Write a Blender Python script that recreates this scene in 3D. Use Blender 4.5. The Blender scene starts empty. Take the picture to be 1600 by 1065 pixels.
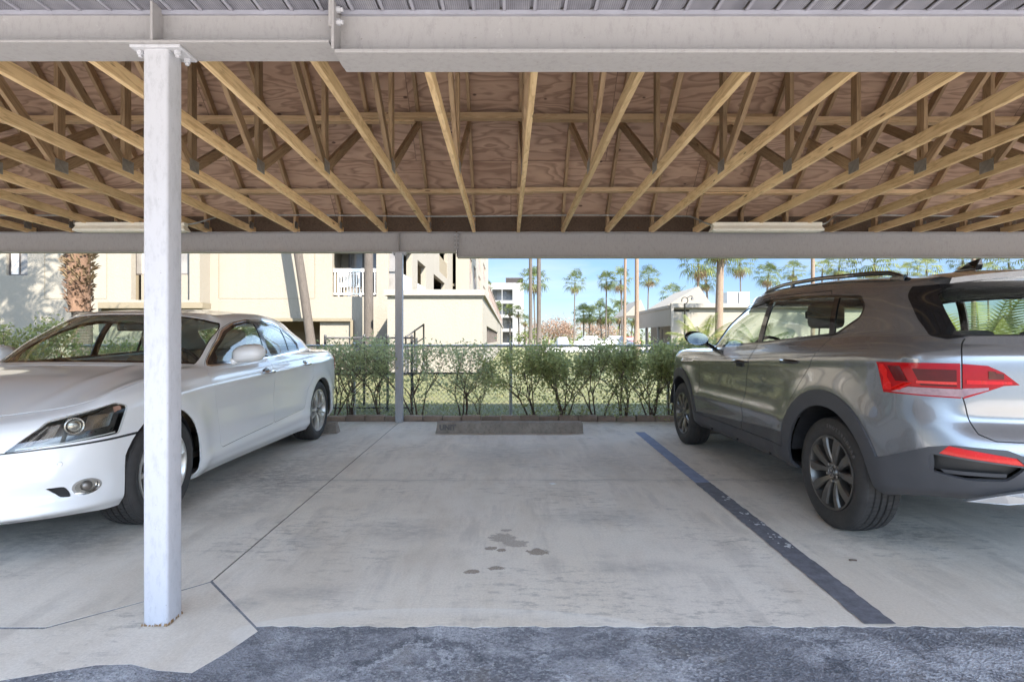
import bpy, bmesh, math, random
import numpy as np
from mathutils import Vector, Matrix
R = math.radians
PI = math.pi
random.seed(7)
scene = bpy.context.scene
COL = scene.collection
F = 855.0; VX = 796.0; VY = 530.0; CH = 1.14
def P(px, py, Y): return Vector(((px-VX)/F*Y, Y, CH+(VY-py)/F*Y))
def G(px, py):
    Y = F*CH/(py-VY); return ((px-VX)/F*Y, Y)

# ---------------------------------------------------------------- tags
def tag(o, label=None, cat=None, group=None, kind=None):
    if label: o['label'] = label
    if cat: o['category'] = cat
    if group: o['group'] = group
    if kind: o['kind'] = kind
    return o
def empty(name, label, cat, loc=(0, 0, 0), rz=0.0, group=None):
    o = bpy.data.objects.new(name, None); COL.objects.link(o)
    o.location = loc; o.rotation_euler = (0, 0, rz); o.empty_display_size = 0.2
    return tag(o, label, cat, group)
def link_mesh(name, me, parent=None):
    o = bpy.data.objects.new(name, me); COL.objects.link(o)
    if parent: o.parent = parent
    return o
def obj(name, bm, mats, parent=None, smooth=False, bevel=0.0, loc=None, rz=None, seg=2, auto=None):
    me = bpy.data.meshes.new(name)
    bm.normal_update()
    bm.to_mesh(me); bm.free()
    if not isinstance(mats, (list, tuple)): mats = [mats]
    for m in mats: me.materials.append(m)
    if smooth or auto:
        me.polygons.foreach_set('use_smooth', [True]*len(me.polygons))
        if auto: me.set_sharp_from_angle(angle=R(auto))
    o = link_mesh(name, me, parent)
    if loc is not None: o.location = loc
    if rz is not None: o.rotation_euler = (0, 0, rz)
    if bevel:
        b = o.modifiers.new('bevel', 'BEVEL'); b.width = bevel; b.segments = seg; b.limit_method = 'ANGLE'; b.angle_limit = R(35)
    return o
def struct(name, bm, m, **k):
    o = obj(name, bm, m, **k); o['kind'] = 'structure'; return o
KIDS = {}
def copy_tree(o, parent=None):
    c = o.copy(); COL.objects.link(c)
    if parent: c.parent = parent
    for ch in [x for x in o.children]: copy_tree(ch, c)
    return c

# ---------------------------------------------------------------- mesh helpers
def box(bm, x0, x1, y0, y1, z0, z1, mi=0, mtx=None):
    c = [(x0,y0,z0),(x1,y0,z0),(x1,y1,z0),(x0,y1,z0),(x0,y0,z1),(x1,y0,z1),(x1,y1,z1),(x0,y1,z1)]
    vs = [bm.verts.new(mtx @ Vector(p) if mtx else p) for p in c]
    for f in ((0,3,2,1),(4,5,6,7),(0,1,5,4),(1,2,6,5),(2,3,7,6),(3,0,4,7)):
        fc = bm.faces.new([vs[i] for i in f]); fc.material_index = mi
    return vs
def bar(bm, a, b, w, h, up=(0, 0, 1), mi=0):
    """box running a->b, w = horizontal thickness, h = size along up"""
    a = Vector(a); b = Vector(b); d = (b-a).normalized(); up = Vector(up)
    s = d.cross(up).normalized(); u = s.cross(d).normalized()
    vs = []
    for p in (a, b):
        for (i, j) in ((-1,-1),(1,-1),(1,1),(-1,1)):
            vs.append(bm.verts.new(p + s*(i*w/2) + u*(j*h/2)))
    for f in ((3,2,1,0),(4,5,6,7),(0,1,5,4),(1,2,6,5),(2,3,7,6),(3,0,4,7)):
        fc = bm.faces.new([vs[i] for i in f]); fc.material_index = mi
def tube(bm, pts, r, n=8, mi=0, caps=True, smooth=True):
    pts = [Vector(p) for p in pts]
    rs = r if isinstance(r, (list, tuple)) else [r]*len(pts)
    rings = []; ref = Vector((0.13, 0.27, 1)).normalized()
    for i, p in enumerate(pts):
        d = (pts[min(i+1, len(pts)-1)] - pts[max(i-1, 0)]).normalized()
        s = d.cross(ref)
        if s.length < 1e-3: s = d.cross(Vector((1, 0, 0)))
        s.normalize(); u = s.cross(d).normalized()
        rings.append([bm.verts.new(p + (s*math.cos(2*PI*k/n) + u*math.sin(2*PI*k/n))*rs[i]) for k in range(n)])
    for a, b in zip(rings, rings[1:]):
        for k in range(n):
            f = bm.faces.new((a[k], a[(k+1) % n], b[(k+1) % n], b[k])); f.smooth = smooth; f.material_index = mi
    if caps and n > 2:
        bm.faces.new(rings[0]); bm.faces.new(list(reversed(rings[-1])))
def cyl(bm, c, r, h, axis='z', n=20, mi=0, r2=None):
    r2 = r if r2 is None else r2
    c = Vector(c); A = {'x': 0, 'y': 1, 'z': 2}[axis]
    def pt(rr, t, z):
        v = [0, 0, 0]; v[A] = z; v[(A+1) % 3] = rr*math.cos(t); v[(A+2) % 3] = rr*math.sin(t); return c + Vector(v)
    a = [bm.verts.new(pt(r, 2*PI*k/n, 0)) for k in range(n)]
    b = [bm.verts.new(pt(r2, 2*PI*k/n, h)) for k in range(n)]
    for k in range(n):
        f = bm.faces.new((a[k], a[(k+1) % n], b[(k+1) % n], b[k])); f.material_index = mi
    f = bm.faces.new(list(reversed(a))); f.material_index = mi
    f = bm.faces.new(b); f.material_index = mi
def poly(bm, pts, mi=0):
    f = bm.faces.new([bm.verts.new(p) for p in pts]); f.material_index = mi; return f
def prism(bm, pts, d, mi=0):
    """closed outline extruded by vector d"""
    d = Vector(d); a = [bm.verts.new(p) for p in pts]; b = [bm.verts.new(Vector(p)+d) for p in pts]
    n = len(a)
    for k in range(n):
        f = bm.faces.new((a[k], a[(k+1) % n], b[(k+1) % n], b[k])); f.material_index = mi
    f = bm.faces.new(list(reversed(a))); f.material_index = mi
    f = bm.faces.new(b); f.material_index = mi
def lathe(bm, prof, n=48, axis='y', mi=0, closed=True):
    """prof = [(axial, radius)] revolved about the axis through the origin"""
    rings = []
    for (a, r) in prof:
        ring = []
        for k in range(n):
            t = 2*PI*k/n
            p = (r*math.cos(t), a, r*math.sin(t)) if axis == 'y' else (r*math.cos(t), r*math.sin(t), a)
            ring.append(bm.verts.new(p))
        rings.append(ring)
    pairs = list(zip(rings, rings[1:])) + ([(rings[-1], rings[0])] if closed else [])
    for A, B in pairs:
        for k in range(n):
            f = bm.faces.new((A[k], A[(k+1) % n], B[(k+1) % n], B[k])); f.material_index = mi; f.smooth = True
def rbox(bm, cx, cy, cz, sx, sy, sz, r, mtx=None, seg=3):
    """rounded box"""
    res = bmesh.ops.create_cube(bm, size=1.0)
    vs = res['verts']
    for v in vs: v.co = Vector((v.co.x*sx, v.co.y*sy, v.co.z*sz))
    es = list({e for v in vs for e in v.link_edges})
    r = min(r, 0.49*min(sx, sy, sz))
    out = bmesh.ops.bevel(bm, geom=es, offset=r, segments=seg, affect='EDGES', profile=0.5)
    allv = set(out['verts'])
    for v in list(allv):
        for f in v.link_faces:
            f.smooth = True
            for w in f.verts: allv.add(w)
    M = Matrix.Translation((cx, cy, cz))
    if mtx is not None: M = M @ mtx
    for v in allv: v.co = M @ v.co
def fixn(bm): bmesh.ops.recalc_face_normals(bm, faces=bm.faces[:])

# ---------------------------------------------------------------- materials
def new_mat(name):
    m = bpy.data.materials.new(name); m.use_nodes = True
    nt = m.node_tree; nt.nodes.clear()
    out = nt.nodes.new('ShaderNodeOutputMaterial'); b = nt.nodes.new('ShaderNodeBsdfPrincipled')
    nt.links.new(b.outputs[0], out.inputs[0])
    return m, nt, b
class NT:
    def __init__(s, nt): s.nt = nt
    def n(s, t, **k):
        nd = s.nt.nodes.new(t)
        for a, v in k.items(): setattr(nd, a, v)
        return nd
    def l(s, a, b): s.nt.links.new(a, b)
    def coord(s, scale=(1, 1, 1), rot=(0, 0, 0), space='Object', loc=(0, 0, 0)):
        if space == 'World': src = s.n('ShaderNodeNewGeometry').outputs['Position']
        else: src = s.n('ShaderNodeTexCoord').outputs[space]
        mp = s.n('ShaderNodeMapping'); mp.inputs['Scale'].default_value = scale
        mp.inputs['Rotation'].default_value = rot; mp.inputs['Location'].default_value = loc
        s.l(src, mp.inputs[0]); return mp.outputs[0]
    def noise(s, vec, scale=5, detail=4, rough=0.55, dist=0.0, out=0):
        n = s.n('ShaderNodeTexNoise'); n.inputs['Scale'].default_value = scale; n.inputs['Detail'].default_value = detail
        n.inputs['Roughness'].default_value = rough; n.inputs['Distortion'].default_value = dist
        if vec: s.l(vec, n.inputs['Vector'])
        return n.outputs[out]
    def ramp(s, fac, stops, interp='LINEAR'):
        r = s.n('ShaderNodeValToRGB'); e = r.color_ramp.elements; r.color_ramp.interpolation = interp
        while len(e) > 1: e.remove(e[-1])
        for i, (p, c) in enumerate(stops):
            if not hasattr(c, '__len__'): c = (c, c, c)
            el = e[0] if i == 0 else e.new(p)
            el.position = p; el.color = (c[0], c[1], c[2], 1)
        s.l(fac, r.inputs[0]); return r.outputs[0]
    def mix(s, fac, a, b, mode='MIX'):
        m = s.n('ShaderNodeMix', data_type='RGBA', blend_type=mode)
        for sock, v in ((m.inputs[0], fac), (m.inputs[6], a), (m.inputs[7], b)):
            if isinstance(v, (int, float)): sock.default_value = v
            elif hasattr(v, '__len__'): sock.default_value = (v[0], v[1], v[2], 1)
            else: s.l(v, sock)
        return m.outputs[2]
    def math(s, op, a, b=0.0, c=0.0, clamp=False):
        m = s.n('ShaderNodeMath', operation=op); m.use_clamp = clamp
        for sock, v in zip(m.inputs, (a, b, c)):
            if isinstance(v, (int, float)): sock.default_value = v
            else: s.l(v, sock)
        return m.outputs[0]
    def bump(s, h, strength=0.3, dist=0.01, prev=None):
        b = s.n('ShaderNodeBump'); b.inputs['Strength'].default_value = strength; b.inputs['Distance'].default_value = dist
        s.l(h, b.inputs['Height'])
        if prev: s.l(prev, b.inputs['Normal'])
        return b.outputs[0]
def cmul(c, k): return tuple(min(1, x*k) for x in c)
def pmat(name, col, rough=0.6, var=0.12, vs=3.0, metal=0.0, bump=0.0, bs=60.0, bd=0.004, coat=0.0, spec=0.5, dirt=0.0, stretch=(1, 1, 1), rnd=0.0):
    m, nt, b = new_mat(name); T = NT(nt)
    v = T.coord(stretch)
    f = T.noise(v, vs, 6, 0.62)
    c = T.mix(f, cmul(col, 1-var*1.6), cmul(col, 1+var*1.6))
    if dirt:
        d = T.ramp(T.noise(v, vs*4.3, 8, 0.7), [(0.5, 0), (0.72, 1)])
        c = T.mix(T.math('MULTIPLY', d, dirt), c, cmul(col, 0.35))
    if rnd:
        oi = T.n('ShaderNodeObjectInfo').outputs['Random']
        h = T.n('ShaderNodeHueSaturation'); h.inputs['Hue'].default_value = 0.5
        T.l(T.math('MULTIPLY_ADD', oi, rnd, 1-rnd/2), h.inputs['Value']); T.l(c, h.inputs['Color']); c = h.outputs[0]
    T.l(c, b.inputs['Base Color'])
    r = T.math('MULTIPLY_ADD', T.noise(v, vs*2.3, 4), 0.24, rough-0.12, clamp=True)
    T.l(r, b.inputs['Roughness'])
    b.inputs['Metallic'].default_value = metal
    b.inputs['Specular IOR Level'].default_value = spec
    b.inputs['Coat Weight'].default_value = coat; b.inputs['Coat Roughness'].default_value = 0.03
    if bump: T.l(T.bump(T.noise(v, bs, 5, 0.6), bump, bd), b.inputs['Normal'])
    return m
M = {}
def mk_concrete():
    m, nt, b = new_mat('slab_concrete'); T = NT(nt)
    v = T.coord()
    c = T.ramp(T.noise(v, 0.8, 6, 0.6), [(0.36, (0.76, 0.67, 0.565)), (0.5, (0.84, 0.75, 0.635)), (0.64, (0.90, 0.82, 0.71))])
    warm = T.ramp(T.noise(T.coord((1, .6, 1), loc=(3, 1, 0)), 0.7, 4, 0.55), [(0.42, 0), (0.60, 1)])
    c = T.mix(T.math('MULTIPLY', warm, 0.5), c, (0.78, 0.66, 0.50))
    # fine sandy grain
    c = T.mix(0.34, c, T.mix(T.ramp(T.noise(v, 85, 5, 0.8), [(0.36, 0), (0.64, 1)]), (0.50, 0.47, 0.43), (0.90, 0.86, 0.80)))
    sep = T.n('ShaderNodeSeparateXYZ'); T.l(T.coord(), sep.inputs[0])
    n_big = T.noise(v, 2.1, 6, 0.65)
    n_fine = T.noise(v, 26, 8, 0.8)
    # tyre-polished streaks running into the stalls
    st = T.ramp(T.noise(T.coord((1.0, 0.16, 1)), 7.0, 7, 0.7), [(0.47, 0), (0.60, 1)])
    gate = T.ramp(n_big, [(0.42, 0), (0.58, 1)])
    c = T.mix(T.math('MULTIPLY', T.math('MULTIPLY', st, gate), 0.36), c, (0.42, 0.375, 0.33))
    # broken dark scuffs: short flakes drawn out across the stall
    fk = T.ramp(T.noise(T.coord((0.55, 1.5, 1)), 13, 9, 0.82), [(0.515, 0), (0.585, 1)])
    g2 = T.ramp(T.noise(T.coord(loc=(7, 2, 0)), 1.25, 5, 0.6), [(0.46, 0), (0.62, 1)])
    c = T.mix(T.math('MULTIPLY', T.math('MULTIPLY', fk, g2), 0.62), c, (0.32, 0.285, 0.25))
    def blob(cx, cy, rx, ry, k, soft, n):
        dx = T.math('MULTIPLY', T.math('SUBTRACT', sep.outputs[0], cx), 1/rx)
        dy = T.math('MULTIPLY', T.math('SUBTRACT', sep.outputs[1], cy), 1/ry)
        d = T.math('SQRT', T.math('ADD', T.math('MULTIPLY', dx, dx), T.math('MULTIPLY', dy, dy)))
        d = T.math('ADD', d, T.math('MULTIPLY', T.math('SUBTRACT', n, 0.5), k))
        return T.ramp(d, [(max(0, 0.72-soft), 1), (0.72, 0)])
    def area(lst, n):
        acc = None
        for a in lst:
            bb = blob(*a, n); acc = bb if acc is None else T.math('MAXIMUM', acc, bb)
        return acc
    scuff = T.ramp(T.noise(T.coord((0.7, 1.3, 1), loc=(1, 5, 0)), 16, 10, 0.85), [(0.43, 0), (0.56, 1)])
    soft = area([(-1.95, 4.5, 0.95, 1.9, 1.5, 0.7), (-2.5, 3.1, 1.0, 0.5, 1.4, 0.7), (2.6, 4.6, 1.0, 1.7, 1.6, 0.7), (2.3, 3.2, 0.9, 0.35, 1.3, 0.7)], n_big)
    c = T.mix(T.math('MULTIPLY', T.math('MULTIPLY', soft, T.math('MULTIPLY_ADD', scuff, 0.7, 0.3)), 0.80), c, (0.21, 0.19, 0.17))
    s2 = area([(0.62, 2.72, 0.62, 0.17, 1.8, 0.7), (-0.55, 3.25, 0.75, 0.30, 1.8, 0.7), (0.55, 3.5, 0.6, 0.3, 1.6, 0.7), (-0.05, 5.4, 0.9, 1.3, 1.8, 0.7),
               (-0.92, 2.46, 0.38, 0.13, 1.6, 0.6), (-1.15, 3.1, 0.3, 0.3, 1.5, 0.7), (0.95, 5.2, 0.6, 1.1, 1.5, 0.7), (-1.15, 2.36, 0.16, 0.12, 1.4, 0.5)], n_big)
    c = T.mix(T.math('MULTIPLY', T.ramp(T.noise(T.coord((1.2, .5, 1), loc=(9, 3, 0)), 1.5, 7, 0.7), [(0.48, 0), (0.60, 1)]), 0.25), c, (0.52, 0.42, 0.30))
    c = T.mix(T.math('MULTIPLY', T.math('MULTIPLY', s2, T.math('MULTIPLY_ADD', scuff, 0.65, 0.35)), 0.62), c, (0.37, 0.335, 0.30))
    # pale arc left by a sweeper near the front edge
    dx = T.math('MULTIPLY', T.math('SUBTRACT', sep.outputs[0], -0.25), 1/0.85); dy = T.math('MULTIPLY', T.math('SUBTRACT', sep.outputs[1], 2.13), 1/0.20)
    dd = T.math('SQRT', T.math('ADD', T.math('MULTIPLY', dx, dx), T.math('MULTIPLY', dy, dy)))
    c = T.mix(T.math('MULTIPLY', T.ramp(dd, [(0.55, 0), (0.93, 1), (0.96, 1), (1.0, 0)]), 0.30), c, (0.90, 0.875, 0.83))
    # oil spots with ragged, soaked-in rims
    nz = T.noise(v, 30, 7, 0.75); pit = T.ramp(T.noise(v, 150, 3, 0.7), [(0.4, 0.55), (0.6, 1)])
    def spots(lst, col, amt, c):
        a = area(lst, nz); return T.mix(T.math('MULTIPLY', T.math('MULTIPLY', a, pit), amt), c, col)
    c = spots([(-0.04, 3.15, 0.115, 0.10, 1.7, 0.10), (0.03, 3.06, 0.105, 0.075, 1.7, 0.10), (-0.02, 3.27, 0.05, 0.03, 1.6, 0.10)], (0.34, 0.285, 0.235), 0.88, c)
    c = spots([(0.155, 2.94, 0.085, 0.065, 1.6, 0.08), (-0.065, 2.73, 0.058, 0.034, 1.6, 0.08), (-0.185, 2.69, 0.052, 0.038, 1.6, 0.08), (-0.10, 2.99, 0.050, 0.038, 1.6, 0.08), (-.045, 2.965, .04, .03, 1.6, .1)], (0.225, 0.165, 0.115), 0.95, c)
    # hairline cracks
    def crack(y0, wob, w, amt, sx, c, seed):
        ww = T.math('ADD', T.math('SUBTRACT', sep.outputs[1], y0), T.math('MULTIPLY', T.math('SUBTRACT', T.noise(T.coord((sx, 0.0, 0), loc=(seed, 0, 0)), 2.2, 8, 0.65), 0.5), wob))
        cr = T.ramp(T.math('ABSOLUTE', ww), [(0.0, 1), (w*.5, 0.7), (w, 0)])
        msk = T.ramp(T.noise(v, 1.3, 4, 0.6), [(0.35, 0.35), (0.55, 1)])
        return T.mix(T.math('MULTIPLY', T.math('MULTIPLY', cr, msk), amt), c, (0.17, 0.15, 0.14))
    c = crack(4.44, 0.26, 0.012, 0.45, 1.3, c, 0); c = crack(4.43, 0.22, 0.09, 0.13, 1.3, c, 0)
    T.l(c, b.inputs['Base Color'])
    T.l(T.ramp(n_big, [(0.3, 0.60), (0.7, 0.85)]), b.inputs['Roughness'])
    b.inputs['Specular IOR Level'].default_value = 0.35
    n1 = T.bump(T.noise(T.coord((1, 0.12, 1)), 130, 3, 0.6), 0.3, 0.003)
    n2 = T.bump(T.noise(v, 200, 4, 0.75), 0.55, 0.003, n1)
    T.l(n2, b.inputs['Normal'])
    return m
def mk_asphalt():
    m, nt, b = new_mat('sealed_asphalt'); T = NT(nt); v = T.coord()
    vo = T.n('ShaderNodeTexVoronoi'); vo.inputs['Scale'].default_value = 120; T.l(v, vo.inputs['Vector'])
    rgb = T.n('ShaderNodeSeparateColor'); T.l(vo.outputs['Color'], rgb.inputs[0])
    c = T.ramp(rgb.outputs[0], [(0.0, (0.12, 0.122, 0.135)), (0.6, (0.21, 0.215, 0.235)), (0.85, (0.32, 0.325, 0.345)), (1.0, (0.44, 0.435, 0.43))])
    pat = T.noise(T.coord((0.8, 1.3, 1)), 2.4, 12, 0.78, 0.3)
    d1 = T.ramp(pat, [(0.47, 0), (0.545, 1)])
    dust = T.math('MULTIPLY', d1, T.ramp(T.noise(v, 70, 6, 0.8), [(0.38, 0.2), (0.55, 1)]))
    c = T.mix(T.math('MULTIPLY', dust, 0.78), c, (0.55, 0.55, 0.575))
    c = T.mix(T.math('MULTIPLY', T.ramp(T.noise(v, 1.3, 8, 0.7), [(0.44, 0), (0.56, 1)]), 0.55), c, (0.13, 0.132, 0.15))
    c = T.mix(T.math('MULTIPLY', T.ramp(T.noise(T.coord(loc=(4, 4, 0)), 1.7, 8, 0.7), [(0.52, 0), (0.60, 1)]), 0.4), c, (0.20, 0.175, 0.145))
    for sc, w, amt, col in ((2.6, 0.020, 0.55, (0.66, 0.67, 0.70)), (1.3, 0.014, 0.75, (0.05, 0.055, 0.07))):
        v2 = T.n('ShaderNodeTexVoronoi', feature='DISTANCE_TO_EDGE'); v2.inputs['Scale'].default_value = sc
        dv = T.n('ShaderNodeVectorMath', operation='ADD'); T.l(v, dv.inputs[0])
        T.l(T.mix(0.55, (0, 0, 0), T.noise(v, 5, 9, 0.75, 0, 1)), dv.inputs[1]); T.l(dv.outputs[0], v2.inputs['Vector'])
        cr = T.ramp(v2.outputs['Distance'], [(0.0, 1), (w, 0.6), (w*2.2, 0)])
        msk = T.ramp(T.noise(T.coord(loc=(sc, 0, 0)), 1.6, 6, 0.7), [(0.46, 0), (0.56, 1)])
        c = T.mix(T.math('MULTIPLY', T.math('MULTIPLY', cr, msk), amt), c, col)
    T.l(c, b.inputs['Base Color']); b.inputs['Roughness'].default_value = 0.8
    n1 = T.bump(vo.outputs['Distance'], 0.7, 0.006); n2 = T.bump(T.noise(v, 40, 6, 0.75), 0.5, 0.008, n1)
    T.l(n2, b.inputs['Normal'])
    return m
def mk_plywood():
    m, nt, b = new_mat('roof_plywood'); T = NT(nt)
    uv = T.n('ShaderNodeUVMap').outputs[0]
    def mp(s, loc=(0, 0, 0)):
        q = T.n('ShaderNodeMapping'); q.inputs['Scale'].default_value = s; q.inputs['Location'].default_value = loc; T.l(uv, q.inputs[0]); return q.outputs[0]
    # sheet index for per-sheet variation
    br = T.n('ShaderNodeTexBrick'); br.offset = 0.5; br.inputs['Scale'].default_value = 1.0; br.inputs['Mortar Size'].default_value = 0.004
    br.inputs['Brick Width'].default_value = 2.44; br.inputs['Row Height'].default_value = 1.22
    br.inputs['Color1'].default_value = (0, 0, 0, 1); br.inputs['Color2'].default_value = (1, 1, 1, 1); br.inputs['Mortar'].default_value = (0.5, 0.5, 0.5, 1)
    T.l(mp((1, 1, 1), (0.4, 0.35, 0)), br.inputs[0])
    off = T.n('ShaderNodeVectorMath', operation='SCALE'); T.l(br.outputs[0], off.inputs[0]); off.inputs[3].default_value = 13.0
    ad = T.n('ShaderNodeVectorMath', operation='ADD'); T.l(mp((0.55, 2.4, 1)), ad.inputs[0]); T.l(off.outputs[0], ad.inputs[1])
    n = T.noise(ad.outputs[0], 1.5, 3, 0.45, 0.3)
    rings = T.math('FRACT', T.math('MULTIPLY', n, 11.0))
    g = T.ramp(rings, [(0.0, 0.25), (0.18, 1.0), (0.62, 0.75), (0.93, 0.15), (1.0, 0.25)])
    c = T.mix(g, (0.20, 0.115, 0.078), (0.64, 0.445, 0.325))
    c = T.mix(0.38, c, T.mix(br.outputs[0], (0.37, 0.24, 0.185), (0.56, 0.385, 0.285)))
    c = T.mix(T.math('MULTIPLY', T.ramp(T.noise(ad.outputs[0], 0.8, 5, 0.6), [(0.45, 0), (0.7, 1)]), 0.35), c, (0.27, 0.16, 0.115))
    # knots
    vo = T.n('ShaderNodeTexVoronoi'); vo.inputs['Scale'].default_value = 2.6; vo.inputs['Randomness'].default_value = 1.0
    T.l(mp((0.9, 1.6, 1)), vo.inputs['Vector'])
    k = T.ramp(vo.outputs['Distance'], [(0.0, 1), (0.05, 0.95), (0.075, 0)])
    c = T.mix(T.math('MULTIPLY', k, 0.85), c, (0.06, 0.025, 0.018))
    c = T.mix(T.math('MULTIPLY', br.outputs[1], 0.7), c, (0.07, 0.04, 0.03))
    T.l(c, b.inputs['Base Color']); b.inputs['Roughness'].default_value = 0.75
    T.l(T.bump(g, 0.25, 0.002), b.inputs['Normal'])
    return m
def mk_lumber(name, base, dark, warm=1.0):
    m, nt, b = new_mat(name); T = NT(nt)
    oi = T.n('ShaderNodeObjectInfo').outputs['Random']
    tc = T.n('ShaderNodeTexCoord').outputs['Object']
    ad = T.n('ShaderNodeVectorMath', operation='ADD'); T.l(tc, ad.inputs[0])
    cb = T.n('ShaderNodeCombineXYZ'); T.l(T.math('MULTIPLY', oi, 37.0), cb.inputs[0]); T.l(T.math('MULTIPLY', oi, 11.0), cb.inputs[1]); T.l(cb.outputs[0], ad.inputs[1])
    mp = T.n('ShaderNodeMapping'); T.l(ad.outputs[0], mp.inputs[0]); mp.inputs['Scale'].default_value = (8, 0.9, 9)
    n = T.noise(mp.outputs[0], 1.6, 4, 0.5, 0.4)
    g = T.ramp(T.math('FRACT', T.math('MULTIPLY', n, 7.0)), [(0, 0.2), (0.25, 1), (0.7, 0.8), (1, 0.2)])
    c = T.mix(g, dark, base)
    c = T.mix(0.35, c, T.ramp(T.noise(ad.outputs[0], 2.0, 5, 0.6), [(0.3, cmul(dark, 0.9)), (0.7, cmul(base, 1.1))]))
    mk = T.n('ShaderNodeMapping'); T.l(ad.outputs[0], mk.inputs[0]); mk.inputs['Scale'].default_value = (3, 1.2, 5)
    vo = T.n('ShaderNodeTexVoronoi'); vo.inputs['Scale'].default_value = 1.8; T.l(mk.outputs[0], vo.inputs['Vector'])
    k = T.ramp(vo.outputs['Distance'], [(0.0, 1), (0.07, 0.9), (0.10, 0)])
    c = T.mix(T.math('MULTIPLY', k, 0.85), c, (0.13, 0.055, 0.02))
    hs = T.n('ShaderNodeHueSaturation'); T.l(T.math('MULTIPLY_ADD', oi, 0.5, 0.74), hs.inputs['Value']); T.l(c, hs.inputs['Color'])
    T.l(hs.outputs[0], b.inputs['Base Color']); b.inputs['Roughness'].default_value = 0.7
    T.l(T.bump(g, 0.2, 0.001), b.inputs['Normal'])
    return m
def mk_stucco(name, col, bump=0.7, sc=9.0):
    m, nt, b = new_mat(name); T = NT(nt); v = T.coord()
    c = T.mix(T.noise(v, 0.35, 6, 0.6), cmul(col, 0.92), cmul(col, 1.07))
    st = T.ramp(T.noise(T.coord((2.2, 2.2, 0.25)), 1.2, 6, 0.65), [(0.5, 0), (0.75, 1)])
    c = T.mix(T.math('MULTIPLY', st, 0.16), c, cmul(col, 0.55))
    T.l(c, b.inputs['Base Color']); b.inputs['Roughness'].default_value = 0.88; b.inputs['Specular IOR Level'].default_value = 0.25
    n1 = T.bump(T.noise(T.coord((1, 1, 1.7)), sc, 7, 0.6, 0.5), bump, 0.03)
    T.l(n1, b.inputs['Normal']); return m
def mk_glass(name, tint=(0.75, 0.83, 0.80), op=0.75, refl_rough=0.0):
    """thin pane: tinted see-through + mirror reflection by fresnel"""
    m = bpy.data.materials.new(name); m.use_nodes = True; nt = m.node_tree; nt.nodes.clear(); T = NT(nt)
    out = T.n('ShaderNodeOutputMaterial')
    tr = T.n('ShaderNodeBsdfTransparent'); tr.inputs[0].default_value = (tint[0]*op, tint[1]*op, tint[2]*op, 1)
    gl = T.n('ShaderNodeBsdfGlossy'); gl.inputs['Roughness'].default_value = refl_rough; gl.inputs[0].default_value = (1, 1, 1, 1)
    g_ = T.n('ShaderNodeNewGeometry'); dt = T.n('ShaderNodeVectorMath', operation='DOT_PRODUCT'); T.l(g_.outputs['Normal'], dt.inputs[0]); T.l(g_.outputs['Incoming'], dt.inputs[1])
    c1 = T.math('SUBTRACT', 1.0, T.math('ABSOLUTE', dt.outputs['Value']), clamp=True)
    f = T.math('MULTIPLY_ADD', T.math('POWER', c1, 4.0), 0.92, 0.075, clamp=True)
    mx = T.n('ShaderNodeMixShader'); T.l(f, mx.inputs[0]); T.l(tr.outputs[0], mx.inputs[1]); T.l(gl.outputs[0], mx.inputs[2])
    T.l(mx.outputs[0], out.inputs[0]); return m
def mk_paint(name, col, metal=0.0, rough=0.25, flake=0.0, dust=0.05, coat=1.0):
    m, nt, b = new_mat(name); T = NT(nt); v = T.coord()
    c = T.mix(T.math('MULTIPLY', T.noise(v, 3.0, 6, 0.65), dust*2), col, (0.42, 0.38, 0.32))
    if flake:
        c = T.mix(T.math('MULTIPLY', T.noise(v, 900, 1, 0.5), flake), c, (0.75, 0.77, 0.8))
    T.l(c, b.inputs['Base Color'])
    b.inputs['Metallic'].default_value = metal; b.inputs['Roughness'].default_value = rough
    b.inputs['Coat Weight'].default_value = coat
    T.l(T.math('MULTIPLY_ADD', T.noise(v, 7, 4), 0.05, 0.005), b.inputs['Coat Roughness'])
    
    return m
def mk_leaf(name, a, c, trans=0.25, rnd=0.3):
    m = bpy.data.materials.new(name); m.use_nodes = True; nt = m.node_tree; nt.nodes.clear(); T = NT(nt)
    out = T.n('ShaderNodeOutputMaterial'); b = T.n('ShaderNodeBsdfPrincipled')
    geo = T.n('ShaderNodeNewGeometry')
    ri = geo.outputs['Random Per Island']
    f = T.math('ADD', T.math('MULTIPLY', ri, 0.6), T.math('MULTIPLY', T.noise(T.coord(), 2.5, 3), 0.4))
    col = T.mix(f, a, c)
    T.l(col, b.inputs['Base Color']); b.inputs['Roughness'].default_value = 0.55; b.inputs['Specular IOR Level'].default_value = 0.2
    tl = T.n('ShaderNodeBsdfTranslucent'); T.l(T.mix(0.5, col, cmul(c, 1.6)), tl.inputs[0])
    mx = T.n('ShaderNodeMixShader'); mx.inputs[0].default_value = trans
    T.l(b.outputs[0], mx.inputs[1]); T.l(tl.outputs[0], mx.inputs[2]); T.l(mx.outputs[0], out.inputs[0]); return m
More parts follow.
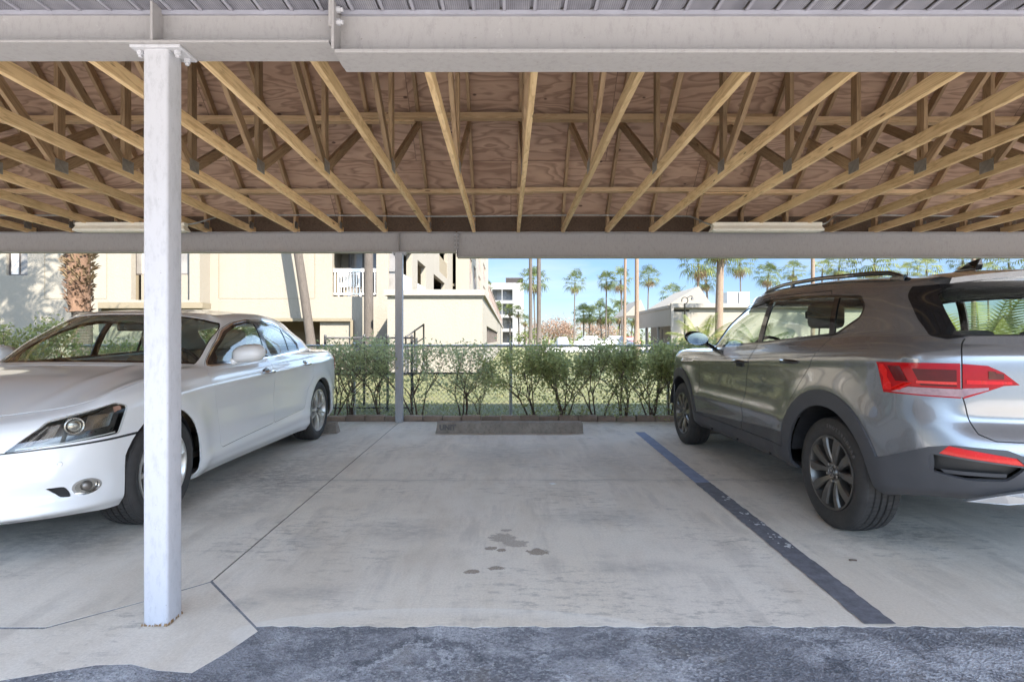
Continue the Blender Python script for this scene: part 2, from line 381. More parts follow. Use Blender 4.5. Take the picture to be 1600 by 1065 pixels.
def mk_perf():
    m, nt, b = new_mat('perforated_soffit'); T = NT(nt)
    v = T.coord((1, 1, 1))
    sep = T.n('ShaderNodeSeparateXYZ'); T.l(v, sep.inputs[0])
    def saw(s, k): return T.math('ABSOLUTE', T.math('SUBTRACT', T.math('FRACT', T.math('MULTIPLY', s, k)), 0.5))
    fx = saw(sep.outputs[0], 118.0); fy = saw(sep.outputs[1], 118.0)
    d = T.math('ADD', T.math('MULTIPLY', fx, fx), T.math('MULTIPLY', fy, fy))
    h = T.ramp(d, [(0.05, 1), (0.10, 0)])
    n = T.noise(T.coord((1, .3, 1)), 6, 7, 0.7)
    base = T.ramp(n, [(0.35, (0.15, 0.15, 0.18)), (0.52, (0.24, 0.24, 0.28)), (0.75, (0.36, 0.36, 0.39))])
    c = T.mix(T.math('MULTIPLY', h, 0.88), base, (0.05, 0.05, 0.06))
    T.l(c, b.inputs['Base Color']); b.inputs['Roughness'].default_value = 0.55
    return m
def mk_lawn():
    m, nt, b = new_mat('lawn_grass'); T = NT(nt); v = T.coord()
    c = T.ramp(T.noise(v, 0.9, 7, 0.65), [(0.3, (0.06, 0.085, 0.02)), (0.5, (0.13, 0.135, 0.042)), (0.68, (0.22, 0.18, 0.085))])
    c = T.mix(0.5, c, T.ramp(T.noise(v, 45, 5, 0.75), [(0.3, (0.03, 0.04, 0.01)), (0.7, (0.19, 0.185, 0.08))]))
    T.l(c, b.inputs['Base Color']); b.inputs['Roughness'].default_value = 0.9
    T.l(T.bump(T.noise(v, 60, 5, 0.8), 1.0, 0.05), b.inputs['Normal']); return m
def mk_trunk(name, a, c, ring=9.0):
    m, nt, b = new_mat(name); T = NT(nt)
    w = T.n('ShaderNodeTexWave', wave_type='BANDS', bands_direction='Z'); w.inputs['Scale'].default_value = ring; w.inputs['Distortion'].default_value = 3.0
    w.inputs['Detail'].default_value = 4; w.inputs['Detail Scale'].default_value = 2.0
    T.l(T.coord(), w.inputs[0])
    n = T.noise(T.coord((3, 3, 0.7)), 6, 6, 0.7)
    f = T.math('ADD', T.math('MULTIPLY', w.outputs[1], 0.35), T.math('MULTIPLY', n, 0.65))
    T.l(T.ramp(f, [(0.25, a), (0.75, c)]), b.inputs['Base Color']); b.inputs['Roughness'].default_value = 0.9
    T.l(T.bump(f, 0.9, 0.03), b.inputs['Normal']); return m
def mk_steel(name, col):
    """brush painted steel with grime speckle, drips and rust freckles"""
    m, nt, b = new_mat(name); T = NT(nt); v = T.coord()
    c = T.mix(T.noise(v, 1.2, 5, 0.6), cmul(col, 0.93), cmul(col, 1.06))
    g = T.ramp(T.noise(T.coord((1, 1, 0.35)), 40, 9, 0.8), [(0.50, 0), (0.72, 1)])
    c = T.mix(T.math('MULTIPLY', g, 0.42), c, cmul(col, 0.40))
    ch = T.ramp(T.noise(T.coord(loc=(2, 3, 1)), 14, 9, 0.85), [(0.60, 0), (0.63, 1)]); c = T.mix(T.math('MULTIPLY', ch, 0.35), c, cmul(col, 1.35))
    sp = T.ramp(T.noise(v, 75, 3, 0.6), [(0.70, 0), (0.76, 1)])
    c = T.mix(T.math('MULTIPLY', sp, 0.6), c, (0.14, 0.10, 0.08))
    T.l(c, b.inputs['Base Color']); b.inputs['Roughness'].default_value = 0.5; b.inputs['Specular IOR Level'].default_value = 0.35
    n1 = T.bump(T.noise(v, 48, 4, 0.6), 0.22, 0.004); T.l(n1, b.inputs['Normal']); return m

M['concrete'] = mk_concrete(); M['asphalt'] = mk_asphalt(); M['ply'] = mk_plywood()
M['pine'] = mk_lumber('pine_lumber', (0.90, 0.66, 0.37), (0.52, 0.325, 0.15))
M['web'] = mk_lumber('aged_lumber', (0.46, 0.32, 0.19), (0.23, 0.145, 0.08))
M['brace'] = mk_lumber('brace_lumber', (0.74, 0.54, 0.33), (0.46, 0.29, 0.15))
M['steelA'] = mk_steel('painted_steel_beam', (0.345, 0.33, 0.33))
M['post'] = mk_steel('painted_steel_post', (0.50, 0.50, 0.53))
M['postR'] = mk_steel('painted_steel_far', (0.60, 0.555, 0.51))
M['fence'] = pmat('weathered_zinc_wire', (0.42, 0.42, 0.41), 0.5, 0.2, 25, metal=0.2)
M['galv'] = pmat('galvanised_metal', (0.42, 0.43, 0.43), 0.45, 0.3, 25, metal=0.8)
M['perf'] = mk_perf()
M['trim'] = pmat('soffit_trim', (0.30, 0.30, 0.35), 0.5, 0.2, 8)
M['dark'] = pmat('joint_filler', (0.05, 0.045, 0.04), 0.9)
M['darkboard'] = mk_lumber('dark_board', (0.12, 0.08, 0.055), (0.05, 0.03, 0.02))  # dark brown board, a deeper tone of the web lumber
M['line'] = pmat('worn_stall_line', (0.16, 0.16, 0.18), 0.75, 0.45, 20, bump=0.4, bs=180, dirt=0.4)
M['lineb'] = pmat('faded_blue_line', (0.24, 0.28, 0.40), 0.75, 0.3, 12, bump=0.4, bs=180)
M['whitefleck'] = pmat('white_paint_fleck', (0.7, 0.7, 0.7), 0.7)
M['stop'] = pmat('weathered_wheel_stop', (0.30, 0.26, 0.22), 0.88, 0.35, 7, bump=0.6, bs=90, bd=0.006, dirt=0.6)
M['stencil'] = pmat('worn_stencil_paint', (0.16, 0.145, 0.135), 0.8, 0.4, 30)
M['paver'] = pmat('edging_paver', (0.36, 0.27, 0.21), 0.9, 0.3, 9, bump=0.6, bs=80, rnd=0.4, dirt=0.4)
M['stucco'] = mk_stucco('cream_stucco', (0.208, 0.189, 0.158), 0.45, 15.0)
M['stuccoG'] = mk_stucco('pale_stucco', (0.215, 0.196, 0.172), 0.3)
M['bandtrim'] = mk_stucco('tan_band', (0.165, 0.14, 0.10), 0.3)
M['white'] = pmat('white_wall', (0.24, 0.24, 0.24), 0.8, 0.06, 1.0)
M['whitem'] = pmat('white_painted_metal', (0.78, 0.76, 0.72), 0.5, 0.1, 6)
M['wframe'] = pmat('bronze_frame', (0.06, 0.05, 0.045), 0.45, 0.2)
M['wglass'] = pmat('window_glass', (0.17, 0.16, 0.15), 0.08, 0.5, 0.9, spec=0.9)
M['curtain'] = pmat('drawn_curtain', (0.52, 0.48, 0.44), 0.9, 0.2, 9, stretch=(6, 6, .3))
M['void'] = pmat('dark_recess', (0.09, 0.065, 0.04), 0.9, 0.4, 1.0)
M['black'] = pmat('black_metal', (0.025, 0.025, 0.027), 0.5)
M['blackveh'] = M['black']
M['lawn'] = mk_lawn()
M['paving'] = pmat('pale_paving', (0.50, 0.465, 0.42), 0.85, 0.15, 1.2, bump=0.3)
M['soil'] = pmat('mulch_soil', (0.20, 0.14, 0.09), 0.95, 0.4, 14, bump=0.8, bs=40, bd=0.02)
M['leafA'] = mk_leaf('buttonwood_leaf', (0.055, 0.085, 0.025), (0.58, 0.60, 0.26), 0.32)
M['leafB'] = mk_leaf('silver_leaf', (0.08, 0.12, 0.04), (0.60, 0.63, 0.34), 0.32)
M['bark'] = pmat('shrub_bark', (0.13, 0.09, 0.07), 0.9, 0.4, 9)
M['frond'] = mk_leaf('palm_frond', (0.014, 0.030, 0.008), (0.13, 0.15, 0.04), 0.3)
M['frondY'] = mk_leaf('yellow_palm_frond', (0.05, 0.07, 0.015), (0.20, 0.21, 0.06), 0.3)
M['dead'] = mk_leaf('dry_frond', (0.10, 0.065, 0.035), (0.25, 0.18, 0.11), 0.15)
M['trunk'] = mk_trunk('palm_trunk', (0.04, 0.033, 0.028), (0.11, 0.092, 0.078))
M['trunkO'] = mk_trunk('fibrous_trunk', (0.07, 0.035, 0.02), (0.24, 0.145, 0.09), 22)
M['trunkT'] = mk_trunk('tan_trunk', (0.10, 0.068, 0.048), (0.22, 0.16, 0.115), 6)
M['russet'] = mk_leaf('russet_leaf', (0.12, 0.07, 0.045), (0.25, 0.16, 0.11), 0.2)
M['farwood'] = pmat('grey_bark', (0.25, 0.2, 0.17), 0.9)
M['lampw'] = pmat('fixture_enamel', (0.80, 0.76, 0.66), 0.4, 0.08, 9, dirt=0.15)
M['grassb'] = mk_leaf('grass_blade', (0.06, 0.085, 0.02), (0.25, 0.235, 0.10), 0.3)
# ---------------------------------------------------------------- text helper
def text_bm(s, size, depth=0.0, align='CENTER', shear=0.0, bold=0.0):
    cu = bpy.data.curves.new('t', 'FONT'); cu.body = s; cu.size = size; cu.align_x = align; cu.align_y = 'CENTER'
    cu.shear = shear; cu.extrude = depth; cu.offset = bold; cu.resolution_u = 3
    o = bpy.data.objects.new('t', cu); COL.objects.link(o)
    dg = bpy.context.evaluated_depsgraph_get()
    me = bpy.data.meshes.new_from_object(o.evaluated_get(dg))
    bm = bmesh.new(); bm.from_mesh(me)
    bpy.data.objects.remove(o); bpy.data.curves.remove(cu); bpy.data.meshes.remove(me)
    return bm

def split_obj(name, bm, mat, parent=None):
    """every separate piece of bm becomes an object of its own"""
    left = set(bm.verts); out = []
    while left:
        st = [left.pop()]; isl = set(st)
        while st:
            for e in st.pop().link_edges:
                for w in e.verts:
                    if w not in isl: isl.add(w); st.append(w)
        left -= isl
        b2 = bmesh.new(); mp = {v: b2.verts.new(v.co) for v in isl}
        for f in {f for v in isl for f in v.link_faces}: b2.faces.new([mp[v] for v in f.verts])
        out.append(obj(name, b2, mat, parent))
    bm.free(); return out
# ---------------------------------------------------------------- ground
bm = bmesh.new(); poly(bm, [(-400, -60, -0.075), (400, -60, -0.075), (400, 900, -0.075), (-400, 900, -0.075)])
struct('ground', bm, M['lawn'])
bm = bmesh.new(); poly(bm, [(-60, -60, -0.012), (60, -60, -0.012), (60, 1.0, -0.012), (-60, 1.0, -0.012)])
struct('bounce_ground', bm, M['paving'])  # unseen pale paving added behind the camera to bounce light under the roof
bm = bmesh.new(); poly(bm, [(-40, 1.0, -0.0015), (40, 1.0, -0.0015), (40, 2.6, -0.0015), (-40, 2.6, -0.0015)])
struct('asphalt_lane', bm, M['asphalt'])
bm = bmesh.new(); poly(bm, [(-16, 2.61, -0.004), (16, 2.61, -0.004), (16, 7.6, -0.004), (-16, 7.6, -0.004)])
struct('joint_filler', bm, M['dark'])
g = 0.005
A = (-1.406, 2.579); T_ = (-1.522, 7.6)
Bq = (-0.98, 2.142)
slabs = [
    [(A[0]+g, A[1]+g*1.2), (-1.005, 2.176), *[(-0.98+0.035*i, 2.176+(0.006 if i % 7 else .0)*math.sin(i*2.3)+.004*math.sin(i*.7)) for i in range(1, 120)], (12, 2.172), (12, 7.6), (T_[0]+g, 7.6)],
    [(-12, 2.166), (-1.84, 2.168+g), (-1.60, 2.377+g*1.5), (A[0]-g*1.2, A[1]+g*0.6), (T_[0]-g, 7.6), (-12, 7.6)],
    [(A[0], A[1]-g*1.4), (-1.60, 2.377-g), (-1.835, 2.158), (-2.9, 2.156), (-2.9, 1.80), (-1.90, 1.815), (-1.706, 1.832), (-1.58, 1.875), (-1.45, 1.919), (-1.33, 1.925), (-1.22, 1.89), (-1.088, 1.874), (-1.03, 2.0), (Bq[0]-g, 2.142)]]
for i, s in enumerate(slabs):
    bm = bmesh.new(); prism(bm, [(x, y, -0.05) for x, y in s], (0, 0, 0.05 if i != 2 else 0.0492)); fixn(bm)
    struct(['parking_slab', 'parking_slab', 'post_pad'][i], bm, M['concrete'])
# painted stall line, worn dark; faded blue at its far end
def quadstrip(bm, L, z, mi=0):
    for (a, b), (c, d) in zip(L, L[1:]):
        poly(bm, [(a[0], a[1], z), (b[0], b[1], z), (d[0], d[1], z), (c[0], c[1], z)], mi)
rs = random.Random(3)
def linepts(y0, y1, xa, xb, w, n, jit=0.006):
    out = []
    for i in range(n+1):
        t = i/n; y = y0+(y1-y0)*t; x = xa+(xb-xa)*t
        out.append(((x-w/2+rs.uniform(-jit, jit), y), (x+w/2+rs.uniform(-jit, jit), y)))
    return out
bm = bmesh.new()
quadstrip(bm, linepts(2.19, 4.35, 1.485, 1.535, 0.125, 60, 0.004), 0.004)
struct('stall_line', bm, M['line'])
bm = bmesh.new()
quadstrip(bm, linepts(4.35, 6.72, 1.535, 1.60, 0.12, 40, 0.003), 0.004)
struct('stall_line', bm, M['lineb'])
bm = bmesh.new()
for i in range(34):
    y = rs.choice([3.0, 3.1, 3.15, 3.35, 3.4, 3.6, 3.9]) + rs.uniform(-0.06, 0.06); x = 1.505+(y-2.19)*0.023 + rs.uniform(-0.03, 0.03); s = rs.uniform(0.003, 0.011)
    poly(bm, [(x+s*math.cos(a)*rs.uniform(.6, 1.7), y+s*1.6*math.sin(a)*rs.uniform(.6, 1.2), 0.008) for a in (0, 1.2, 2.4, 3.6, 4.9)])
struct('stall_line_flecks', bm, M['whitefleck'])
bm = bmesh.new(); quadstrip(bm, linepts(2.19, 6.7, 4.45, 4.50, 0.12, 40, 0.003), 0.004); struct('stall_line', bm, M['line'])
# small litter on the slab
bm = bmesh.new(); box(bm, -0.018, 0.018, -0.004, 0.004, 0, 0.006)
o = obj('twig', bm, M['bark'], loc=(1.77, 2.82, 0.001), rz=-0.12); tag(o, 'tiny dark twig lying alone on the pale concrete right of the painted line', 'twig')
bm = bmesh.new(); box(bm, -0.022, 0.022, -0.02, 0.02, 0, 0.004); 
o = obj('paper_scrap', bm, M['whitem'], loc=(0.34, 4.32, 0.001), rz=0.5, bevel=0.002); tag(o, 'small scrap of pale paper on the crack across the empty stall', 'litter')

# wheel stops
def wheel_stop(cx, y0, label, w=1.80, text=False):
    e = empty('wheel_stop', label, 'wheel stop', (cx, y0, 0), 0, 'concrete wheel stops at the heads of the stalls')
    bm = bmesh.new(); h = 0.135
    prof = [(0, 0), (0.016, h-0.016), (0.03, h), (0.125, h), (0.139, h-0.016), (0.155, 0)]
    xs = [-w/2, -w/2+0.015] + [-w/2+0.015+(w-0.03)*i/24 for i in range(1, 24)] + [w/2-0.015, w/2]
    r_ = random.Random(int(cx*100)); rings = []
    for i, x in enumerate(xs):
        sh = 0.02*(1 if i == 0 else (-1 if i == len(xs)-1 else 0))
        rings.append([bm.verts.new((x + (sh*1.6*(z/h) if z > 0.01 else 0), y+r_.uniform(-.0015, .0015), z+(r_.uniform(-.002, .002) if z > 0.01 else 0))) for y, z in prof])
    for a, b in zip(rings, rings[1:]):
        for k in range(len(prof)-1): bm.faces.new((a[k], b[k], b[k+1], a[k+1]))
    bm.faces.new(rings[0]); bm.faces.new(list(reversed(rings[-1]))); fixn(bm)
    obj('stop_body', bm, M['stop'], e, bevel=0.006)
    if text:
        bm = text_bm('UNIT', 0.085, bold=0.004)
        Mx = Matrix.Translation((-w/2+0.15, 0.0045, 0.070)) @ Matrix.Rotation(R(90-7), 4, 'X')
        bm.transform(Mx); obj('stencil_lettering', bm, M['stencil'], e)
    return e
wheel_stop(0.0, 6.63, 'brown weathered wheel stop with smeared stencil marks at the head of the empty stall', text=True)
wheel_stop(-2.99, 6.62, 'grey wheel stop behind the rear tyre of the white sedan')
wheel_stop(2.98, 6.62, 'grey wheel stop in front of the grey sport utility vehicle')

# brick edging at the back of the slab
bm = bmesh.new(); rbox(bm, 0, 0, 0, 0.258, 0.12, 0.085, 0.008)
blk = None
for i in range(46):
    if blk is None:
        blk = o = obj('edging_block', bm, M['paver'])
    else:
        o = blk.copy(); COL.objects.link(o)
    o.location = (-6.2+i*0.27, 7.68+rs.uniform(-.006, .006), 0.028+rs.uniform(-.006, .006)); o.rotation_euler = (0, rs.uniform(-.02, .02), rs.uniform(-.02, .02))
    tag(o, 'brown edging paver in the low row between slab and hedge', 'edging block', 'edging pavers along the back of the slab')
bm = bmesh.new(); poly(bm, [(-16, 7.6, -0.03), (16, 7.6, -0.03), (16, 8.35, -0.03), (-16, 8.35, -0.03)]); struct('planting_bed', bm, M['soil'])

# ---------------------------------------------------------------- carport
cp = empty('carport', 'open carport with white steel beams and posts, pine roof trusses and plywood deck', 'carport', (0, 0, 0))
def zc(Y): return 2.675-0.0143*(Y-2.2)       # underside of the bottom chords
X0, X1 = -13.0, 12.0
def post(x0, y0, zt, name='post'):
    bm = bmesh.new()
    w = 0.1; r = 0.012
    pts = []
    for cx, cy, a0 in ((w-r, w-r, 0), (r, w-r, 90), (r, r, 180), (w-r, r, 270)):
        for k in range(5):
            a = R(a0+22.5*k); pts.append((x0+cx+r*math.cos(a), y0+cy+r*math.sin(a), 0.0))
    prism(bm, pts, (0, 0, zt)); fixn(bm)
    p = obj(name, bm, M['post'], cp, auto=30)
    return p
p1 = post(-1.462, 2.18, 2.297)
bm = bmesh.new()   # rusted foot
for k in range(30):
    x = -1.462+0.1*rs.random(); s = rs.uniform(.002, .006); y = 2.178
    if k > 12: x = -1.362+.001; y = 2.18+0.1*rs.random()
    poly(bm, [(x-s, y-.004, 0.001), (x+s, y-.004, 0.001), (x+s*.6, y, rs.uniform(.004, .016)), (x-s*.6, y, rs.uniform(.004, .014))])
obj('rust_flakes', bm, pmat('rusty_caulk', (0.26, 0.16, 0.08), 0.95, 0.4, 40), p1)
p2 = post(-1.570, 7.50, 2.322)
def cap(p, x0, y0, z):
    bm = bmesh.new(); box(bm, x0-0.045, x0+0.155, y0-0.012, y0+0.112, z, z+0.011)
    obj('cap_plate', bm, M['post'], p, bevel=0.002)
    for dx in (-0.022, 0.128):
        for dy in (0.02, 0.085):
            bm = bmesh.new(); cyl(bm, (x0+dx, y0+dy, z-0.016), 0.014, 0.016, n=6); cyl(bm, (x0+dx, y0+dy, z-0.026), 0.008, 0.010, n=12)
            obj('bolt', bm, M['post'], p, bevel=0.0015)
cap(p1, -1.462, 2.18, 2.298); cap(p2, -1.570, 7.50, 2.323)
# steel I beams
def ibeam(name, xa, xb, yc, zb, zt, fw=0.15, tf=0.010, tw=0.008, cut=0.0):
    bm = bmesh.new()
    box(bm, xa+cut, xb, yc-fw/2, yc+fw/2, zb, zb+tf)
    box(bm, xa, xb, yc-tw/2, yc+tw/2, zb+tf, zt-tf)
    box(bm, xa, xb, yc-fw/2, yc+fw/2, zt-tf, zt)
    b_ = obj(name, bm, M['steelA'], cp, bevel=0.0015)
    return b_
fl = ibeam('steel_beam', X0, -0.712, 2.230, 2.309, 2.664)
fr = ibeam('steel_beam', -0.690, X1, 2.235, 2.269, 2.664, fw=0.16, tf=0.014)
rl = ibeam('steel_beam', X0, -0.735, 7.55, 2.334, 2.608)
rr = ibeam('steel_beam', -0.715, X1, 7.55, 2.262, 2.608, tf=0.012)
def plate(parent, x0, x1, y0, y1, z0, z1, name='stiffener_plate'):
    bm = bmesh.new(); box(bm, x0, x1, y0, y1, z0, z1); return obj(name, bm, M['steelA'], parent, bevel=0.0015)
plate(fl, -1.418, -1.408, 2.158, 2.226, 2.319, 2.653)
plate(fl, -0.712, -0.701, 2.150, 2.31, 2.372, 2.66, 'end_plate'); plate(fr, -0.701, -0.690, 2.150, 2.31, 2.283, 2.66, 'end_plate')
for z in (2.405, 2.455):
    bm = bmesh.new(); cyl(bm, (-0.690, 2.185, z), 0.013, 0.016, axis='x', n=6); cyl(bm, (-0.674, 2.185, z), 0.008, 0.010, axis='x', n=12)
    obj('bolt', bm, M['post'], fr, bevel=0.001)
plate(rl, -1.525, -1.515, 7.477, 7.545, 2.345, 2.598)
plate(rl, -0.735, -0.7255, 7.475, 7.625, 2.37, 2.598, 'end_plate'); plate(rr, -0.7245, -0.715, 7.475, 7.625, 2.274, 2.598, 'end_plate')
for z in (2.40, 2.46, 2.52, 2.57):
    for s in (-1, 1):
        bm = bmesh.new(); cyl(bm, (-0.725+(0.0105 if s > 0 else -0.0265), 7.50, z), 0.012, 0.016, axis='x', n=6); obj('bolt', bm, M['post'], rr if s > 0 else rl)
# trusses
def deckz(Y): return 2.98+(7.5-Y)*1.0 if Y > 5.03 else 5.45-(5.03-Y)*0.49
PK = 5.03; YF = -0.45  # front eave drawn out past the camera, unseen, to shade the slab
def make_truss():
    t = empty('roof_truss', None, None); t.parent = cp
    def part(name, a, b, mat, h=0.089, w=0.038):
        bm = bmesh.new(); bar(bm, (0, 0, 0), (0, (Vector(b)-Vector(a)).length, 0), w, h)
        o = obj(name, bm, M[mat], t, bevel=0.0015, seg=1)
        o.location = a; d = Vector(b)-Vector(a)
        o.rotation_euler = (math.atan2(d.z, d.y), 0, 0)
        return o
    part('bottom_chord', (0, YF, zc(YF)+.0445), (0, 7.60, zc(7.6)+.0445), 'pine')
    q = 0.065
    part('top_chord', (0, YF, deckz(YF)-q), (0, PK, deckz(PK)-q-.01), 'web')
    part('top_chord', (0, PK, deckz(PK)-q-.01), (0, 7.56, deckz(7.56)-q-.03), 'web')
    part('web_member', (0, PK, zc(PK)+.09), (0, PK, deckz(PK)-.12), 'web')
    part('web_member', (0.0005, PK-.04, zc(PK)+.10), (0.0005, 3.1, deckz(3.1)-.13), 'web')
    part('web_member', (-0.0005, PK+.04, zc(PK)+.10), (-0.0005, 6.60, deckz(6.60)-.14), 'web')
    part('web_member', (0.0005, 3.1, deckz(3.1)-.13), (0.0005, 2.25, zc(2.25)+.09), 'web')
    part('web_member', (0, 7.50, zc(7.5)+.089), (0, 7.50, 2.93), 'web')
    for s in (-1, 1):
        bm = bmesh.new(); box(bm, -0.0008, 0.0008, -0.075, 0.075, -0.05, 0.06)
        for i in range(-3, 4):
            for j in range(-2, 3): box(bm, -0.0016, 0.0016, i*0.019-.003, i*0.019+.003, j*0.02-.005, j*0.02+.005)
        o = obj('nail_plate', bm, M['galv'], t); o.location = (s*0.0205, PK, zc(PK)+.09)
    bm = bmesh.new(); box(bm, -0.0008, 0.0008, -0.06, 0.06, -0.04, 0.05)
    o = obj('nail_plate', bm, M['galv'], t); o.location = (0.0205, 7.46, zc(7.46)+.09)
    return t
tr0 = make_truss()
for k in range(-20, 20):
    t = tr0 if k == -20 else copy_tree(tr0, cp)
    t.location = (0.1236+0.61*k+7.44*.0046, 0, 0); t.rotation_euler = (0, 0, .0046)
# braces running along the roof
def brace(xa, xb, y, z, h=0.085, w=0.04):
    bm = bmesh.new(); box(bm, 0, w, 0, xb-xa, -h/2, h/2)
    o = obj('lateral_brace', bm, M['brace'], cp, bevel=0.0015, seg=1); o.rotation_euler = (0, 0, R(-90)); o.location = (xa, y, z)
# (rotated box: its long axis follows the grain coordinate)
for xs, y, z in (([-12.5, -6.2, -1.1], 6.44, 3.70), ([-1.95, 0.16], 6.385, 3.715), ([0.12, 3.05], 6.44, 3.72), ([2.2, 7.1, 11.9], 6.385, 3.665)):
    for a, b in zip(xs, xs[1:]): brace(a, b, y, z, 0.065, 0.10)
for xs, y, z in (([-12.5, -4.6, 0.3], 7.10, 3.04), ([0.1, 3.2], 7.06, 3.05), ([2.3, 8.0, 11.9], 7.10, 3.035)):
    for a, b in zip(xs, xs[1:]): brace(a, b, y, z, 0.055, 0.09)
# decking with uv in metres along the slope
def deck(name, pts, t, mat):
    bm = bmesh.new(); uvl = bm.loops.layers.uv.new('UVMap')
    a = [Vector(p) for p in pts]; n = (a[1]-a[0]).cross(a[3]-a[0]).normalized()
    if n.z < 0: n = -n
    lo = [bm.verts.new(p) for p in a]; hi = [bm.verts.new(p+n*t) for p in a]
    fs = [bm.faces.new(lo), bm.faces.new(list(reversed(hi)))]
    for k in range(4): fs.append(bm.faces.new((lo[k], lo[(k+1) % 4], hi[(k+1) % 4], hi[k])))
    U = (a[1]-a[0]).normalized(); V = (a[3]-a[0]).normalized()
    for f in fs:
        for l in f.loops: d = l.vert.co-a[0]; l[uvl].uv = (d.dot(U), d.dot(V))
    fixn(bm); return obj(name, bm, mat, cp)
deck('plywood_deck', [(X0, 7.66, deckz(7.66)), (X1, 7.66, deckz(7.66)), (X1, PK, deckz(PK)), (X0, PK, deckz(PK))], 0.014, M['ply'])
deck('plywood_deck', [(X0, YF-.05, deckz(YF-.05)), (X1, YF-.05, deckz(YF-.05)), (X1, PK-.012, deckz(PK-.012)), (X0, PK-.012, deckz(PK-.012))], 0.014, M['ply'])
m_sh = pmat('roof_shingle', (0.16, 0.13, 0.11), 0.9, 0.3, 4)
for (ya, yb, nm) in ((7.72, PK, 'shingles'), (YF-.12, PK-.02, 'shingles')):
    deck(nm, [(X0-.05, ya, deckz(ya)+.034), (X1+.05, ya, deckz(ya)+.034), (X1+.05, yb, deckz(yb)+.034), (X0-.05, yb, deckz(yb)+.034)], 0.012, m_sh)
bm = bmesh.new(); box(bm, X0, X1, 7.665, 7.685, 2.62, 2.84); obj('fascia', bm, M['trim'], cp)
bm = bmesh.new(); box(bm, X0, X1, 7.63, 7.664, 2.612, 2.85); obj('sub_fascia', bm, M['darkboard'], cp)
bm = bmesh.new(); box(bm, X0, X1, YF-.03, YF-.01, 2.45, 2.68); obj('fascia', bm, M['trim'], cp)
for xx in (X0+.03, X1-.05):
    bm = bmesh.new(); prism(bm, [(xx, YF, 2.7), (xx, 7.6, 2.64), (xx, 7.6, 2.86), (xx, PK, 5.42), (xx, YF, 2.62)], (.02, 0, 0)); fixn(bm); obj('gable_end', bm, M['trim'], cp)
# perforated soffit panels, each with a raised standing rib
bm = bmesh.new(); bm2 = bmesh.new(); pw = 0.1225
x = X0
while x < X1:
    box(bm, x, x+pw*0.80, YF, 2.222, 2.474, 2.478)
    box(bm2, x+pw*0.80, x+pw-0.012, YF, 2.222, 2.485, 2.488)
    box(bm2, x+pw-0.012, x+pw, YF, 2.222, 2.466, 2.4735)
    x += pw
sf = obj('soffit', bm, M['perf'], cp); obj('soffit_ribs', bm2, M['trim'], sf)
bm = bmesh.new(); box(bm, X0, -0.72, 2.214, 2.2255, 2.455, 2.4725); box(bm, -0.68, X1, 2.214, 2.2305, 2.455, 2.4725); obj('soffit_channel', bm, M['trim'], sf)
# conduit and strip lights
def strip_light(cx, label):
    e = empty('strip_light', label, 'strip light', (cx, 6.95, 2.50), 0, 'fluorescent strip lights under the trusses')
    bm = bmesh.new(); box(bm, -0.69, 0.69, -0.045, 0.045, 0.075, 0.118); obj('housing', bm, M['lampw'], e, bevel=0.003)
    bm = bmesh.new()
    pr = [(-0.045, 0.075), (0.045, 0.075), (0.075, 0.028), (0.062, 0.008), (-0.062, 0.008), (-0.075, 0.028)]
    L0 = [bm.verts.new((-0.68, y, z)) for y, z in pr]; L1 = [bm.verts.new((0.68, y, z)) for y, z in pr]
    for v in L0: v.co.x -= 0.03*(0.075-v.co.z)/0.067
    for v in L1: v.co.x += 0.03*(0.075-v.co.z)/0.067
    for k in range(6): bm.faces.new((L0[k], L0[(k+1) % 6], L1[(k+1) % 6], L1[k]))
    bm.faces.new(L0); bm.faces.new(L1); fixn(bm)
    obj('reflector', bm, M['lampw'], e, bevel=0.002)
    bm = bmesh.new(); box(bm, -0.66, 0.66, -0.05, 0.05, 0.0, 0.0075); obj('diffuser', bm, M['lampw'], e, bevel=0.003)
    return e
strip_light((206-796)/855*6.95, 'leftmost strip light, behind the white front post')
strip_light((1197-796)/855*6.95, 'cream strip light above the grey sport utility vehicle')
e = None
bm = bmesh.new()
zc0 = 2.765
def wob(x): return zc0+0.008*math.sin(x*1.7)
xsA = [-12+0.4*i for i in range(0, 16)]
def seg(xa, xb):
    n = max(3, int((xb-xa)/0.3)); tube(bm, [(xa+(xb-xa)*i/n, 7.2, wob(xa+(xb-xa)*i/n)) for i in range(n+1)], 0.010, 8)
def dip(xa, xb):   # s bend from pipe height down to a fixture end
    pts = []
    for i in range(9):
        t = i/8; s = t*t*(3-2*t); pts.append((xa+(xb-xa)*t, 7.2-0.25*s, wob(xa)*(1-s)+2.60*s))
    tube(bm, pts, 0.010, 8)
seg(-12, -5.75); dip(-5.75, -5.50); dip(-3.75, -4.08); seg(-3.75, 2.35); dip(2.35, 2.56); dip(4.35, 3.95); seg(4.35, 11.8)
obj('conduit', bm, M['galv'], cp)
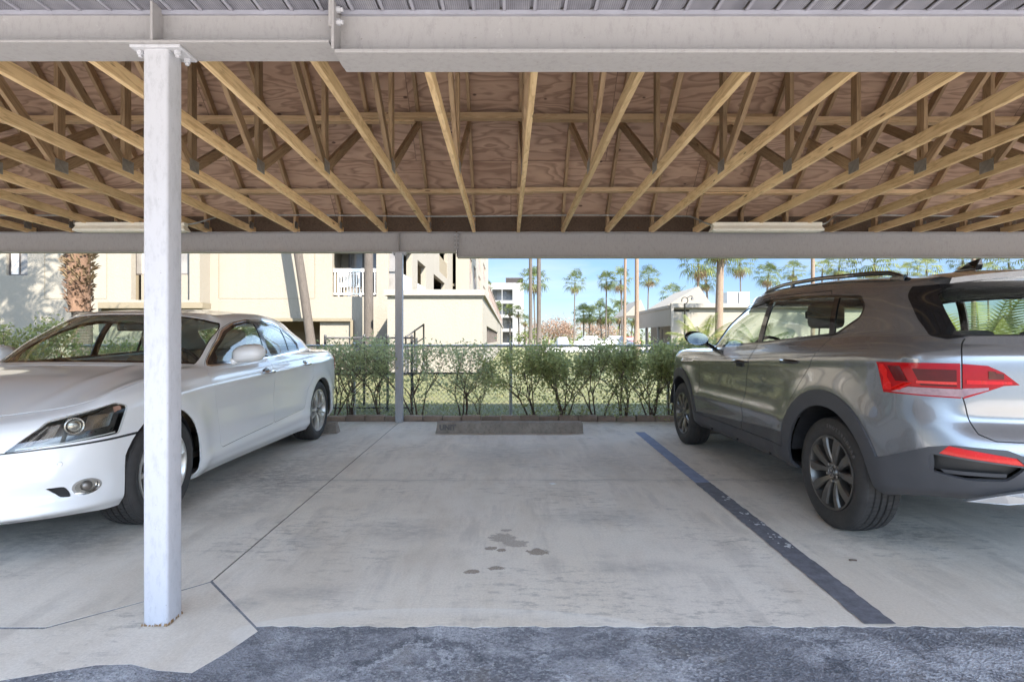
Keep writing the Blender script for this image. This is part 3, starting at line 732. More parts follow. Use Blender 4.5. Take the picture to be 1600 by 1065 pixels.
# ---------------------------------------------------------------- chain link fences
def chain_fence(name, label, Y, xa, xb, zb, zt, posts, mat, dia=0.074, wr=0.0022, rails=(), rr=0.021, pr=0.024):
    e = empty(name, label, 'fence', (0, Y, 0))
    for x in posts:
        bm = bmesh.new(); cyl(bm, (x, 0, -0.1), pr, zt+0.1+0.03, n=12); cyl(bm, (x, 0, zt+0.03), pr*1.15, 0.03, n=12, r2=pr*0.5)
        obj('post', bm, mat, e, auto=40)
    for z in (zt,)+tuple(rails):
        bm = bmesh.new(); tube(bm, [(xa, 0.0, z), (xb, 0.0, z)], rr, 8); obj('rail', bm, mat, e)
    bm = bmesh.new(); H = zt-zb; hd = dia/2*1.0
    slope = 1.0
    n = int((xb-xa+H)/dia)
    for i in range(n):
        for s in (1, -1):
            if s > 0: a = xa-H+i*dia; p = (a, zb); q = (a+H, zt)
            else: a = xa+i*dia; p = (a, zb); q = (a-H, zt)
            def clip(p, q):
                (x1, z1), (x2, z2) = p, q
                for lim, sg in ((xa, 1), (xb, -1)):
                    d1 = (x1-lim)*sg; d2 = (x2-lim)*sg
                    if d1 < 0 and d2 < 0: return None
                    if d1 < 0: t = d1/(d1-d2); x1, z1 = x1+(x2-x1)*t, z1+(z2-z1)*t
                    if d2 < 0: t = d2/(d2-d1); x2, z2 = x2+(x1-x2)*t, z2+(z1-z2)*t
                return (x1, z1), (x2, z2)
            c = clip(p, q)
            if not c: continue
            (x1, z1), (x2, z2) = c
            y = -0.026+0.003*s
            tube(bm, [(x1, y, z1), (x2, y, z2)], wr, 3, caps=False)
    obj('wire_mesh', bm, mat, e)
    return e
chain_fence('chain_link_fence', 'silver galvanised chain link fence running behind the hedge', 8.45, -11, 9, 0.0, 1.04,
            [-9.6, -7.2, -4.8, -2.4, 0.02, 2.45, 4.9, 7.3], M['fence'], wr=0.0025)
chain_fence('black_fence', 'black chain link fence with dark posts, left of the slim rear post', 9.3, -3.15, -1.62, 0.05, 1.165,
            [-3.13, -2.47, -2.07, -1.66], M['black'], rails=(0.55, -0.02), wr=0.0016, rr=0.016, pr=0.022)
e = empty('stair_railing', 'black stair railing rising to the right against the podium wall', 'railing', (0, 18.55, 0))
bm = bmesh.new()
a = P(634, 526, 18.55); b = P(662, 507, 18.55); a.y = b.y = 0
tube(bm, [a, b], 0.03, 8); tube(bm, [a-Vector((0, 0, .45)), b-Vector((0, 0, .45))], 0.02, 8); obj('handrail', bm, M['black'], e)
for t in (0, 0.5, 1.0):
    p = a.lerp(b, t); bm = bmesh.new(); tube(bm, [(p.x, 0, 0), (p.x, 0, p.z+.03)], 0.03, 8); obj('baluster', bm, M['black'], e)

# ---------------------------------------------------------------- buildings
def wall_cells(bm, u0, u1, z0, z1, holes, put):
    us = sorted({u0, u1} | {h[0] for h in holes} | {h[1] for h in holes}); zs = sorted({z0, z1} | {h[2] for h in holes} | {h[3] for h in holes})
    us = [u for u in us if u0 <= u <= u1]; zs = [z for z in zs if z0 <= z <= z1]
    for a, b in zip(us, us[1:]):
        run = None
        for c, d in zip(zs, zs[1:]):
            m = ((a+b)/2, (c+d)/2)
            solid = not any(h[0] < m[0] < h[1] and h[2] < m[1] < h[3] for h in holes)
            if solid: run = (run[0], d) if run else (c, d)
            if not solid and run: put(a, b, *run); run = None
        if run: put(a, b, *run)
def wallY(Y, x0, x1, z0, z1, holes=(), t=0.25, bm=None):
    bm = bm or bmesh.new()
    wall_cells(bm, x0, x1, z0, z1, holes, lambda a, b, c, d: box(bm, a, b, Y, Y+t, c, d)); return bm
def wallX(X, y0, y1, z0, z1, holes=(), t=-0.25, bm=None):
    bm = bm or bmesh.new()
    wall_cells(bm, y0, y1, z0, z1, holes, lambda a, b, c, d: box(bm, min(X, X+t), max(X, X+t), a, b, c, d)); return bm
def xpx(px, Y): return (px-VX)/F*Y
def zpx(py, Y): return CH+(VY-py)/F*Y
cb = empty('condo_building', 'cream stucco condominium block with balconies and a long low podium, left of the scene', 'building', (0, 21, 0))
SPLIT = {'balcony_rail', 'slatted_railing', 'side_glazing', 'sliding_door', 'window_mullions', 'garage_recess'}
def cpart(name, bm, mat, parent=None):
    bm.transform(Matrix.Translation((0, -21, 0))) if (parent or cb) is cb else None
    return split_obj(name.replace('mullions', 'mullion'), bm, M[mat], parent or cb) if name in SPLIT else obj(name, bm, M[mat], parent or cb)
def window(px0, px1, py0, py1, Y, nbars=1, parent=cb, mat='wglass', cur=None):
    """window set 0.12 m back in a wall plane facing the camera"""
    x0, x1, z0, z1 = xpx(px0, Y), xpx(px1, Y), zpx(py1, Y), zpx(py0, Y)
    bm = bmesh.new(); f = 0.05; y = Y-21+0.10
    box(bm, x0, x1, y, y+.06, z0, z0+f); box(bm, x0, x1, y, y+.06, z1-f, z1)
    box(bm, x0, x0+f, y, y+.06, z0+f, z1-f); box(bm, x1-f, x1, y, y+.06, z0+f, z1-f)
    for i in range(nbars):
        c = x0+(x1-x0)*(i+1)/(nbars+1); box(bm, c-f*.5, c+f*.5, y+.002, y+.058, z0+f, z1-f)
    w = obj('window', bm, M['wframe'], parent)
    bm = bmesh.new(); box(bm, x0+f, x1-f, y+.03, y+.035, z0+f, z1-f); obj('pane', bm, M[mat], w)
    if cur:
        bm = bmesh.new(); box(bm, x0+f+(x1-x0)*cur[0], x0+(x1-x0)*cur[1], y+.015, y+.022, z0+f, z1-f); obj('curtain', bm, M['curtain'], w)
    return (x0, x1, z0, z1)
HT = 13.6
# front facade, near block (left) at Y=20.3 with a recessed window bay
YB = 20.3
Hs = [(xpx(10, YB), xpx(43, YB), zpx(430, YB), zpx(385, YB)), (xpx(205, YB), xpx(296, YB), 2.6, HT-1)]
bm = wallY(YB, -30, xpx(312, YB), 0, HT, Hs)
wallX(xpx(312, YB), YB+.25, 21, 0, HT, bm=bm)
wallY(YB+.55, xpx(205, YB), xpx(296, YB), 2.6, HT-1, [(xpx(208, YB+.55), xpx(294, YB+.55), zpx(429, YB+.55), zpx(380, YB+.55))], bm=bm)
cpart('front_wall', bm, 'stucco')
window(10, 43, 385, 430, YB, 1, cur=(0.05, 0.5))
window(208, 294, 380, 429, YB+.55, 1, cur=(0.1, 0.47))
bm = bmesh.new()
zt, zb = zpx(473, 20), zpx(482, 20)
box(bm, xpx(171, YB), xpx(330, YB), 19.72, YB-.002, zb, zt); box(bm, xpx(166, YB), xpx(171, YB), 19.9, YB-.002, zb-.42, zt-.1)
cpart('sill_band', bm, 'bandtrim')
# main facade
bx0, bx1, bz0, bz1 = xpx(519, 21), xpx(588, 21), zpx(463, 21), zpx(381, 21)
Hs = [(bx0, bx1, bz0, 5.1), (xpx(400, 21), xpx(500, 21), 0, zpx(500, 21)), (xpx(607, 21), xpx(619, 21), bz0, 5.1)]
for k in (1, 2, 3): Hs.append((bx0, bx1, bz0+k*2.75, 5.1+k*2.75))
bm = wallY(21, xpx(329, 21)-.25, -4.35, 0, HT, Hs)
wallX(-4.35, 21.25, 41.9, 0, HT, [(22.2, 24.4, 2.75, 5.0), (25.9, 28.4, 2.75, 4.9), (31.4, 36.8, 3.1, 4.9), (34.0, 38.4, 5.35, 7.4), (22.2, 28.4, 5.5, 7.7)] +
      [(a, b, z, z+2.2) for z in (8.2, 10.9) for a, b in ((22.2, 28.4), (31.4, 38.4))], bm=bm)
wallY(41.9, -4.1, -3.1, 0, HT, bm=bm)
wsp = [(42.8, 45.2), (47.5, 50.5), (55, 59), (65, 71)]
fl_ = [(2.9, 4.9), (5.6, 7.6), (8.3, 10.3), (11.0, 12.8)]
wallX(-3.1, 42.15, 80, 0, HT, [(a, b, c, d) for a, b in wsp for c, d in fl_], bm=bm)
box(bm, -30, -3.1, 79.9, 80.1, 0, HT-.01); box(bm, -30, -29.8, 21, 79.9, 0, HT-.01)
box(bm, -29.7, -4.7, 20.9, 79.8, HT-.3, HT-.05); 
cpart('main_wall', bm, 'stucco')
bm = bmesh.new()
for z in (2.55, 5.25, 7.95, 10.65):
    box(bm, -9, -4.65, 21.3, 24.8, z, z+.18); box(bm, -9, -4.65, 25.2, 41.7, z, z+.18)
    box(bm, -8, -3.4, 42.2, 79, z, z+.18)
box(bm, -29, -4.7, 24.9, 25.1, 0, HT-.5); box(bm, -5.9, -5.75, 25.2, 41.6, 0, HT-.5); box(bm, -4.9, -4.7, 42.3, 79, 0, HT-.5)
box(bm, bx0-.19, bx1+.19, 22.75, 22.85, 0, HT-.5); box(bm, bx0-.35, bx0-.2, 21.3, 24.8, 0, HT-.5); box(bm, bx1+.2, bx1+.35, 21.3, 24.8, 0, HT-.5)
cpart('inner_walls', bm, 'bandtrim')
# dark parking level opening with a beam
bm = bmesh.new(); box(bm, xpx(400, 21), xpx(500, 21), 22.2, 22.3, 0, 1.9); cpart('garage_recess', bm, 'void')
bm = bmesh.new(); box(bm, xpx(330, 21), xpx(549, 21), 20.86, 20.998, zpx(502, 21), zpx(497, 21)); box(bm, xpx(549, 21), xpx(553, 21), 20.86, 20.998, 0, zpx(500, 21)); cpart('band_course', bm, 'bandtrim')
# panel score lines
bm = bmesh.new()
for px in (342, 492): box(bm, xpx(px, 21)-.015, xpx(px, 21)+.015, 20.995, 20.9985, zpx(466, 21), HT)
box(bm, xpx(342, 21)+.015, xpx(492, 21)-.015, 20.995, 20.9985, zpx(466.6, 21), zpx(465.8, 21))
for px in (70, 167): box(bm, xpx(px, YB)-.012, xpx(px, YB)+.012, YB-.006, YB-.002, zpx(466, YB), HT)
box(bm, xpx(70, YB)+.012, xpx(167, YB)-.012, YB-.006, YB-.002, zpx(466.6, YB), zpx(465.8, YB))
cpart('score_lines', bm, 'bandtrim')
# balcony glazing + railings
def rail_obj(x0, x1, Y, z0, h, n, mat='whitem', top=0.13):
    bm = bmesh.new(); y = Y-21
    box(bm, x0, x1, y-.04, y+.04, z0+h-top, z0+h); box(bm, x0, x1, y-.02, y+.02, z0+.08, z0+.13)
    for i in range(n):
        x = x0+(x1-x0)*(i+.5)/n; box(bm, x-.014, x+.014, y-.012, y+.012, z0+.13, z0+h-top)
    return bm
for k in range(4):
    z = bz0+k*2.75
    bal = cpart('balcony', (lambda b: (box(b, bx0+.01, bx1-.01, 21.02, 21.24, z-.12, z-.001), b)[1])(bmesh.new()), 'stuccoG')
    obj('railing', rail_obj(bx0+.02, bx1-.02, 21.12, z, 1.08, 14), M['whitem'], bal)
    bm = bmesh.new(); y = 22.66-21
    box(bm, bx0+.15, bx0+1.4, y-.02, y+.03, z, z+2.05); g_ = obj('balcony_door', bm, M['wglass'], bal)
    bm = bmesh.new()
    for xx in (bx0+.15, bx0+.72, bx0+1.34): box(bm, xx, xx+.07, y-.05, y-.021, z, z+2.05)
    box(bm, bx0+.15, bx0+1.41, y-.05, y-.021, z+2.051, z+2.12); obj('door_frame', bm, M['wframe'], g_)
# corner windows beyond the second trunk
for k in range(4):
    x0, x1 = xpx(607, 21), xpx(619, 21); z = bz0+k*2.75
bm = bmesh.new(); box(bm, xpx(607, 21), xpx(619, 21), 21.12, 21.16, bz0, 5.05); box(bm, xpx(607, 21), xpx(619, 21), 21.06, 21.119, 3.75, 3.87)
cpart('corner_glazing', bm, 'wglass')
bm = bmesh.new()
x = -4.6
box(bm, -4.46, -4.40, 22.21, 24.39, 2.751, 3.84)
box(bm, -4.46, -4.40, 25.91, 28.39, 2.751, 3.82)
cpart('balcony_rail', bm, 'whitem')
bm = bmesh.new()
for (a, b, z) in ((34.0, 38.4, 5.35), (31.4, 38.4, 8.2), (31.4, 38.4, 10.9)):
    n = int((b-a)/.14)
    for i in range(n): box(bm, -4.42, -4.38, a+i*.14, a+i*.14+.10, z, z+1.05)
cpart('slatted_railing', bm, 'bandtrim'); 
bm = bmesh.new()
for a, b in wsp:
    for c, d in fl_: box(bm, -3.22, -3.19, a, b, c+.9, d); 
cpart('side_glazing', bm, 'wglass')
bm = bmesh.new(); m_br = pmat('brown_louvre', (0.17, 0.13, 0.11), 0.8)
for a, b in wsp:
    for c, d in fl_:
        box(bm, -3.2, -3.14, a, b, c, c+.88); box(bm, -3.19, -3.12, (a+b)/2-.05, (a+b)/2+.05, c+.9, d)
bm.transform(Matrix.Translation((0, -21, 0))); split_obj('louvre_panel', bm, m_br, cb)
bm = bmesh.new()
for (a, b, c, d) in [(22.2, 24.4, 2.75, 5.0), (25.9, 28.4, 2.75, 4.9), (31.4, 36.8, 3.1, 4.9)]:
    for f_ in (0.25, 0.6): box(bm, -5.745, -5.70, a+(b-a)*f_, a+(b-a)*f_+.9, c, d-.3)
cpart('sliding_door', bm, 'wglass')
# podium
bm = wallY(19, -4.24, -0.94, 0, 2.66)
wallX(-0.94, 19.25, 76, 0, 2.66, [(22.6, 44, 0.95, 1.70)], bm=bm); box(bm, -4.24, -4.0, 19.25, 20.99, 0, 2.66)
box(bm, -4.0, -1.2, 19.25, 75.9, 2.3, 2.45); cpart('podium_wall', bm, 'stucco')
bm = bmesh.new(); box(bm, -4.34, -0.84, 18.88, 19.25, 2.66, 2.86); box(bm, -1.19, -0.84, 19.25, 76, 2.66, 2.86); box(bm, -4.1, -0.90, 18.94, 18.998, 2.60, 2.66); cpart('podium_cornice', bm, 'stuccoG')
bm = bmesh.new(); box(bm, xpx(662, 20.6), -1.1, 20.5, 20.7, 2.45, zpx(457, 20.6)); cpart('roof_parapet', bm, 'stuccoG')
bm = bmesh.new(); box(bm, -1.12, -1.08, 22.6, 44, 0.95, 1.70); cpart('podium_window', bm, 'wglass')
bm = bmesh.new()
for i in range(12):
    y = 22.6+i*1.95; box(bm, -1.07, -1.0, y-.06, y+.06, 0.95, 1.70)
cpart('window_mullions', bm, 'wframe')
bm = bmesh.new()
for i in range(150):
    y = 27+i*.32; box(bm, -1.03, -0.99, y, y+.16, 2.86, 3.72)
box(bm, -1.05, -0.97, 27, 75, 3.72, 3.8); bm.transform(Matrix.Translation((0, -21, 0))); obj('roof_railing', bm, m_br, cb)
# stacked chairs on the balcony (seen through the railing)
def patio_chair(x, y, z, rz, label):
    e = empty('patio_chair', label, 'chair', (x, y, z), rz, 'white plastic chairs folded on the balcony')
    bm = bmesh.new(); rbox(bm, 0, 0, 0.42, 0.46, 0.44, 0.03, 0.01); obj('seat', bm, M['whitem'], e)
    bm = bmesh.new()
    for i in range(5): box(bm, -0.2+i*.09, -0.15+i*.09, 0.20, 0.225, 0.44, 0.9)
    box(bm, -0.22, 0.26, 0.195, 0.23, 0.9, 0.95); obj('backrest', bm, M['whitem'], e)
    for sx in (-1, 1):
        for sy in (-1, 1):
            bm = bmesh.new(); tube(bm, [(sx*.2, sy*.18, .41), (sx*.23, sy*.21, 0)], .02, 8); obj('leg', bm, M['whitem'], e)
patio_chair(xpx(541, 21.6), 21.62, bz0, R(170), 'left one of two white plastic chairs behind the balcony railing')
patio_chair(xpx(554, 21.6), 21.66, bz0, R(188), 'right one of two white plastic chairs behind the balcony railing')

# far white building
fb = empty('apartment_block', 'tall white apartment block in the distance behind the podium corner', 'building', (0, 110, 0))
Yf = 110
x0, x1 = xpx(757, Yf), xpx(815, Yf)
Hs = []
for k in range(4):
    zt_ = zpx(452+22*k, Yf); Hs.append((xpx(769, Yf), xpx(784, Yf), zt_-2.2, zt_)); Hs.append((xpx(785, Yf), xpx(801, Yf), zt_-2.2, zt_))
bm = wallY(Yf, x0, x1, 0, zpx(442, Yf), Hs, 0.4); box(bm, x0, x1, Yf+2.2, Yf+2.6, 0, zpx(443, Yf)); box(bm, x1, x1+.4, Yf+.01, Yf+30, 0, zpx(442.2, Yf)); box(bm, x0, x1, Yf+.41, Yf+30, zpx(445, Yf), zpx(443, Yf))
for k in range(4): z = zpx(452+22*k, Yf)-2.2; box(bm, xpx(768, Yf), xpx(802, Yf), Yf+.41, Yf+2.19, z-.25, z)
bm.transform(Matrix.Translation((0, -Yf, 0))); obj('wall', bm, M['white'], fb)
bm = bmesh.new()
for h in Hs:
    box(bm, h[0], h[0]+.9, 2.1, 2.15, h[2], h[3]-.2)
split_obj('balcony_door', bm, M['wglass'], fb)
bm = bmesh.new(); z = zpx(441, Yf)
for i in range(5): box(bm, xpx(790, Yf), xpx(818, Yf), 3+i*.01, 6+i*.01, z+.15+i*.25, z+.28+i*.25)
box(bm, xpx(787, Yf), xpx(820, Yf), 2.5, 6.5, z-.0, z+.12); obj('roof_louvre', bm, M['wframe'], fb)

# beige low building on the right
Yr = 45
rb = empty('clubhouse', 'low cream building with a flat fascia, gable and open porch behind the hedge', 'building', (0, Yr, 0))
XL = 13.3
bm = wallY(Yr+.3, XL+.3, 34, 0, 3.75, [(xpx(1073, Yr), xpx(1078, Yr), 0, 2.3)])
wallX(XL+1.6, Yr+.6, Yr+12.5, 0, 3.6, [(Yr+3.0, Yr+3.7, .4, 2.1), (Yr+8, Yr+8.5, .4, 2.1)], t=.2, bm=bm); box(bm, XL+1.6, 34, Yr+12.5, Yr+12.7, 0, 3.7)
bm.transform(Matrix.Translation((0, -Yr, 0))); obj('wall', bm, M['stucco'], rb)
bm = bmesh.new()
box(bm, XL, 34.5, -.05, .298, 3.75, 4.1); box(bm, XL, XL+.2, .3, 12.5, 2.25, 3.72); box(bm, XL+.2, XL+1.59, .3, 12.5, 3.45, 3.6)
box(bm, XL, XL+.22, -.04, .2, 0, 3.749)
box(bm, XL-.05, XL+.3, .301, 12.6, 3.73, 3.98)
obj('fascia', bm, M['stuccoG'], rb)
bm = bmesh.new()
for y in (4.2, 8.4, 12.3): box(bm, XL, XL+.2, y, y+.2, 0, 2.249)
split_obj('porch_post', bm, M['stuccoG'], rb)
bm = bmesh.new(); box(bm, xpx(1073, Yr), xpx(1078, Yr), .42, .46, 0, 2.3); obj('door', bm, m_br, rb)
bm = bmesh.new(); box(bm, XL+1.65, XL+1.7, 3.0, 3.7, .4, 2.1); box(bm, XL+1.65, XL+1.7, 8, 8.5, .4, 2.1); split_obj('window', bm, M['wframe'], rb)
bm = bmesh.new(); y = 2.5
ax = xpx(1092, Yr+y); az = zpx(447, Yr+y); lx = xpx(1040, Yr+y); rx = xpx(1114, Yr+y); bz = 3.99
prism(bm, [(lx, y, bz), (rx, y, bz), (ax, y, az)], (0, 7, 0)); fixn(bm); obj('gable', bm, M['stucco'], rb)
bm = bmesh.new(); y = 12
prism(bm, [(xpx(975, Yr+y), y, 3.6), (xpx(1012, Yr+y), y, 3.6), (xpx(1001, Yr+y), y, zpx(468, Yr+y))], (0, 6, 0)); fixn(bm); obj('gable', bm, M['stucco'], rb)
bm = bmesh.new(); box(bm, XL+.3, 34.4, .3, 12.4, 3.76, 3.9); obj('roof', bm, M['stuccoG'], rb)
for i, (pa, pb, tp) in enumerate(((1133, 1149, 457), (1151, 1167, 456.5))):
    Yh = 50; e = empty('air_conditioner', ['left', 'right'][i]+' one of two grey air conditioners on the low cream roof', 'air conditioner', (xpx((pa+pb)/2, Yh), Yh, 3.9), 0, 'rooftop air conditioners')
    w = (pb-pa)/F*Yh/2; h = zpx(tp, Yh)-3.9
    bm = bmesh.new(); box(bm, -w, w, -.5, .5, 0, h-.08); obj('cabinet', bm, M['galv'], e)
    bm = bmesh.new()
    for k in range(7): box(bm, -w+.06, w-.06, -.53, -.501, .1+k*(h-.25)/7, .1+(k+.55)*(h-.25)/7)
    obj('grille', bm, M['galv'], e); bm = bmesh.new(); box(bm, -w-.03, w+.03, -.53, .53, h-.078, h); obj('lid', bm, M['galv'], e)
# curled lamp post
e = empty('lamp_post', 'dark curled lamp post in front of the low cream building', 'lamp post', (xpx(1070, 30), 30, 0))
bm = bmesh.new(); zt_ = zpx(474, 30)
tube(bm, [(0, 0, -.1), (0, 0, 1), (0, 0, zt_)], [.06, .045, .04], 10)
obj('pole', bm, M['black'], e)
bm = bmesh.new(); r_ = .17
tube(bm, [(r_*math.sin(a), 0, zt_+r_-r_*math.cos(a)*1.05) for a in [R(x) for x in range(0, 301, 20)]], .03, 8)
tube(bm, [(.12, 0, zt_+.3), (.3, 0, zt_+.42), (.42, 0, zt_+.38)], .03, 8); obj('curl_bracket', bm, M['black'], e)
bm = bmesh.new(); cyl(bm, (.42, 0, zt_+.2), .10, .16, r2=.04, n=14); obj('lamp_shade', bm, M['black'], e)
# long pale wall and road far away
bm = bmesh.new(); poly(bm, [(2, 52, -.05), (60, 52, -.05), (60, 96, -.05), (2, 96, -.05)]); struct('far_parking_lot', bm, M['paving'])

# ---------------------------------------------------------------- far parked cars
def far_car(x, y, rz, col, label):
    e = empty('parked_car', label, 'car', (x, y, 0), rz, 'cars parked in the far lot')
    m = pmat('far_paint', col, 0.3, 0.03, coat=0.5)
    bm = bmesh.new()
    sec = [(-2.2, .55, .80), (-2.1, .32, .92), (-1.4, .28, .98), (.9, .28, .98), (1.7, .28, .88), (2.15, .33, .72), (2.22, .5, .6)]
    rings = []
    for xx, z0, z1 in sec:
        w = .86 if abs(xx) < 2 else .72
        rings.append([bm.verts.new(p) for p in ((xx, -w, z0), (xx, -w-.03, (z0+z1)/2), (xx, -w+.06, z1), (xx, w-.06, z1), (xx, w+.03, (z0+z1)/2), (xx, w, z0))])
    for a, b in zip(rings, rings[1:]):
        for k in range(6): bm.faces.new((a[k], a[(k+1) % 6], b[(k+1) % 6], b[k]))
    bm.faces.new(rings[0]); bm.faces.new(rings[-1]); fixn(bm); obj('body', bm, m, e, bevel=.04, auto=40)
    bm = bmesh.new()
    pr = [(-1.7, .98), (-1.15, 1.42), (.25, 1.45), (1.05, .98)]
    a = [bm.verts.new((x_, -.66 if z > 1.2 else -.78, z-.01)) for x_, z in pr]; b = [bm.verts.new((x_, .66 if z > 1.2 else .78, z-.01)) for x_, z in pr]
    for k in range(4): bm.faces.new((a[k], a[(k+1) % 4], b[(k+1) % 4], b[k]))
    bm.faces.new(a); bm.faces.new(b); fixn(bm); obj('cabin_glass', bm, M['wglass'], e, bevel=.03)
    bm = bmesh.new(); rbox(bm, -.45, 0, 1.465, 1.5, 1.24, .05, .02); obj('roof', bm, m, e)
    for xx in (-1.35, 1.35):
        for yy in (-.84, .70):
            bm = bmesh.new(); cyl(bm, (xx, yy, .32), .32, .16, axis='y', n=18); w_ = obj('wheel', bm, M['black'], e)
            bm = bmesh.new(); cyl(bm, (xx, yy-.01, .32), .19, .18, axis='y', n=12); obj('rim', bm, M['galv'], w_)
far_car(xpx(928, 62), 62, R(4), (.72, .72, .72), 'white parked car seen far off over the hedge, leftmost in the far lot')
far_car(xpx(956, 58), 58, R(176), (.78, .78, .76), 'white parked car far off, right of the leftmost distant car')
far_car(xpx(878, 80), 80, R(90), (.30, .33, .38), 'dark blue-grey car far away between the thin palms')
far_car(xpx(985, 70), 70, R(60), (.6, .1, .08), 'small red car far away near the porch')

# ---------------------------------------------------------------- plants
def fan_leaf(bm, base, d, L, Rf, seg=13, droop=.35, up=Vector((0, 0, 1))):
    d = d.normalized(); side = d.cross(up)
    if side.length < .1: side = d.cross(Vector((1, 0, 0)))
    side.normalize(); nrm = side.cross(d).normalized()
    hub = base + d*L; w = .018*Rf/0.8
    vs = [bm.verts.new(p) for p in (base-side*w, base+side*w, hub+side*w, hub-side*w)]; bm.faces.new(vs)
    for i in range(seg):
        a = -1.75+3.5*i/(seg-1)
        dr = (d*math.cos(a)+side*math.sin(a)).normalized()
        r = Rf*(0.72+.28*math.cos(a*.55))*random.uniform(.85, 1.08)
        p1 = hub+dr*r*.55 + nrm*(.04*Rf); tip = hub+dr*r - Vector((0, 0, 1))*droop*r*random.uniform(.4, 1.1)
        ww = .11*Rf; pr = (side*math.cos(a)-d*math.sin(a))*ww/2
        a0 = bm.verts.new(hub); b0 = bm.verts.new(p1-pr); b1 = bm.verts.new(p1+pr); t = bm.verts.new(tip)
        bm.faces.new((a0, b0, b1)); bm.faces.new((b0, t, b1))
def crown_bm(Rc=1.3, n=38, seed=0, flat=0.0, dead=True):
    random.seed(seed); bm = bmesh.new()
    for i in range(n):
        az = i*2.39996+random.uniform(-.2, .2); t = (i+.5)/n
        el = R(78)-t*R(125)+random.uniform(-.12, .12)
        d = Vector((math.cos(az)*math.cos(el), math.sin(az)*math.cos(el), math.sin(el)))
        fan_leaf(bm, Vector((0, 0, 0))+d*.05, d, Rc*random.uniform(.38, .66), Rc*random.uniform(.34, .50), seg=11, droop=.3+.5*t)
    nf = len(bm.faces)
    if dead:
        for i in range(12):
            az = i*2.39996+1; el = R(-68)+random.uniform(-.15, .15)
            d = Vector((math.cos(az)*math.cos(el), math.sin(az)*math.cos(el), math.sin(el)))
            fan_leaf(bm, Vector((0, 0, -.1)), d, Rc*.35, Rc*.36, seg=9, droop=.5)
    for i, f in enumerate(bm.faces): f.material_index = 0 if i < nf else 1
    me = bpy.data.meshes.new('crown'); bm.to_mesh(me); bm.free(); return me
crowns = [crown_bm(1, n_, s) for s, n_ in enumerate((34, 40, 28))] + [crown_bm(1, 24, 7, dead=False)]
for c in crowns: c.materials.append(M['frond']); c.materials.append(M['dead'])
crownY = crowns[3].copy(); crownY.materials.clear(); crownY.materials.append(M['frondY']); crownY.materials.append(M['dead'])
def trunk_bm(pts, rs_, n=12):
    bm = bmesh.new(); tube(bm, pts, rs_, n, caps=True); return bm
def palm(x, y, h, rc, label, rt=.16, ci=0, mat='trunk', lean=(0, 0), group='palms standing beyond the fence', base=1.0, yel=False, lp=2.0):
    e = empty('palm_tree', label, 'palm tree', (x, y, -.08), 0, group)
    n = 7; pts = []; rr_ = []
    if lean == (0, 0) and y > 45: lean = (random.gauss(0, .25), 0)
    for i in range(n+1):
        t = i/n; pts.append((lean[0]*t**lp, lean[1]*t**lp, h*t)); rr_.append(rt*(1.25*base if i == 0 else 1.0-.22*t))
    obj('trunk', trunk_bm(pts, rr_), M[mat], e)
    c = link_mesh('crown', crownY if yel else crowns[ci % 4], e); c.location = (lean[0], lean[1], h); q_ = random.uniform(.85, 1.15); c.scale = (rc, rc, rc*q_); c.rotation_euler = (random.uniform(-.15, .15), random.uniform(-.15, .15), random.uniform(0, 6))
    return e
# (px, py crown centre, height m, crown px radius, kind, words)
PL = [
 (897, 441, 11.0, 15, 0, 'lone slender palm standing clear against the sky right of the twin dark trunks'),
 (947, 439, 11.5, 13, 1, 'slender palm left of the palm touching the thin pale trunk'),
 (972, 437, 11.5, 17, 2, 'palm whose crown is crossed by the thinner pale trunk'),
 (1012, 433, 11.0, 17, 0, 'palm with brown skirt just right of the thicker pale trunk'),
 (912, 490, 6.0, 15, 1, 'short palm below the lone slender palm'),
 (921, 492, 6.0, 12, 2, 'short pale palm at the right of the pair of short palms'),
 (940, 489, 6.2, 16, 0, 'short palm with pale trunk among the far short palms'),
 (951, 494, 5.5, 12, 1, 'dark short palm hidden behind the pale trunk palm'),
 (968, 487, 6.5, 19, 2, 'stout short palm left of the thin pale trunk'),
 (986, 495, 5.5, 14, 0, 'short palm between the two tall pale trunks'),
 (836, 438, 11.5, 20, 1, 'palm crown showing behind the twin dark trunks'),
 (797, 484, 7.5, 10, 2, 'palm in front of the far white block, centre'),
 (776, 478, 8.0, 8, 0, 'palm close to the podium corner before the white block'),
 (762, 446, 11, 9, 1, 'palm half hidden behind the condominium corner'),
 (811, 486, 6.5, 9, 2, 'thin palm at the right edge of the far white block'),
 (820, 500, 5.0, 9, 0, 'small palm at the foot of the white block, right'),
 (1090, 411, 13.0, 25, 1, 'palm with brown trunk rising behind the gable'),
 (1107, 436, 11.0, 17, 2, 'palm with drooping skirt between gable and tan trunk'),
 (1158, 410, 13.0, 22, 0, 'palm above the rooftop air conditioners'),
 (1195, 430, 11.5, 17, 1, 'dark green palm just left of the roof rail'),
 (1238, 423, 11.5, 17, 2, 'round dense palm above the front of the roof rail'),
 (1305, 414, 12.5, 19, 0, 'palm above the middle of the roof rail, right of a bare trunk'),
 (1283, 419, 12.5, 16, 3, 'small palm crown beside the bare trunk over the roof rail'),
 (1367, 412, 12.5, 27, 1, 'large palm with orange trunk over the rear of the roof rail'),
 (1418, 424, 11.5, 17, 3, 'yellowish palm crown left of the shark fin antenna'),
 (1448, 420, 11.5, 20, 3, 'yellowish palm crown between the large palm and the shark fin antenna'),
 (1503, 407, 12.5, 19, 2, 'palm rising behind the shark fin antenna'),
 (1545, 422, 11.0, 14, 3, 'low palm crown right of the shark fin antenna'),
 (1580, 410, 12.5, 26, 0, 'big pale palm at the right edge of the picture'),
]
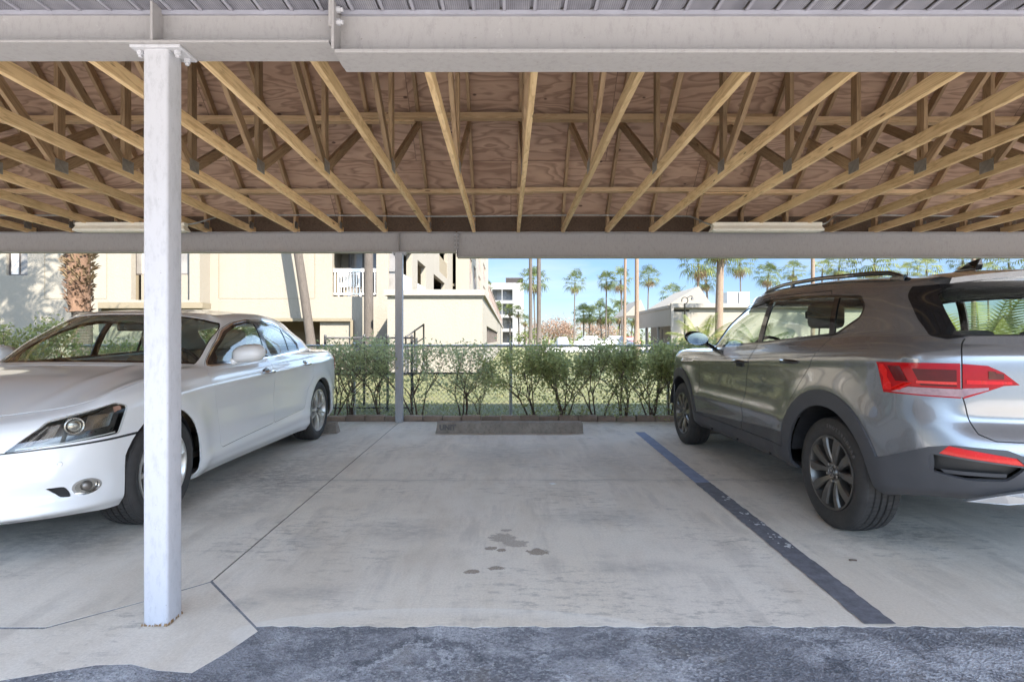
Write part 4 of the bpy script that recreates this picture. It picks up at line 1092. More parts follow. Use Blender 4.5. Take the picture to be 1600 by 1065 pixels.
for i, (px, py, h, rp, k, lab) in enumerate(PL):
    Y = F*(h-1.22)/(VY-py); Y = min(Y, 104 if px < 830 else 140)
    if px < 830: h = CH+(VY-py)/F*Y
    palm(xpx(px, Y), Y, h, rp/F*Y*1.38, lab, rt=.12+.03*(i % 3), ci=k, yel=(k == 3), mat='trunkO' if lab.find('orange') > 0 or lab.find('brown trunk') > 0 else 'trunk')
# tall near trunks running up past the beam
palm(xpx(829, 40), 40, 16, 2.2, 'left one of the twin tall dark trunks beyond the hedge', rt=.135, ci=0)
palm(xpx(842, 41), 41, 16.5, 2.2, 'right one of the twin tall dark trunks beyond the hedge', rt=.17, ci=1)
palm(xpx(976, 46), 46, 17, 2.2, 'thinner of the two tall pale trunks near the porch', rt=.13, ci=2, mat='trunkT')
palm(xpx(995, 42), 42, 17, 2.2, 'thicker tall pale trunk with flared foot near the porch', rt=.17, ci=0, mat='trunkT', base=1.6)
palm(xpx(1123, 33), 33, 7.0, 1.5, 'tall tan trunked palm in front of the low cream building', rt=.25, ci=1, mat='trunkT', lean=(.15, 0))
palm(xpx(1270, 36), 36, 14, 2.0, 'bare tan trunk rising over the front half of the roof rail', rt=.13, ci=1, mat='trunkT')
palm(xpx(1521, 36), 36, 14, 2.0, 'tan trunk rising just right of the shark fin antenna', rt=.13, ci=2, mat='trunkT')
palm(xpx(1050, 62), 62, zpx(462, 62), 1.9, 'bright green fan palm behind the low cream roof', ci=3, yel=False)
palm(xpx(491, 20.1), 20.1, 9.5, 2.0, 'leaning grey trunk in front of the cream wall behind the white sedan', rt=.17, ci=0, lean=(-1.45, 0), lp=1.15)
palm(xpx(576, 20.0), 20.0, 10.0, 2.0, 'upright grey trunk in front of the balcony', rt=.18, ci=1, base=1.0)
palm(-12.7, 12.4, 10.7, 2.3, 'tall palm beyond the left edge whose crown shades the cream wall', rt=.2, ci=2)
palm(-14.4, 12.9, 9.6, 2.3, 'shorter palm beyond the left edge whose crown shades the cream wall', rt=.2, ci=0)
# big boot-jacketed palm on the left
e = empty('palm_tree', 'thick palm with ragged orange fibre jacket left of the white front post', 'palm tree', (xpx(127, 12.4), 12.4, -.08), 0, 'palms standing beyond the fence')
bm = bmesh.new()
pts = [(0.06*math.sin(z*.8)-.02*z, 0, z) for z in (0, .8, 1.6, 1.85)]
tube(bm, pts, [.26, .20, .195, .20], 14); obj('trunk', bm, M['trunk'], e)
bm = bmesh.new(); tube(bm, [(-.03, 0, 1.84), (-.045, 0, 2.3), (-.07, 0, 2.8), (-.08, 0, 4.2), (-.08, 0, 7.5)], [.20, .22, .235, .24, .2], 14)
random.seed(5)
fib = obj('fibre_jacket', bm, M['trunkO'], e)
bm = bmesh.new()
for i in range(900):
    z = 1.8+random.random()**.8*2.6; a = random.uniform(0, 2*PI); r0 = .215+.03*(z-1.8)
    p = Vector((r0*math.cos(a)-.05, r0*math.sin(a), z)); o_ = Vector((math.cos(a), math.sin(a), random.uniform(.2, 1.6))).normalized()
    L = random.uniform(.06, .17)*(.8 if z < 2.5 else 1.1); s_ = Vector((-math.sin(a), math.cos(a), 0))*random.uniform(.02, .05)
    q = p+o_*L*.6+Vector((0, 0, .03)); t = p+o_*L
    v = [bm.verts.new(x) for x in (p-s_, p+s_, q+s_*.6, t, q-s_*.6)]
    f = bm.faces.new(v); f.material_index = 0 if z < 2.50+random.uniform(-.15, .15) else 1
obj('leaf_boots', bm, [M['trunkO'], M['dead']], fib)
c = link_mesh('crown', crowns[2], e); c.location = (-.08, 0, 7.5); c.scale = (2, 2, 2)
# feathery low palm beside the clubhouse, plus one seen through the rear window
def feather_palm(x, y, h, L, n, label, mats, seed=1, zb=0.0):
    random.seed(seed)
    e = empty('feather_palm', label, 'palm plant', (x, y, -.08), 0)
    bm = bmesh.new(); tube(bm, [(0, 0, 0), (0, 0, h)], [.22, .16], 10); obj('trunk', bm, M['trunkO'], e)
    bm = bmesh.new()
    for i in range(n):
        az = i*2.39996; t = (i+.5)/n; el = R(80)-t*R(75)
        p = Vector((0, 0, h)); d = Vector((math.cos(az)*math.cos(el), math.sin(az)*math.cos(el), math.sin(el)))
        st = L/14; side = Vector((-math.sin(az), math.cos(az), 0))
        for k in range(14):
            q = p+d*st
            up = side.cross(d).normalized()
            v = [bm.verts.new(x_) for x_ in (p-side*.012, p+side*.012, q+side*.010, q-side*.010)]; bm.faces.new(v)
            if k > 2:
                ll = L*.30*math.sin(PI*(k-1)/14)+.05
                for s_ in (-1, 1):
                    for u_ in (0, .5):
                        b0 = p.lerp(q, u_); t_ = b0+(side*s_*.9+d*.75+up*.15).normalized()*ll-Vector((0, 0, ll*.25))
                        v = [bm.verts.new(x_) for x_ in (b0, b0+d*st*.35, t_)]; bm.faces.new(v)
            p = q; d = (d-Vector((0, 0, .085))).normalized()
    obj('fronds', bm, mats, e); return e
feather_palm(xpx(1097, 26), 26, .75, 1.9, 26, 'spiky arching palm with orange stem beside the low cream building', M['frondY'], 3)
feather_palm(xpx(1185, 27), 27, .6, 1.7, 20, 'small feathery palm seen beside the windscreen pillar', M['frond'], 4)
feather_palm(8.6, 10.0, .5, 1.8, 30, 'bright green feathery palm seen through the rear window of the grey vehicle', M['frondY'], 6)

# hedge shrubs
def leaf_cluster(bm, p, d, n, spread, size, mi=1):
    for _ in range(n):
        c = p+Vector((random.gauss(0, spread), random.gauss(0, spread), random.gauss(0, spread)))
        a = Vector((random.gauss(0, 1), random.gauss(0, 1), random.gauss(.35, .8))).normalized(); b = a.orthogonal().normalized()
        b = Matrix.Rotation(random.uniform(0, 6.28), 3, a) @ b
        L = size*random.uniform(.7, 1.3); w = L*.42
        v = [bm.verts.new(x) for x in (c, c+a*L*.5+b*w*.5, c+a*L, c+a*L*.5-b*w*.5)]
        f = bm.faces.new(v); f.material_index = mi
def shrub_meshes(seed, H=1.1, dens=1.0, W=.42, stems=6, low=0.35):
    random.seed(seed); bs = bmesh.new(); bl = bmesh.new()
    def grow(p, d, L, r, lvl):
        n = 4; pts = [p]
        for i in range(n):
            d = (d+Vector((random.gauss(0, .12), random.gauss(0, .12), random.gauss(.03, .06)))).normalized()
            p = p+d*L/n; pts.append(p)
            if p.z > H*.97: break
        if len(pts) < 2: return
        tube(bs, pts, [r*(1-.4*i/len(pts)) for i in range(len(pts))], 5, caps=False)
        if lvl >= 2 or random.random() < .25:
            for q in pts[1:]:
                if q.z > H*low*random.uniform(.3, 1.2): leaf_cluster(bl, q, d, int(random.randint(4, 10)*dens), .05, .056, 0)
        if lvl < 4 and p.z < H*.95:
            for _ in range(2 if lvl else 2+(random.random() < .4)):
                d2 = (d+Vector((random.gauss(0, .48), random.gauss(0, .40), random.gauss(.10, .25)))).normalized()
                grow(p, d2, L*random.uniform(.6, .85), r*.62, lvl+1)
        else: leaf_cluster(bl, p, d, int(13*dens), .06, .056, 0)
    for s in range(stems):
        a = random.uniform(0, 2*PI); t = random.uniform(.08, .5)
        d = Vector((math.cos(a)*t, math.sin(a)*t*.6, 1)).normalized()
        grow(Vector((math.cos(a)*.06, math.sin(a)*.04, -.02)), d, H*.36, .014, 0)
    for i in range(int(95*dens)):
        q = Vector((random.gauss(0, W*.62), random.gauss(0, .12), random.uniform(.05, .62))); leaf_cluster(bl, q, None, 7, .045, .055, 0)
    ms = bpy.data.meshes.new('stems'); bs.to_mesh(ms); bs.free(); ms.materials.append(M['bark'])
    ml = bpy.data.meshes.new('foliage'); bl.to_mesh(ml); bl.free()
    for p_ in ml.polygons: p_.use_smooth = False
    return ms, ml
SH = [shrub_meshes(11, 1.12, .32, .4, 4), shrub_meshes(12, 1.08, .28, .4, 4), shrub_meshes(13, 1.12, .50, .45, 5, .35), shrub_meshes(14, 1.06, .58, .48, 6, .35)]
for k, (ms, ml) in enumerate(SH): ml.materials.append(M['leafB'] if k < 2 else M['leafA'])
def shrub(px, k, label, Y=7.98, s=1.0, rz=0, x=None):
    e = empty('hedge_shrub', label, 'shrub', (xpx(px, Y) if x is None else x, Y, -.03), rz, 'shrubs of the hedge behind the stalls')
    e.scale = (s, s, s); link_mesh('stems', SH[k][0], e); link_mesh('foliage', SH[k][1], e)
shrub(518, 1, 'sparse thin shrub beside the rear wheel of the white sedan', s=.98, rz=.4)
shrub(549, 0, 'sparse shrub second from the white sedan', s=.95, rz=2.2)
shrub(598, 0, 'tall pale shrub just left of the slim rear post', s=1.06, rz=1)
shrub(652, 1, 'pale shrub just right of the slim rear post', s=1.0, rz=4)
shrub(722, 1, 'open forked shrub behind the left half of the brown wheel stop', s=1.0, rz=5.2)
shrub(752, 0, 'low sprig shrub behind the middle of the brown wheel stop', s=.62, rz=.2)
shrub(835, 2, 'dense shrub behind the right half of the brown wheel stop', s=.97, rz=0)
shrub(880, 3, 'dense shrub just past the right end of the brown wheel stop', s=.98, rz=2)
shrub(935, 1, 'loose shrub above the far end of the blue painted line, left', s=.98, rz=3)
shrub(975, 2, 'dense dark shrub above the far end of the blue painted line', s=.98, rz=4.1)
shrub(1018, 3, 'dense dark shrub second from the grey vehicle', s=1.0, rz=5)
shrub(1050, 2, 'dense dark shrub nearest the front wheel of the grey vehicle', s=1.02, rz=1.3)
for i, x in enumerate((2.95, 3.5, 4.1, 4.8, 5.6, 6.4)):
    shrub(0, 2+i % 2, 'dense shrub number %s from the left behind the grey vehicle' % ('one', 'two', 'three', 'four', 'five', 'six')[i], x=x, rz=i*1.1)
for i, (px, s) in enumerate(((85, 1.22), (190, 1.05), (345, 1.22), (440, .95))):
    shrub(px, 2+i % 2, ['leafy shrub showing over the windscreen base of the white sedan', 'leafy shrub seen through the windscreen of the white sedan', 'leafy shrub whose tip shows above the white sedan roof', 'leafy shrub hidden behind the rear of the white sedan'][i], s=s, rz=i, Y=8.0)
# distant russet trees
def bush_tree(x, y, h, w, mat, label, seed, n=900):
    random.seed(seed)
    e = empty('leafy_tree', label, 'tree', (x, y, -.08), 0, 'russet trees along the far street')
    bm = bmesh.new(); tube(bm, [(0, 0, 0), (.1, 0, h*.45)], [.2, .12], 8)
    for k in range(6):
        a = k*1.05; tube(bm, [(.1, 0, h*.4), (w*.28*math.cos(a), w*.28*math.sin(a), h*.75)], [.09, .03], 6)
    obj('trunk', bm, M['farwood'], e)
    bm = bmesh.new(); cl = [(random.uniform(-.5, .5)*w, random.uniform(-.4, .4)*w, random.uniform(.35, .95)*h) for _ in range(16)]
    for i in range(n):
        c = random.choice(cl); s_ = w*.12
        leaf_cluster(bm, Vector((c[0]+random.gauss(0, s_), c[1]+random.gauss(0, s_), c[2]+random.gauss(0, s_*.7))), None, 1, .02, .42, 0)
    obj('crown', bm, mat, e)
for i, (px, py, w) in enumerate(((845, 505, 7), (858, 497, 8), (872, 508, 6), (925, 504, 8), (886, 506, 7), (941, 508, 7), (960, 506, 7))):
    Y = 128+i*2; bush_tree(xpx(px, Y), Y, zpx(py, Y)+.3, w, M['russet'], ['leftmost russet tree beyond the twin trunks', 'tallest russet tree right of the twin trunks', 'low russet tree before the lone palm', 'russet tree right of the pair of short palms', 'russet tree left of the lone palm', 'russet tree behind the pale trunk palm', 'rightmost russet tree behind the stout palm'][i], 40+i)
bush_tree(xpx(822, 95), 95, 3.2, 3.4, M['frond'], 'low dark green bush at the foot of the white block', 60, 500)
# far low houses strip & horizon vegetation
bm = bmesh.new(); random.seed(9)
for i in range(5200):
    x = random.uniform(-60, 240); y = random.uniform(150, 175); leaf_cluster(bm, Vector((x, y, abs(random.gauss(0, 1.9)))), None, 1, .1, 1.3, 0)
o = obj('distant_woods', bm, M['frond']); tag(o, 'distant belt of low green and brown trees on the horizon', 'woods', kind='stuff')
# grass tufts close behind the hedge
bm = bmesh.new(); random.seed(21)
for i in range(9000):
    y = 8.35+random.random()**1.4*7; x = random.uniform(-.42, .42)*y*1.2-.2
    h = random.uniform(.03, .075); a = random.uniform(0, PI); w = .006
    p = Vector((x, y, -.078)); s_ = Vector((math.cos(a), math.sin(a), 0))*w; t = p+Vector((random.gauss(0, .02), random.gauss(0, .02), h))
    bm.faces.new([bm.verts.new(q) for q in (p-s_, p+s_, t)])
o = obj('grass', bm, M['grassb']); tag(o, 'short sunlit grass growing beyond the hedge', 'grass', kind='stuff')
# ================================================================ cars
def pchip(t, Pv, ts):
    """shape preserving cubic through Pv (n, m) at knots t"""
    t = np.asarray(t, float); Pv = np.asarray(Pv, float); h = np.diff(t)[:, None]; dl = np.diff(Pv, axis=0)/h
    n = len(t); D = np.zeros_like(Pv)
    w1 = 2*h[1:]+h[:-1]; w2 = h[1:]+2*h[:-1]
    same = (dl[:-1]*dl[1:]) > 0
    with np.errstate(divide='ignore', invalid='ignore'):
        hm = (w1+w2)/(w1/dl[:-1]+w2/dl[1:])
    D[1:-1] = np.where(same, hm, 0)
    D[0] = dl[0]; D[-1] = dl[-1]
    out = np.zeros((len(ts), Pv.shape[1]))
    idx = np.clip(np.searchsorted(t, ts, side='right')-1, 0, n-2)
    for q, (x, i) in enumerate(zip(ts, idx)):
        H = t[i+1]-t[i]; s = (x-t[i])/H
        h00 = 2*s**3-3*s**2+1; h10 = s**3-2*s**2+s; h01 = -2*s**3+3*s**2; h11 = s**3-s**2
        out[q] = h00*Pv[i]+h10*H*D[i]+h01*Pv[i+1]+h11*H*D[i+1]
    return out
class Car: pass
def car_grid(levels, NU=12, NV=7):
    """levels: list of (17,3) control loops front centre -> rear centre, bottom -> top"""
    C = np.array(levels, float)                  # V, U, 3
    nv, nu, _ = C.shape
    mir = np.array([1, -1, 1.0])
    ext = np.concatenate([C[:, 2:0:-1]*mir, C, C[:, -2:-4:-1]*mir], axis=1)
    du = np.linalg.norm(np.diff(ext, axis=1), axis=2)[2:7].mean(axis=0) + 1e-4
    ku = np.concatenate([[0], np.cumsum(du)])
    Us = []; tsu = []
    for i in range(nu-1):
        for k in range(NU): Us.append(i+k/NU); tsu.append(ku[i+2]+(ku[i+3]-ku[i+2])*k/NU)
    Us.append(nu-1); tsu.append(ku[nu+1])
    A_ = pchip(ku, ext.transpose(1, 0, 2).reshape(ext.shape[1], -1), tsu).reshape(len(tsu), nv, 3)
    dv = np.linalg.norm(np.diff(A_, axis=1), axis=2).mean(axis=0)
    kv = np.concatenate([[0], np.cumsum(dv)]); A2 = A_.transpose(1, 0, 2)
    top = A2[-2:-1]*mir; A3 = np.concatenate([A2, top], axis=0); kv3 = np.concatenate([kv, [kv[-1]+dv[-1]]])
    Vs = []; tsv = []
    for i in range(nv-1):
        for k in range(NV): Vs.append(i+k/NV); tsv.append(kv[i]+(kv[i+1]-kv[i])*k/NV)
    Vs.append(nv-1); tsv.append(kv[-1])
    Gd = pchip(kv3, A3.reshape(A3.shape[0], -1), tsv).reshape(len(tsv), len(tsu), 3)
    Gd[:, 0, 1] = 0; Gd[:, -1, 1] = 0; Gd[-1, :, 1] = 0
    return Gd, np.array(Us), np.array(Vs)
def smooth(x, a, b):
    t = np.clip((x-a)/(b-a), 0, 1); return t*t*(3-2*t)
class Knife:
    def __init__(s, Gd, Us, Vs, S):
        s.bm = bmesh.new(); s.dat = {}
        nv, nu = Gd.shape[:2]; vs = []
        du = np.gradient(Gd, axis=1); dv = np.gradient(Gd, axis=0)
        for k in (0, -1): du[:, k] = np.array([0, 1.0 if k == 0 else -1.0, 0])   # symmetric about the centre line
        dv[-1] = np.array([0, -1.0, 0])
        N = np.cross(du, dv); ln = np.linalg.norm(N, axis=2, keepdims=True); N = N/np.maximum(ln, 1e-9)
        ref = Gd-np.array([1.3, 0, .7]); sgn = np.sign((N*ref).sum(axis=2).mean()); N = N*sgn; s.flip = sgn < 0
        for j in range(nv):
            row = []
            for i in range(nu):
                v = s.bm.verts.new(Gd[j, i]); s.dat[v] = (float(Us[i]), float(Vs[j]), float(S[i]), float(N[j, i, 0]), float(N[j, i, 1]), float(N[j, i, 2])); row.append(v)
            vs.append(row)
        for j in range(nv-1):
            for i in range(nu-1):
                q = [vs[j][i], vs[j][i+1], vs[j+1][i+1], vs[j+1][i]]
                if (q[0].co-q[1].co).length < 1e-5 and (q[2].co-q[3].co).length < 1e-5: continue
                s.bm.faces.new(q)
    def c2(s, v, sp):
        if sp == 'xz': return (v.co.x, v.co.z)
        if sp == 'yz': return (v.co.y, v.co.z)
        if sp == 'xy': return (v.co.x, v.co.y)
        d = s.dat[v]
        if sp == 'uv': return (d[0], d[1])
        if sp == 'sz': return (d[2], v.co.z)
        if sp == 'uz': return (d[0], v.co.z)
    def ok(s, f, flt):
        u = v = 0.0
        for w in f.verts: d = s.dat[w]; u += d[0]; v += d[1]
        n = len(f.verts); u /= n; v /= n
        return flt[0] <= u <= flt[1] and flt[2] <= v <= flt[3]
    def cut(s, pl, sp, flt=(0, 16, 0, 99), closed=True):
        x0 = min(p[0] for p in pl); x1 = max(p[0] for p in pl); z0 = min(p[1] for p in pl); z1 = max(p[1] for p in pl)
        cand = []
        for f in s.bm.faces:
            if not s.ok(f, flt): continue
            cs = [s.c2(v, sp) for v in f.verts]
            if max(c[0] for c in cs) < x0 or min(c[0] for c in cs) > x1 or max(c[1] for c in cs) < z0 or min(c[1] for c in cs) > z1: continue
            cand.append(f)
        cand = set(cand)
        segs = list(zip(pl, pl[1:]+pl[:1])) if closed else list(zip(pl, pl[1:]))
        for (p, q) in segs:
            dx, dz = q[0]-p[0], q[1]-p[1]; L = math.hypot(dx, dz)
            if L < 1e-6: continue
            nx, nz = -dz/L, dx/L; ex, ez = dx/L, dz/L
            hit = []; dist = {}
            def dd(v):
                r = dist.get(v)
                if r is None: c = s.c2(v, sp); r = dist[v] = (c[0]-p[0])*nx+(c[1]-p[1])*nz
                return r
            for f in cand:
                ds = [dd(v) for v in f.verts]
                if min(ds) > -2e-5 or max(ds) < 2e-5: continue
                al = [(lambda c: (c[0]-p[0])*ex+(c[1]-p[1])*ez)(s.c2(v, sp)) for v in f.verts]
                if max(al) < -1e-4 or min(al) > L+1e-4: continue
                hit.append(f)
            es = {e for f in hit for e in f.edges}
            for e in es:
                a, b = e.verts; da, db = dd(a), dd(b)
                if da*db < 0 and abs(da) > 2e-5 and abs(db) > 2e-5:
                    t = da/(da-db); Da, Db = s.dat[a], s.dat[b]
                    _, nvv = bmesh.utils.edge_split(e, a, t)
                    s.dat[nvv] = tuple(Da[k]+(Db[k]-Da[k])*t for k in range(6)); dist[nvv] = 0.0
            for f in hit:
                on = [v for v in f.verts if abs(dd(v)) <= 2e-5]
                if len(on) >= 2:
                    a, b = on[0], on[1]
                    if len(on) > 2:
                        best = max(((x, y) for x in on for y in on if x is not y), key=lambda z: (z[0].co-z[1].co).length); a, b = best
                    if any(b in e.verts for e in a.link_edges if e in f.edges): continue
                    try: nf, _ = bmesh.utils.face_split(f, a, b)
                    except Exception: continue
                    if nf: cand.add(nf)
    def inside(s, f, pl, sp, flt):
        if not s.ok(f, flt): return False
        x = z = 0.0
        for v in f.verts: c = s.c2(v, sp); x += c[0]; z += c[1]
        n = len(f.verts); x /= n; z /= n; ins = False; j = len(pl)-1
        for i in range(len(pl)):
            (xi, zi), (xj, zj) = pl[i], pl[j]
            if (zi > z) != (zj > z) and x < (xj-xi)*(z-zi)/(zj-zi)+xi: ins = not ins
            j = i
        return ins
def offset_poly(pl, d):
    """move a polygon outline inwards by d"""
    n = len(pl); ar = sum(pl[i][0]*pl[(i+1) % n][1]-pl[(i+1) % n][0]*pl[i][1] for i in range(n)); sg = 1 if ar > 0 else -1
    out = []
    for i in range(n):
        a = Vector(pl[i-1]+(0,)); b = Vector(pl[i]+(0,)); c = Vector(pl[(i+1) % n]+(0,))
        e1 = (b-a).normalized(); e2 = (c-b).normalized()
        n1 = Vector((-e1.y, e1.x, 0))*sg; n2 = Vector((-e2.y, e2.x, 0))*sg
        m = (n1+n2); k = max(0.35, m.length_squared/2) if m.length > .01 else 1
        b2 = b+m*(d/ (k if k > 0 else 1)); out.append((b2.x, b2.y))
    return out
def roundp(pl, r=0.03, k=3, skip=()):
    out = []; n = len(pl)
    for i in range(n):
        a = Vector(pl[i-1]); b = Vector(pl[i]); c = Vector(pl[(i+1) % n])
        if i in skip: out.append(tuple(b)); continue
        d1 = min(r, (a-b).length*.45); d2 = min(r, (c-b).length*.45)
        p = b+(a-b).normalized()*d1; q = b+(c-b).normalized()*d2
        for j in range(k+1):
            t = j/k; v = p*(1-t)**2+b*2*t*(1-t)+q*t*t; out.append((v.x, v.y))
    return out
def clip_poly(pl, a, b, keep):
    """Sutherland-Hodgman against the line a->b; keep=+1 keeps the left side"""
    out = []; n = len(pl)
    def sd(p): return keep*((b[0]-a[0])*(p[1]-a[1])-(b[1]-a[1])*(p[0]-a[0]))
    for i in range(n):
        p, q = pl[i], pl[(i+1) % n]; sp_, sq = sd(p), sd(q)
        if sp_ >= 0: out.append(p)
        if sp_*sq < 0: t = sp_/(sp_-sq); out.append((p[0]+(q[0]-p[0])*t, p[1]+(q[1]-p[1])*t))
    return out
def export(K, region, name, mat, parent, side=0, off=0.0, thick=0.0, tag_faces=None):
    """region faces -> mesh with the smooth normals of the uncut surface; thick adds a flat shaded rim turned inwards"""
    fs = tag_faces.get(region)
    if not fs: print('EMPTY REGION', name); return None
    verts = []; norms = []; faces = []; key = {}
    def add(sg):
        idx = {}
        for f in fs:
            vv = []
            for v in f.verts:
                if v not in idx:
                    d_ = K.dat[v]; n = Vector(d_[3:6]).normalized(); c = v.co+n*off
                    k = v if side == 0 and abs(v.co.y) < 1e-6 else None
                    if k is not None and k in key: idx[v] = key[k]; continue_ = True
                    else:
                        idx[v] = len(verts); verts.append((c.x, c.y*sg if k is None else 0.0, c.z)); norms.append((n.x, n.y*sg if k is None else 0.0, n.z))
                        if k is not None: key[k] = idx[v]
                vv.append(idx[v])
            if (sg < 0) != K.flip: vv = vv[::-1]
            if len(set(vv)) > 2: faces.append((vv, True))
        if thick:
            S_ = set(fs)
            for f in fs:
                for l in f.loops:
                    e = l.edge
                    if sum(1 for g_ in e.link_faces if g_ in S_) == 1:
                        if all(abs(v.co.y) < 1e-6 for v in e.verts): continue
                        q = []
                        for v in (l.vert, l.link_loop_next.vert):
                            d_ = K.dat[v]; n = Vector(d_[3:6]).normalized()
                            for o_ in (off, off-thick):
                                c = v.co+n*o_; q.append(len(verts)); verts.append((c.x, c.y*sg, c.z)); norms.append(None)
                        vv = [q[1], q[3], q[2], q[0]]
                        if (sg < 0) != K.flip: vv = vv[::-1]
                        faces.append((vv, False))
    if side >= 0: add(1)
    if side <= 0: add(-1)
    me = bpy.data.meshes.new(name); me.from_pydata(verts, [], [f for f, _ in faces]); me.update()
    me.polygons.foreach_set('use_smooth', [s_ for _, s_ in faces])
    ln = []
    for p_ in me.polygons:
        for vi in p_.vertices:
            n = norms[vi]; ln.append(n if n is not None else tuple(p_.normal))
    me.normals_split_custom_set(ln)
    me.materials.append(mat)
    return link_mesh(name, me, parent)
def arc(cx, cz, r, a0, a1, n): return [(cx+r*math.cos(R(a0+(a1-a0)*i/n)), cz+r*math.sin(R(a0+(a1-a0)*i/n))) for i in range(n+1)]

# ---------------------------------------------------------------- wheels
def tyre_meshes():
    pass
def make_wheel(parent, x, y, rad, rimr, width, style, mats, rot=0.0, letters=None, label=None):
    """wheel in car space: axle along y, outer face towards +y (side>0) or -y"""
    e = empty('wheel', None, None); e.parent = parent; e.location = (x, y, rad); sg = 1 if y > 0 else -1
    e.rotation_euler = (0, 0, 0 if sg > 0 else PI)
    tw = width
    # tyre: outer face at y=0, going to -width
    bm = bmesh.new(); n = 96
    rs_ = rad; prof = [(-0.012, rimr+.004), (-0.002, rimr+.018), (0.004, rimr+.045), (0.006, (rimr+rs_)/2), (0.000, rs_-.032), (-0.010, rs_-.012), (-0.022, rs_-.004)]
    # tread ribs
    gr = [0.30, 0.5, 0.70]
    y0 = -0.026; ys = [y0]
    def rr_(t): return rs_-.001-.006*(2*t-1)**2
    tp = []
    L = tw-2*0.026
    cuts = [(.16, .19), (.38, .42), (.60, .64), (.82, .85)]
    pos = 0
    tp.append((y0, rr_(0)))
    for a, b in cuts:
        tp += [(y0-L*a, rr_(a)), (y0-L*a-.001, rr_(a)-.008), (y0-L*b+.001, rr_(b)-.008), (y0-L*b, rr_(b))]
    tp.append((y0-L, rr_(1)))
    prof = prof+tp+[(-tw+.022, rs_-.006), (-tw+.008, rs_-.016), (-tw, rs_-.05), (-tw-.002, (rimr+rs_)/2), (-tw+.004, rimr+.03), (-tw+.015, rimr)]
    lathe(bm, prof, n, 'y', closed=False)
    # raised sidewall rings
    for r0 in (rimr+.030, rs_-.040):
        for k in range(n):
            pass
    fixn(bm)
    t = obj('tyre', bm, mats['tyre'], e, smooth=True, auto=50)
    # shoulder lugs: small cross cuts as raised blocks
    bm = bmesh.new(); nb = 72
    for k in range(nb):
        a0 = 2*PI*k/nb; a1 = a0+2*PI/nb*.80
        for (ya, yb) in ((-.012, y0-L*.16+.001), (y0-L*.85-.001, -tw+.012), (y0-L*.19-.002, y0-L*.38+.002), (y0-L*.42-.002, y0-L*.60+.002), (y0-L*.64-.002, y0-L*.82+.002)):
            vs = []
            for a in (a0, a1):
                for yy in (ya, yb):
                    tt = min(max((y0-yy)/L, 0), 1); rO = rr_(tt)+.003 if -tw+.02 < yy < -.02 else rs_-.0085
                    for r_ in (rO-.006, rO): vs.append(bm.verts.new((r_*math.cos(a+.35*(yy+.1)), yy, r_*math.sin(a+.35*(yy+.1)))))
            for f in ((1, 3, 7, 5), (0, 1, 5, 4), (2, 6, 7, 3), (0, 2, 3, 1), (4, 5, 7, 6)): bm.faces.new([vs[i] for i in f])
    fixn(bm); obj('tread_blocks', bm, mats['tyre'], t)
    if letters:
        bm = bmesh.new()
        for ii, (txt, a0) in enumerate(letters):
            rm = (rimr+rs_)/2+.004
            for q, ch in enumerate(txt):
                b2 = text_bm(ch, .030, depth=.0009, bold=.0008)
                ang = R(a0)-q*.105
                # upright letter reading clockwise seen from outside (+y): outside view has x to the left
                Mx = Matrix.Translation((rm*math.cos(ang), .0068, rm*math.sin(ang))) @ Matrix.Rotation(-(ang-PI/2), 4, 'Y') @ Matrix.Rotation(R(90), 4, 'X') @ Matrix.Rotation(PI, 4, 'Y') 
                b2.transform(Mx); me_ = bpy.data.meshes.new('l'); b2.to_mesh(me_); b2.free(); bm.from_mesh(me_); bpy.data.meshes.remove(me_)
        obj('sidewall_lettering', bm, mats['tyre_letter'], t)
    # rim barrel
    bm = bmesh.new()
    lathe(bm, [(-.010, rimr+.006), (-.002, rimr+.004), (-.003, rimr-.008), (-.016, rimr-.014), (-.05, rimr-.022), (-.10, rimr-.03), (-tw+.02, rimr-.02), (-tw+.012, rimr+.005)], 64, 'y', closed=False); fixn(bm)
    rim = obj('rim', bm, mats['rim'], e, smooth=True, auto=40)
    # brake disc
    bm = bmesh.new(); cyl(bm, (0, -.13, 0), rimr*.70, .02, 'y', 40); cyl(bm, (0, -.135, 0), rimr*.34, .06, 'y', 30)
    obj('brake_disc', bm, mats['disc'], e, auto=40)
    bm = bmesh.new(); cyl(bm, (0, -.16, 0), rimr-.03, .012, 'y', 40); obj('inner_shield', bm, M['black'], e)
    # spokes
    bm = bmesh.new()
    def spoke(a, w0, w1, r0, r1, d0, d1, th, skew=0, twist=0):
        c, s_ = math.cos(a), math.sin(a)
        pts = []
        N = 6
        for i in range(N+1):
            t_ = i/N; r = r0+(r1-r0)*t_; w = w0+(w1-w0)*t_; yy = d0+(d1-d0)*t_+.012*math.sin(PI*t_)
            off = skew*t_; tw_ = twist*(.4+.6*t_)
            cx, cz = c*r-s_*off, s_*r+c*off; ux, uz = -s_, c
            row = []
            for (k, dy) in ((-1, -th), (-1, -.010), (-.72, 0), (.72, 0), (1, -.010), (1, -th)):
                row.append(bm.verts.new((cx+ux*k*w/2, yy+dy+tw_*k, cz+uz*k*w/2)))
            pts.append(row)
        for p_, q_ in zip(pts, pts[1:]):
            for k in range(6): bm.faces.new((p_[k], p_[(k+1) % 6], q_[(k+1) % 6], q_[k]))
        bm.faces.new(pts[0]); bm.faces.new(pts[-1][::-1])
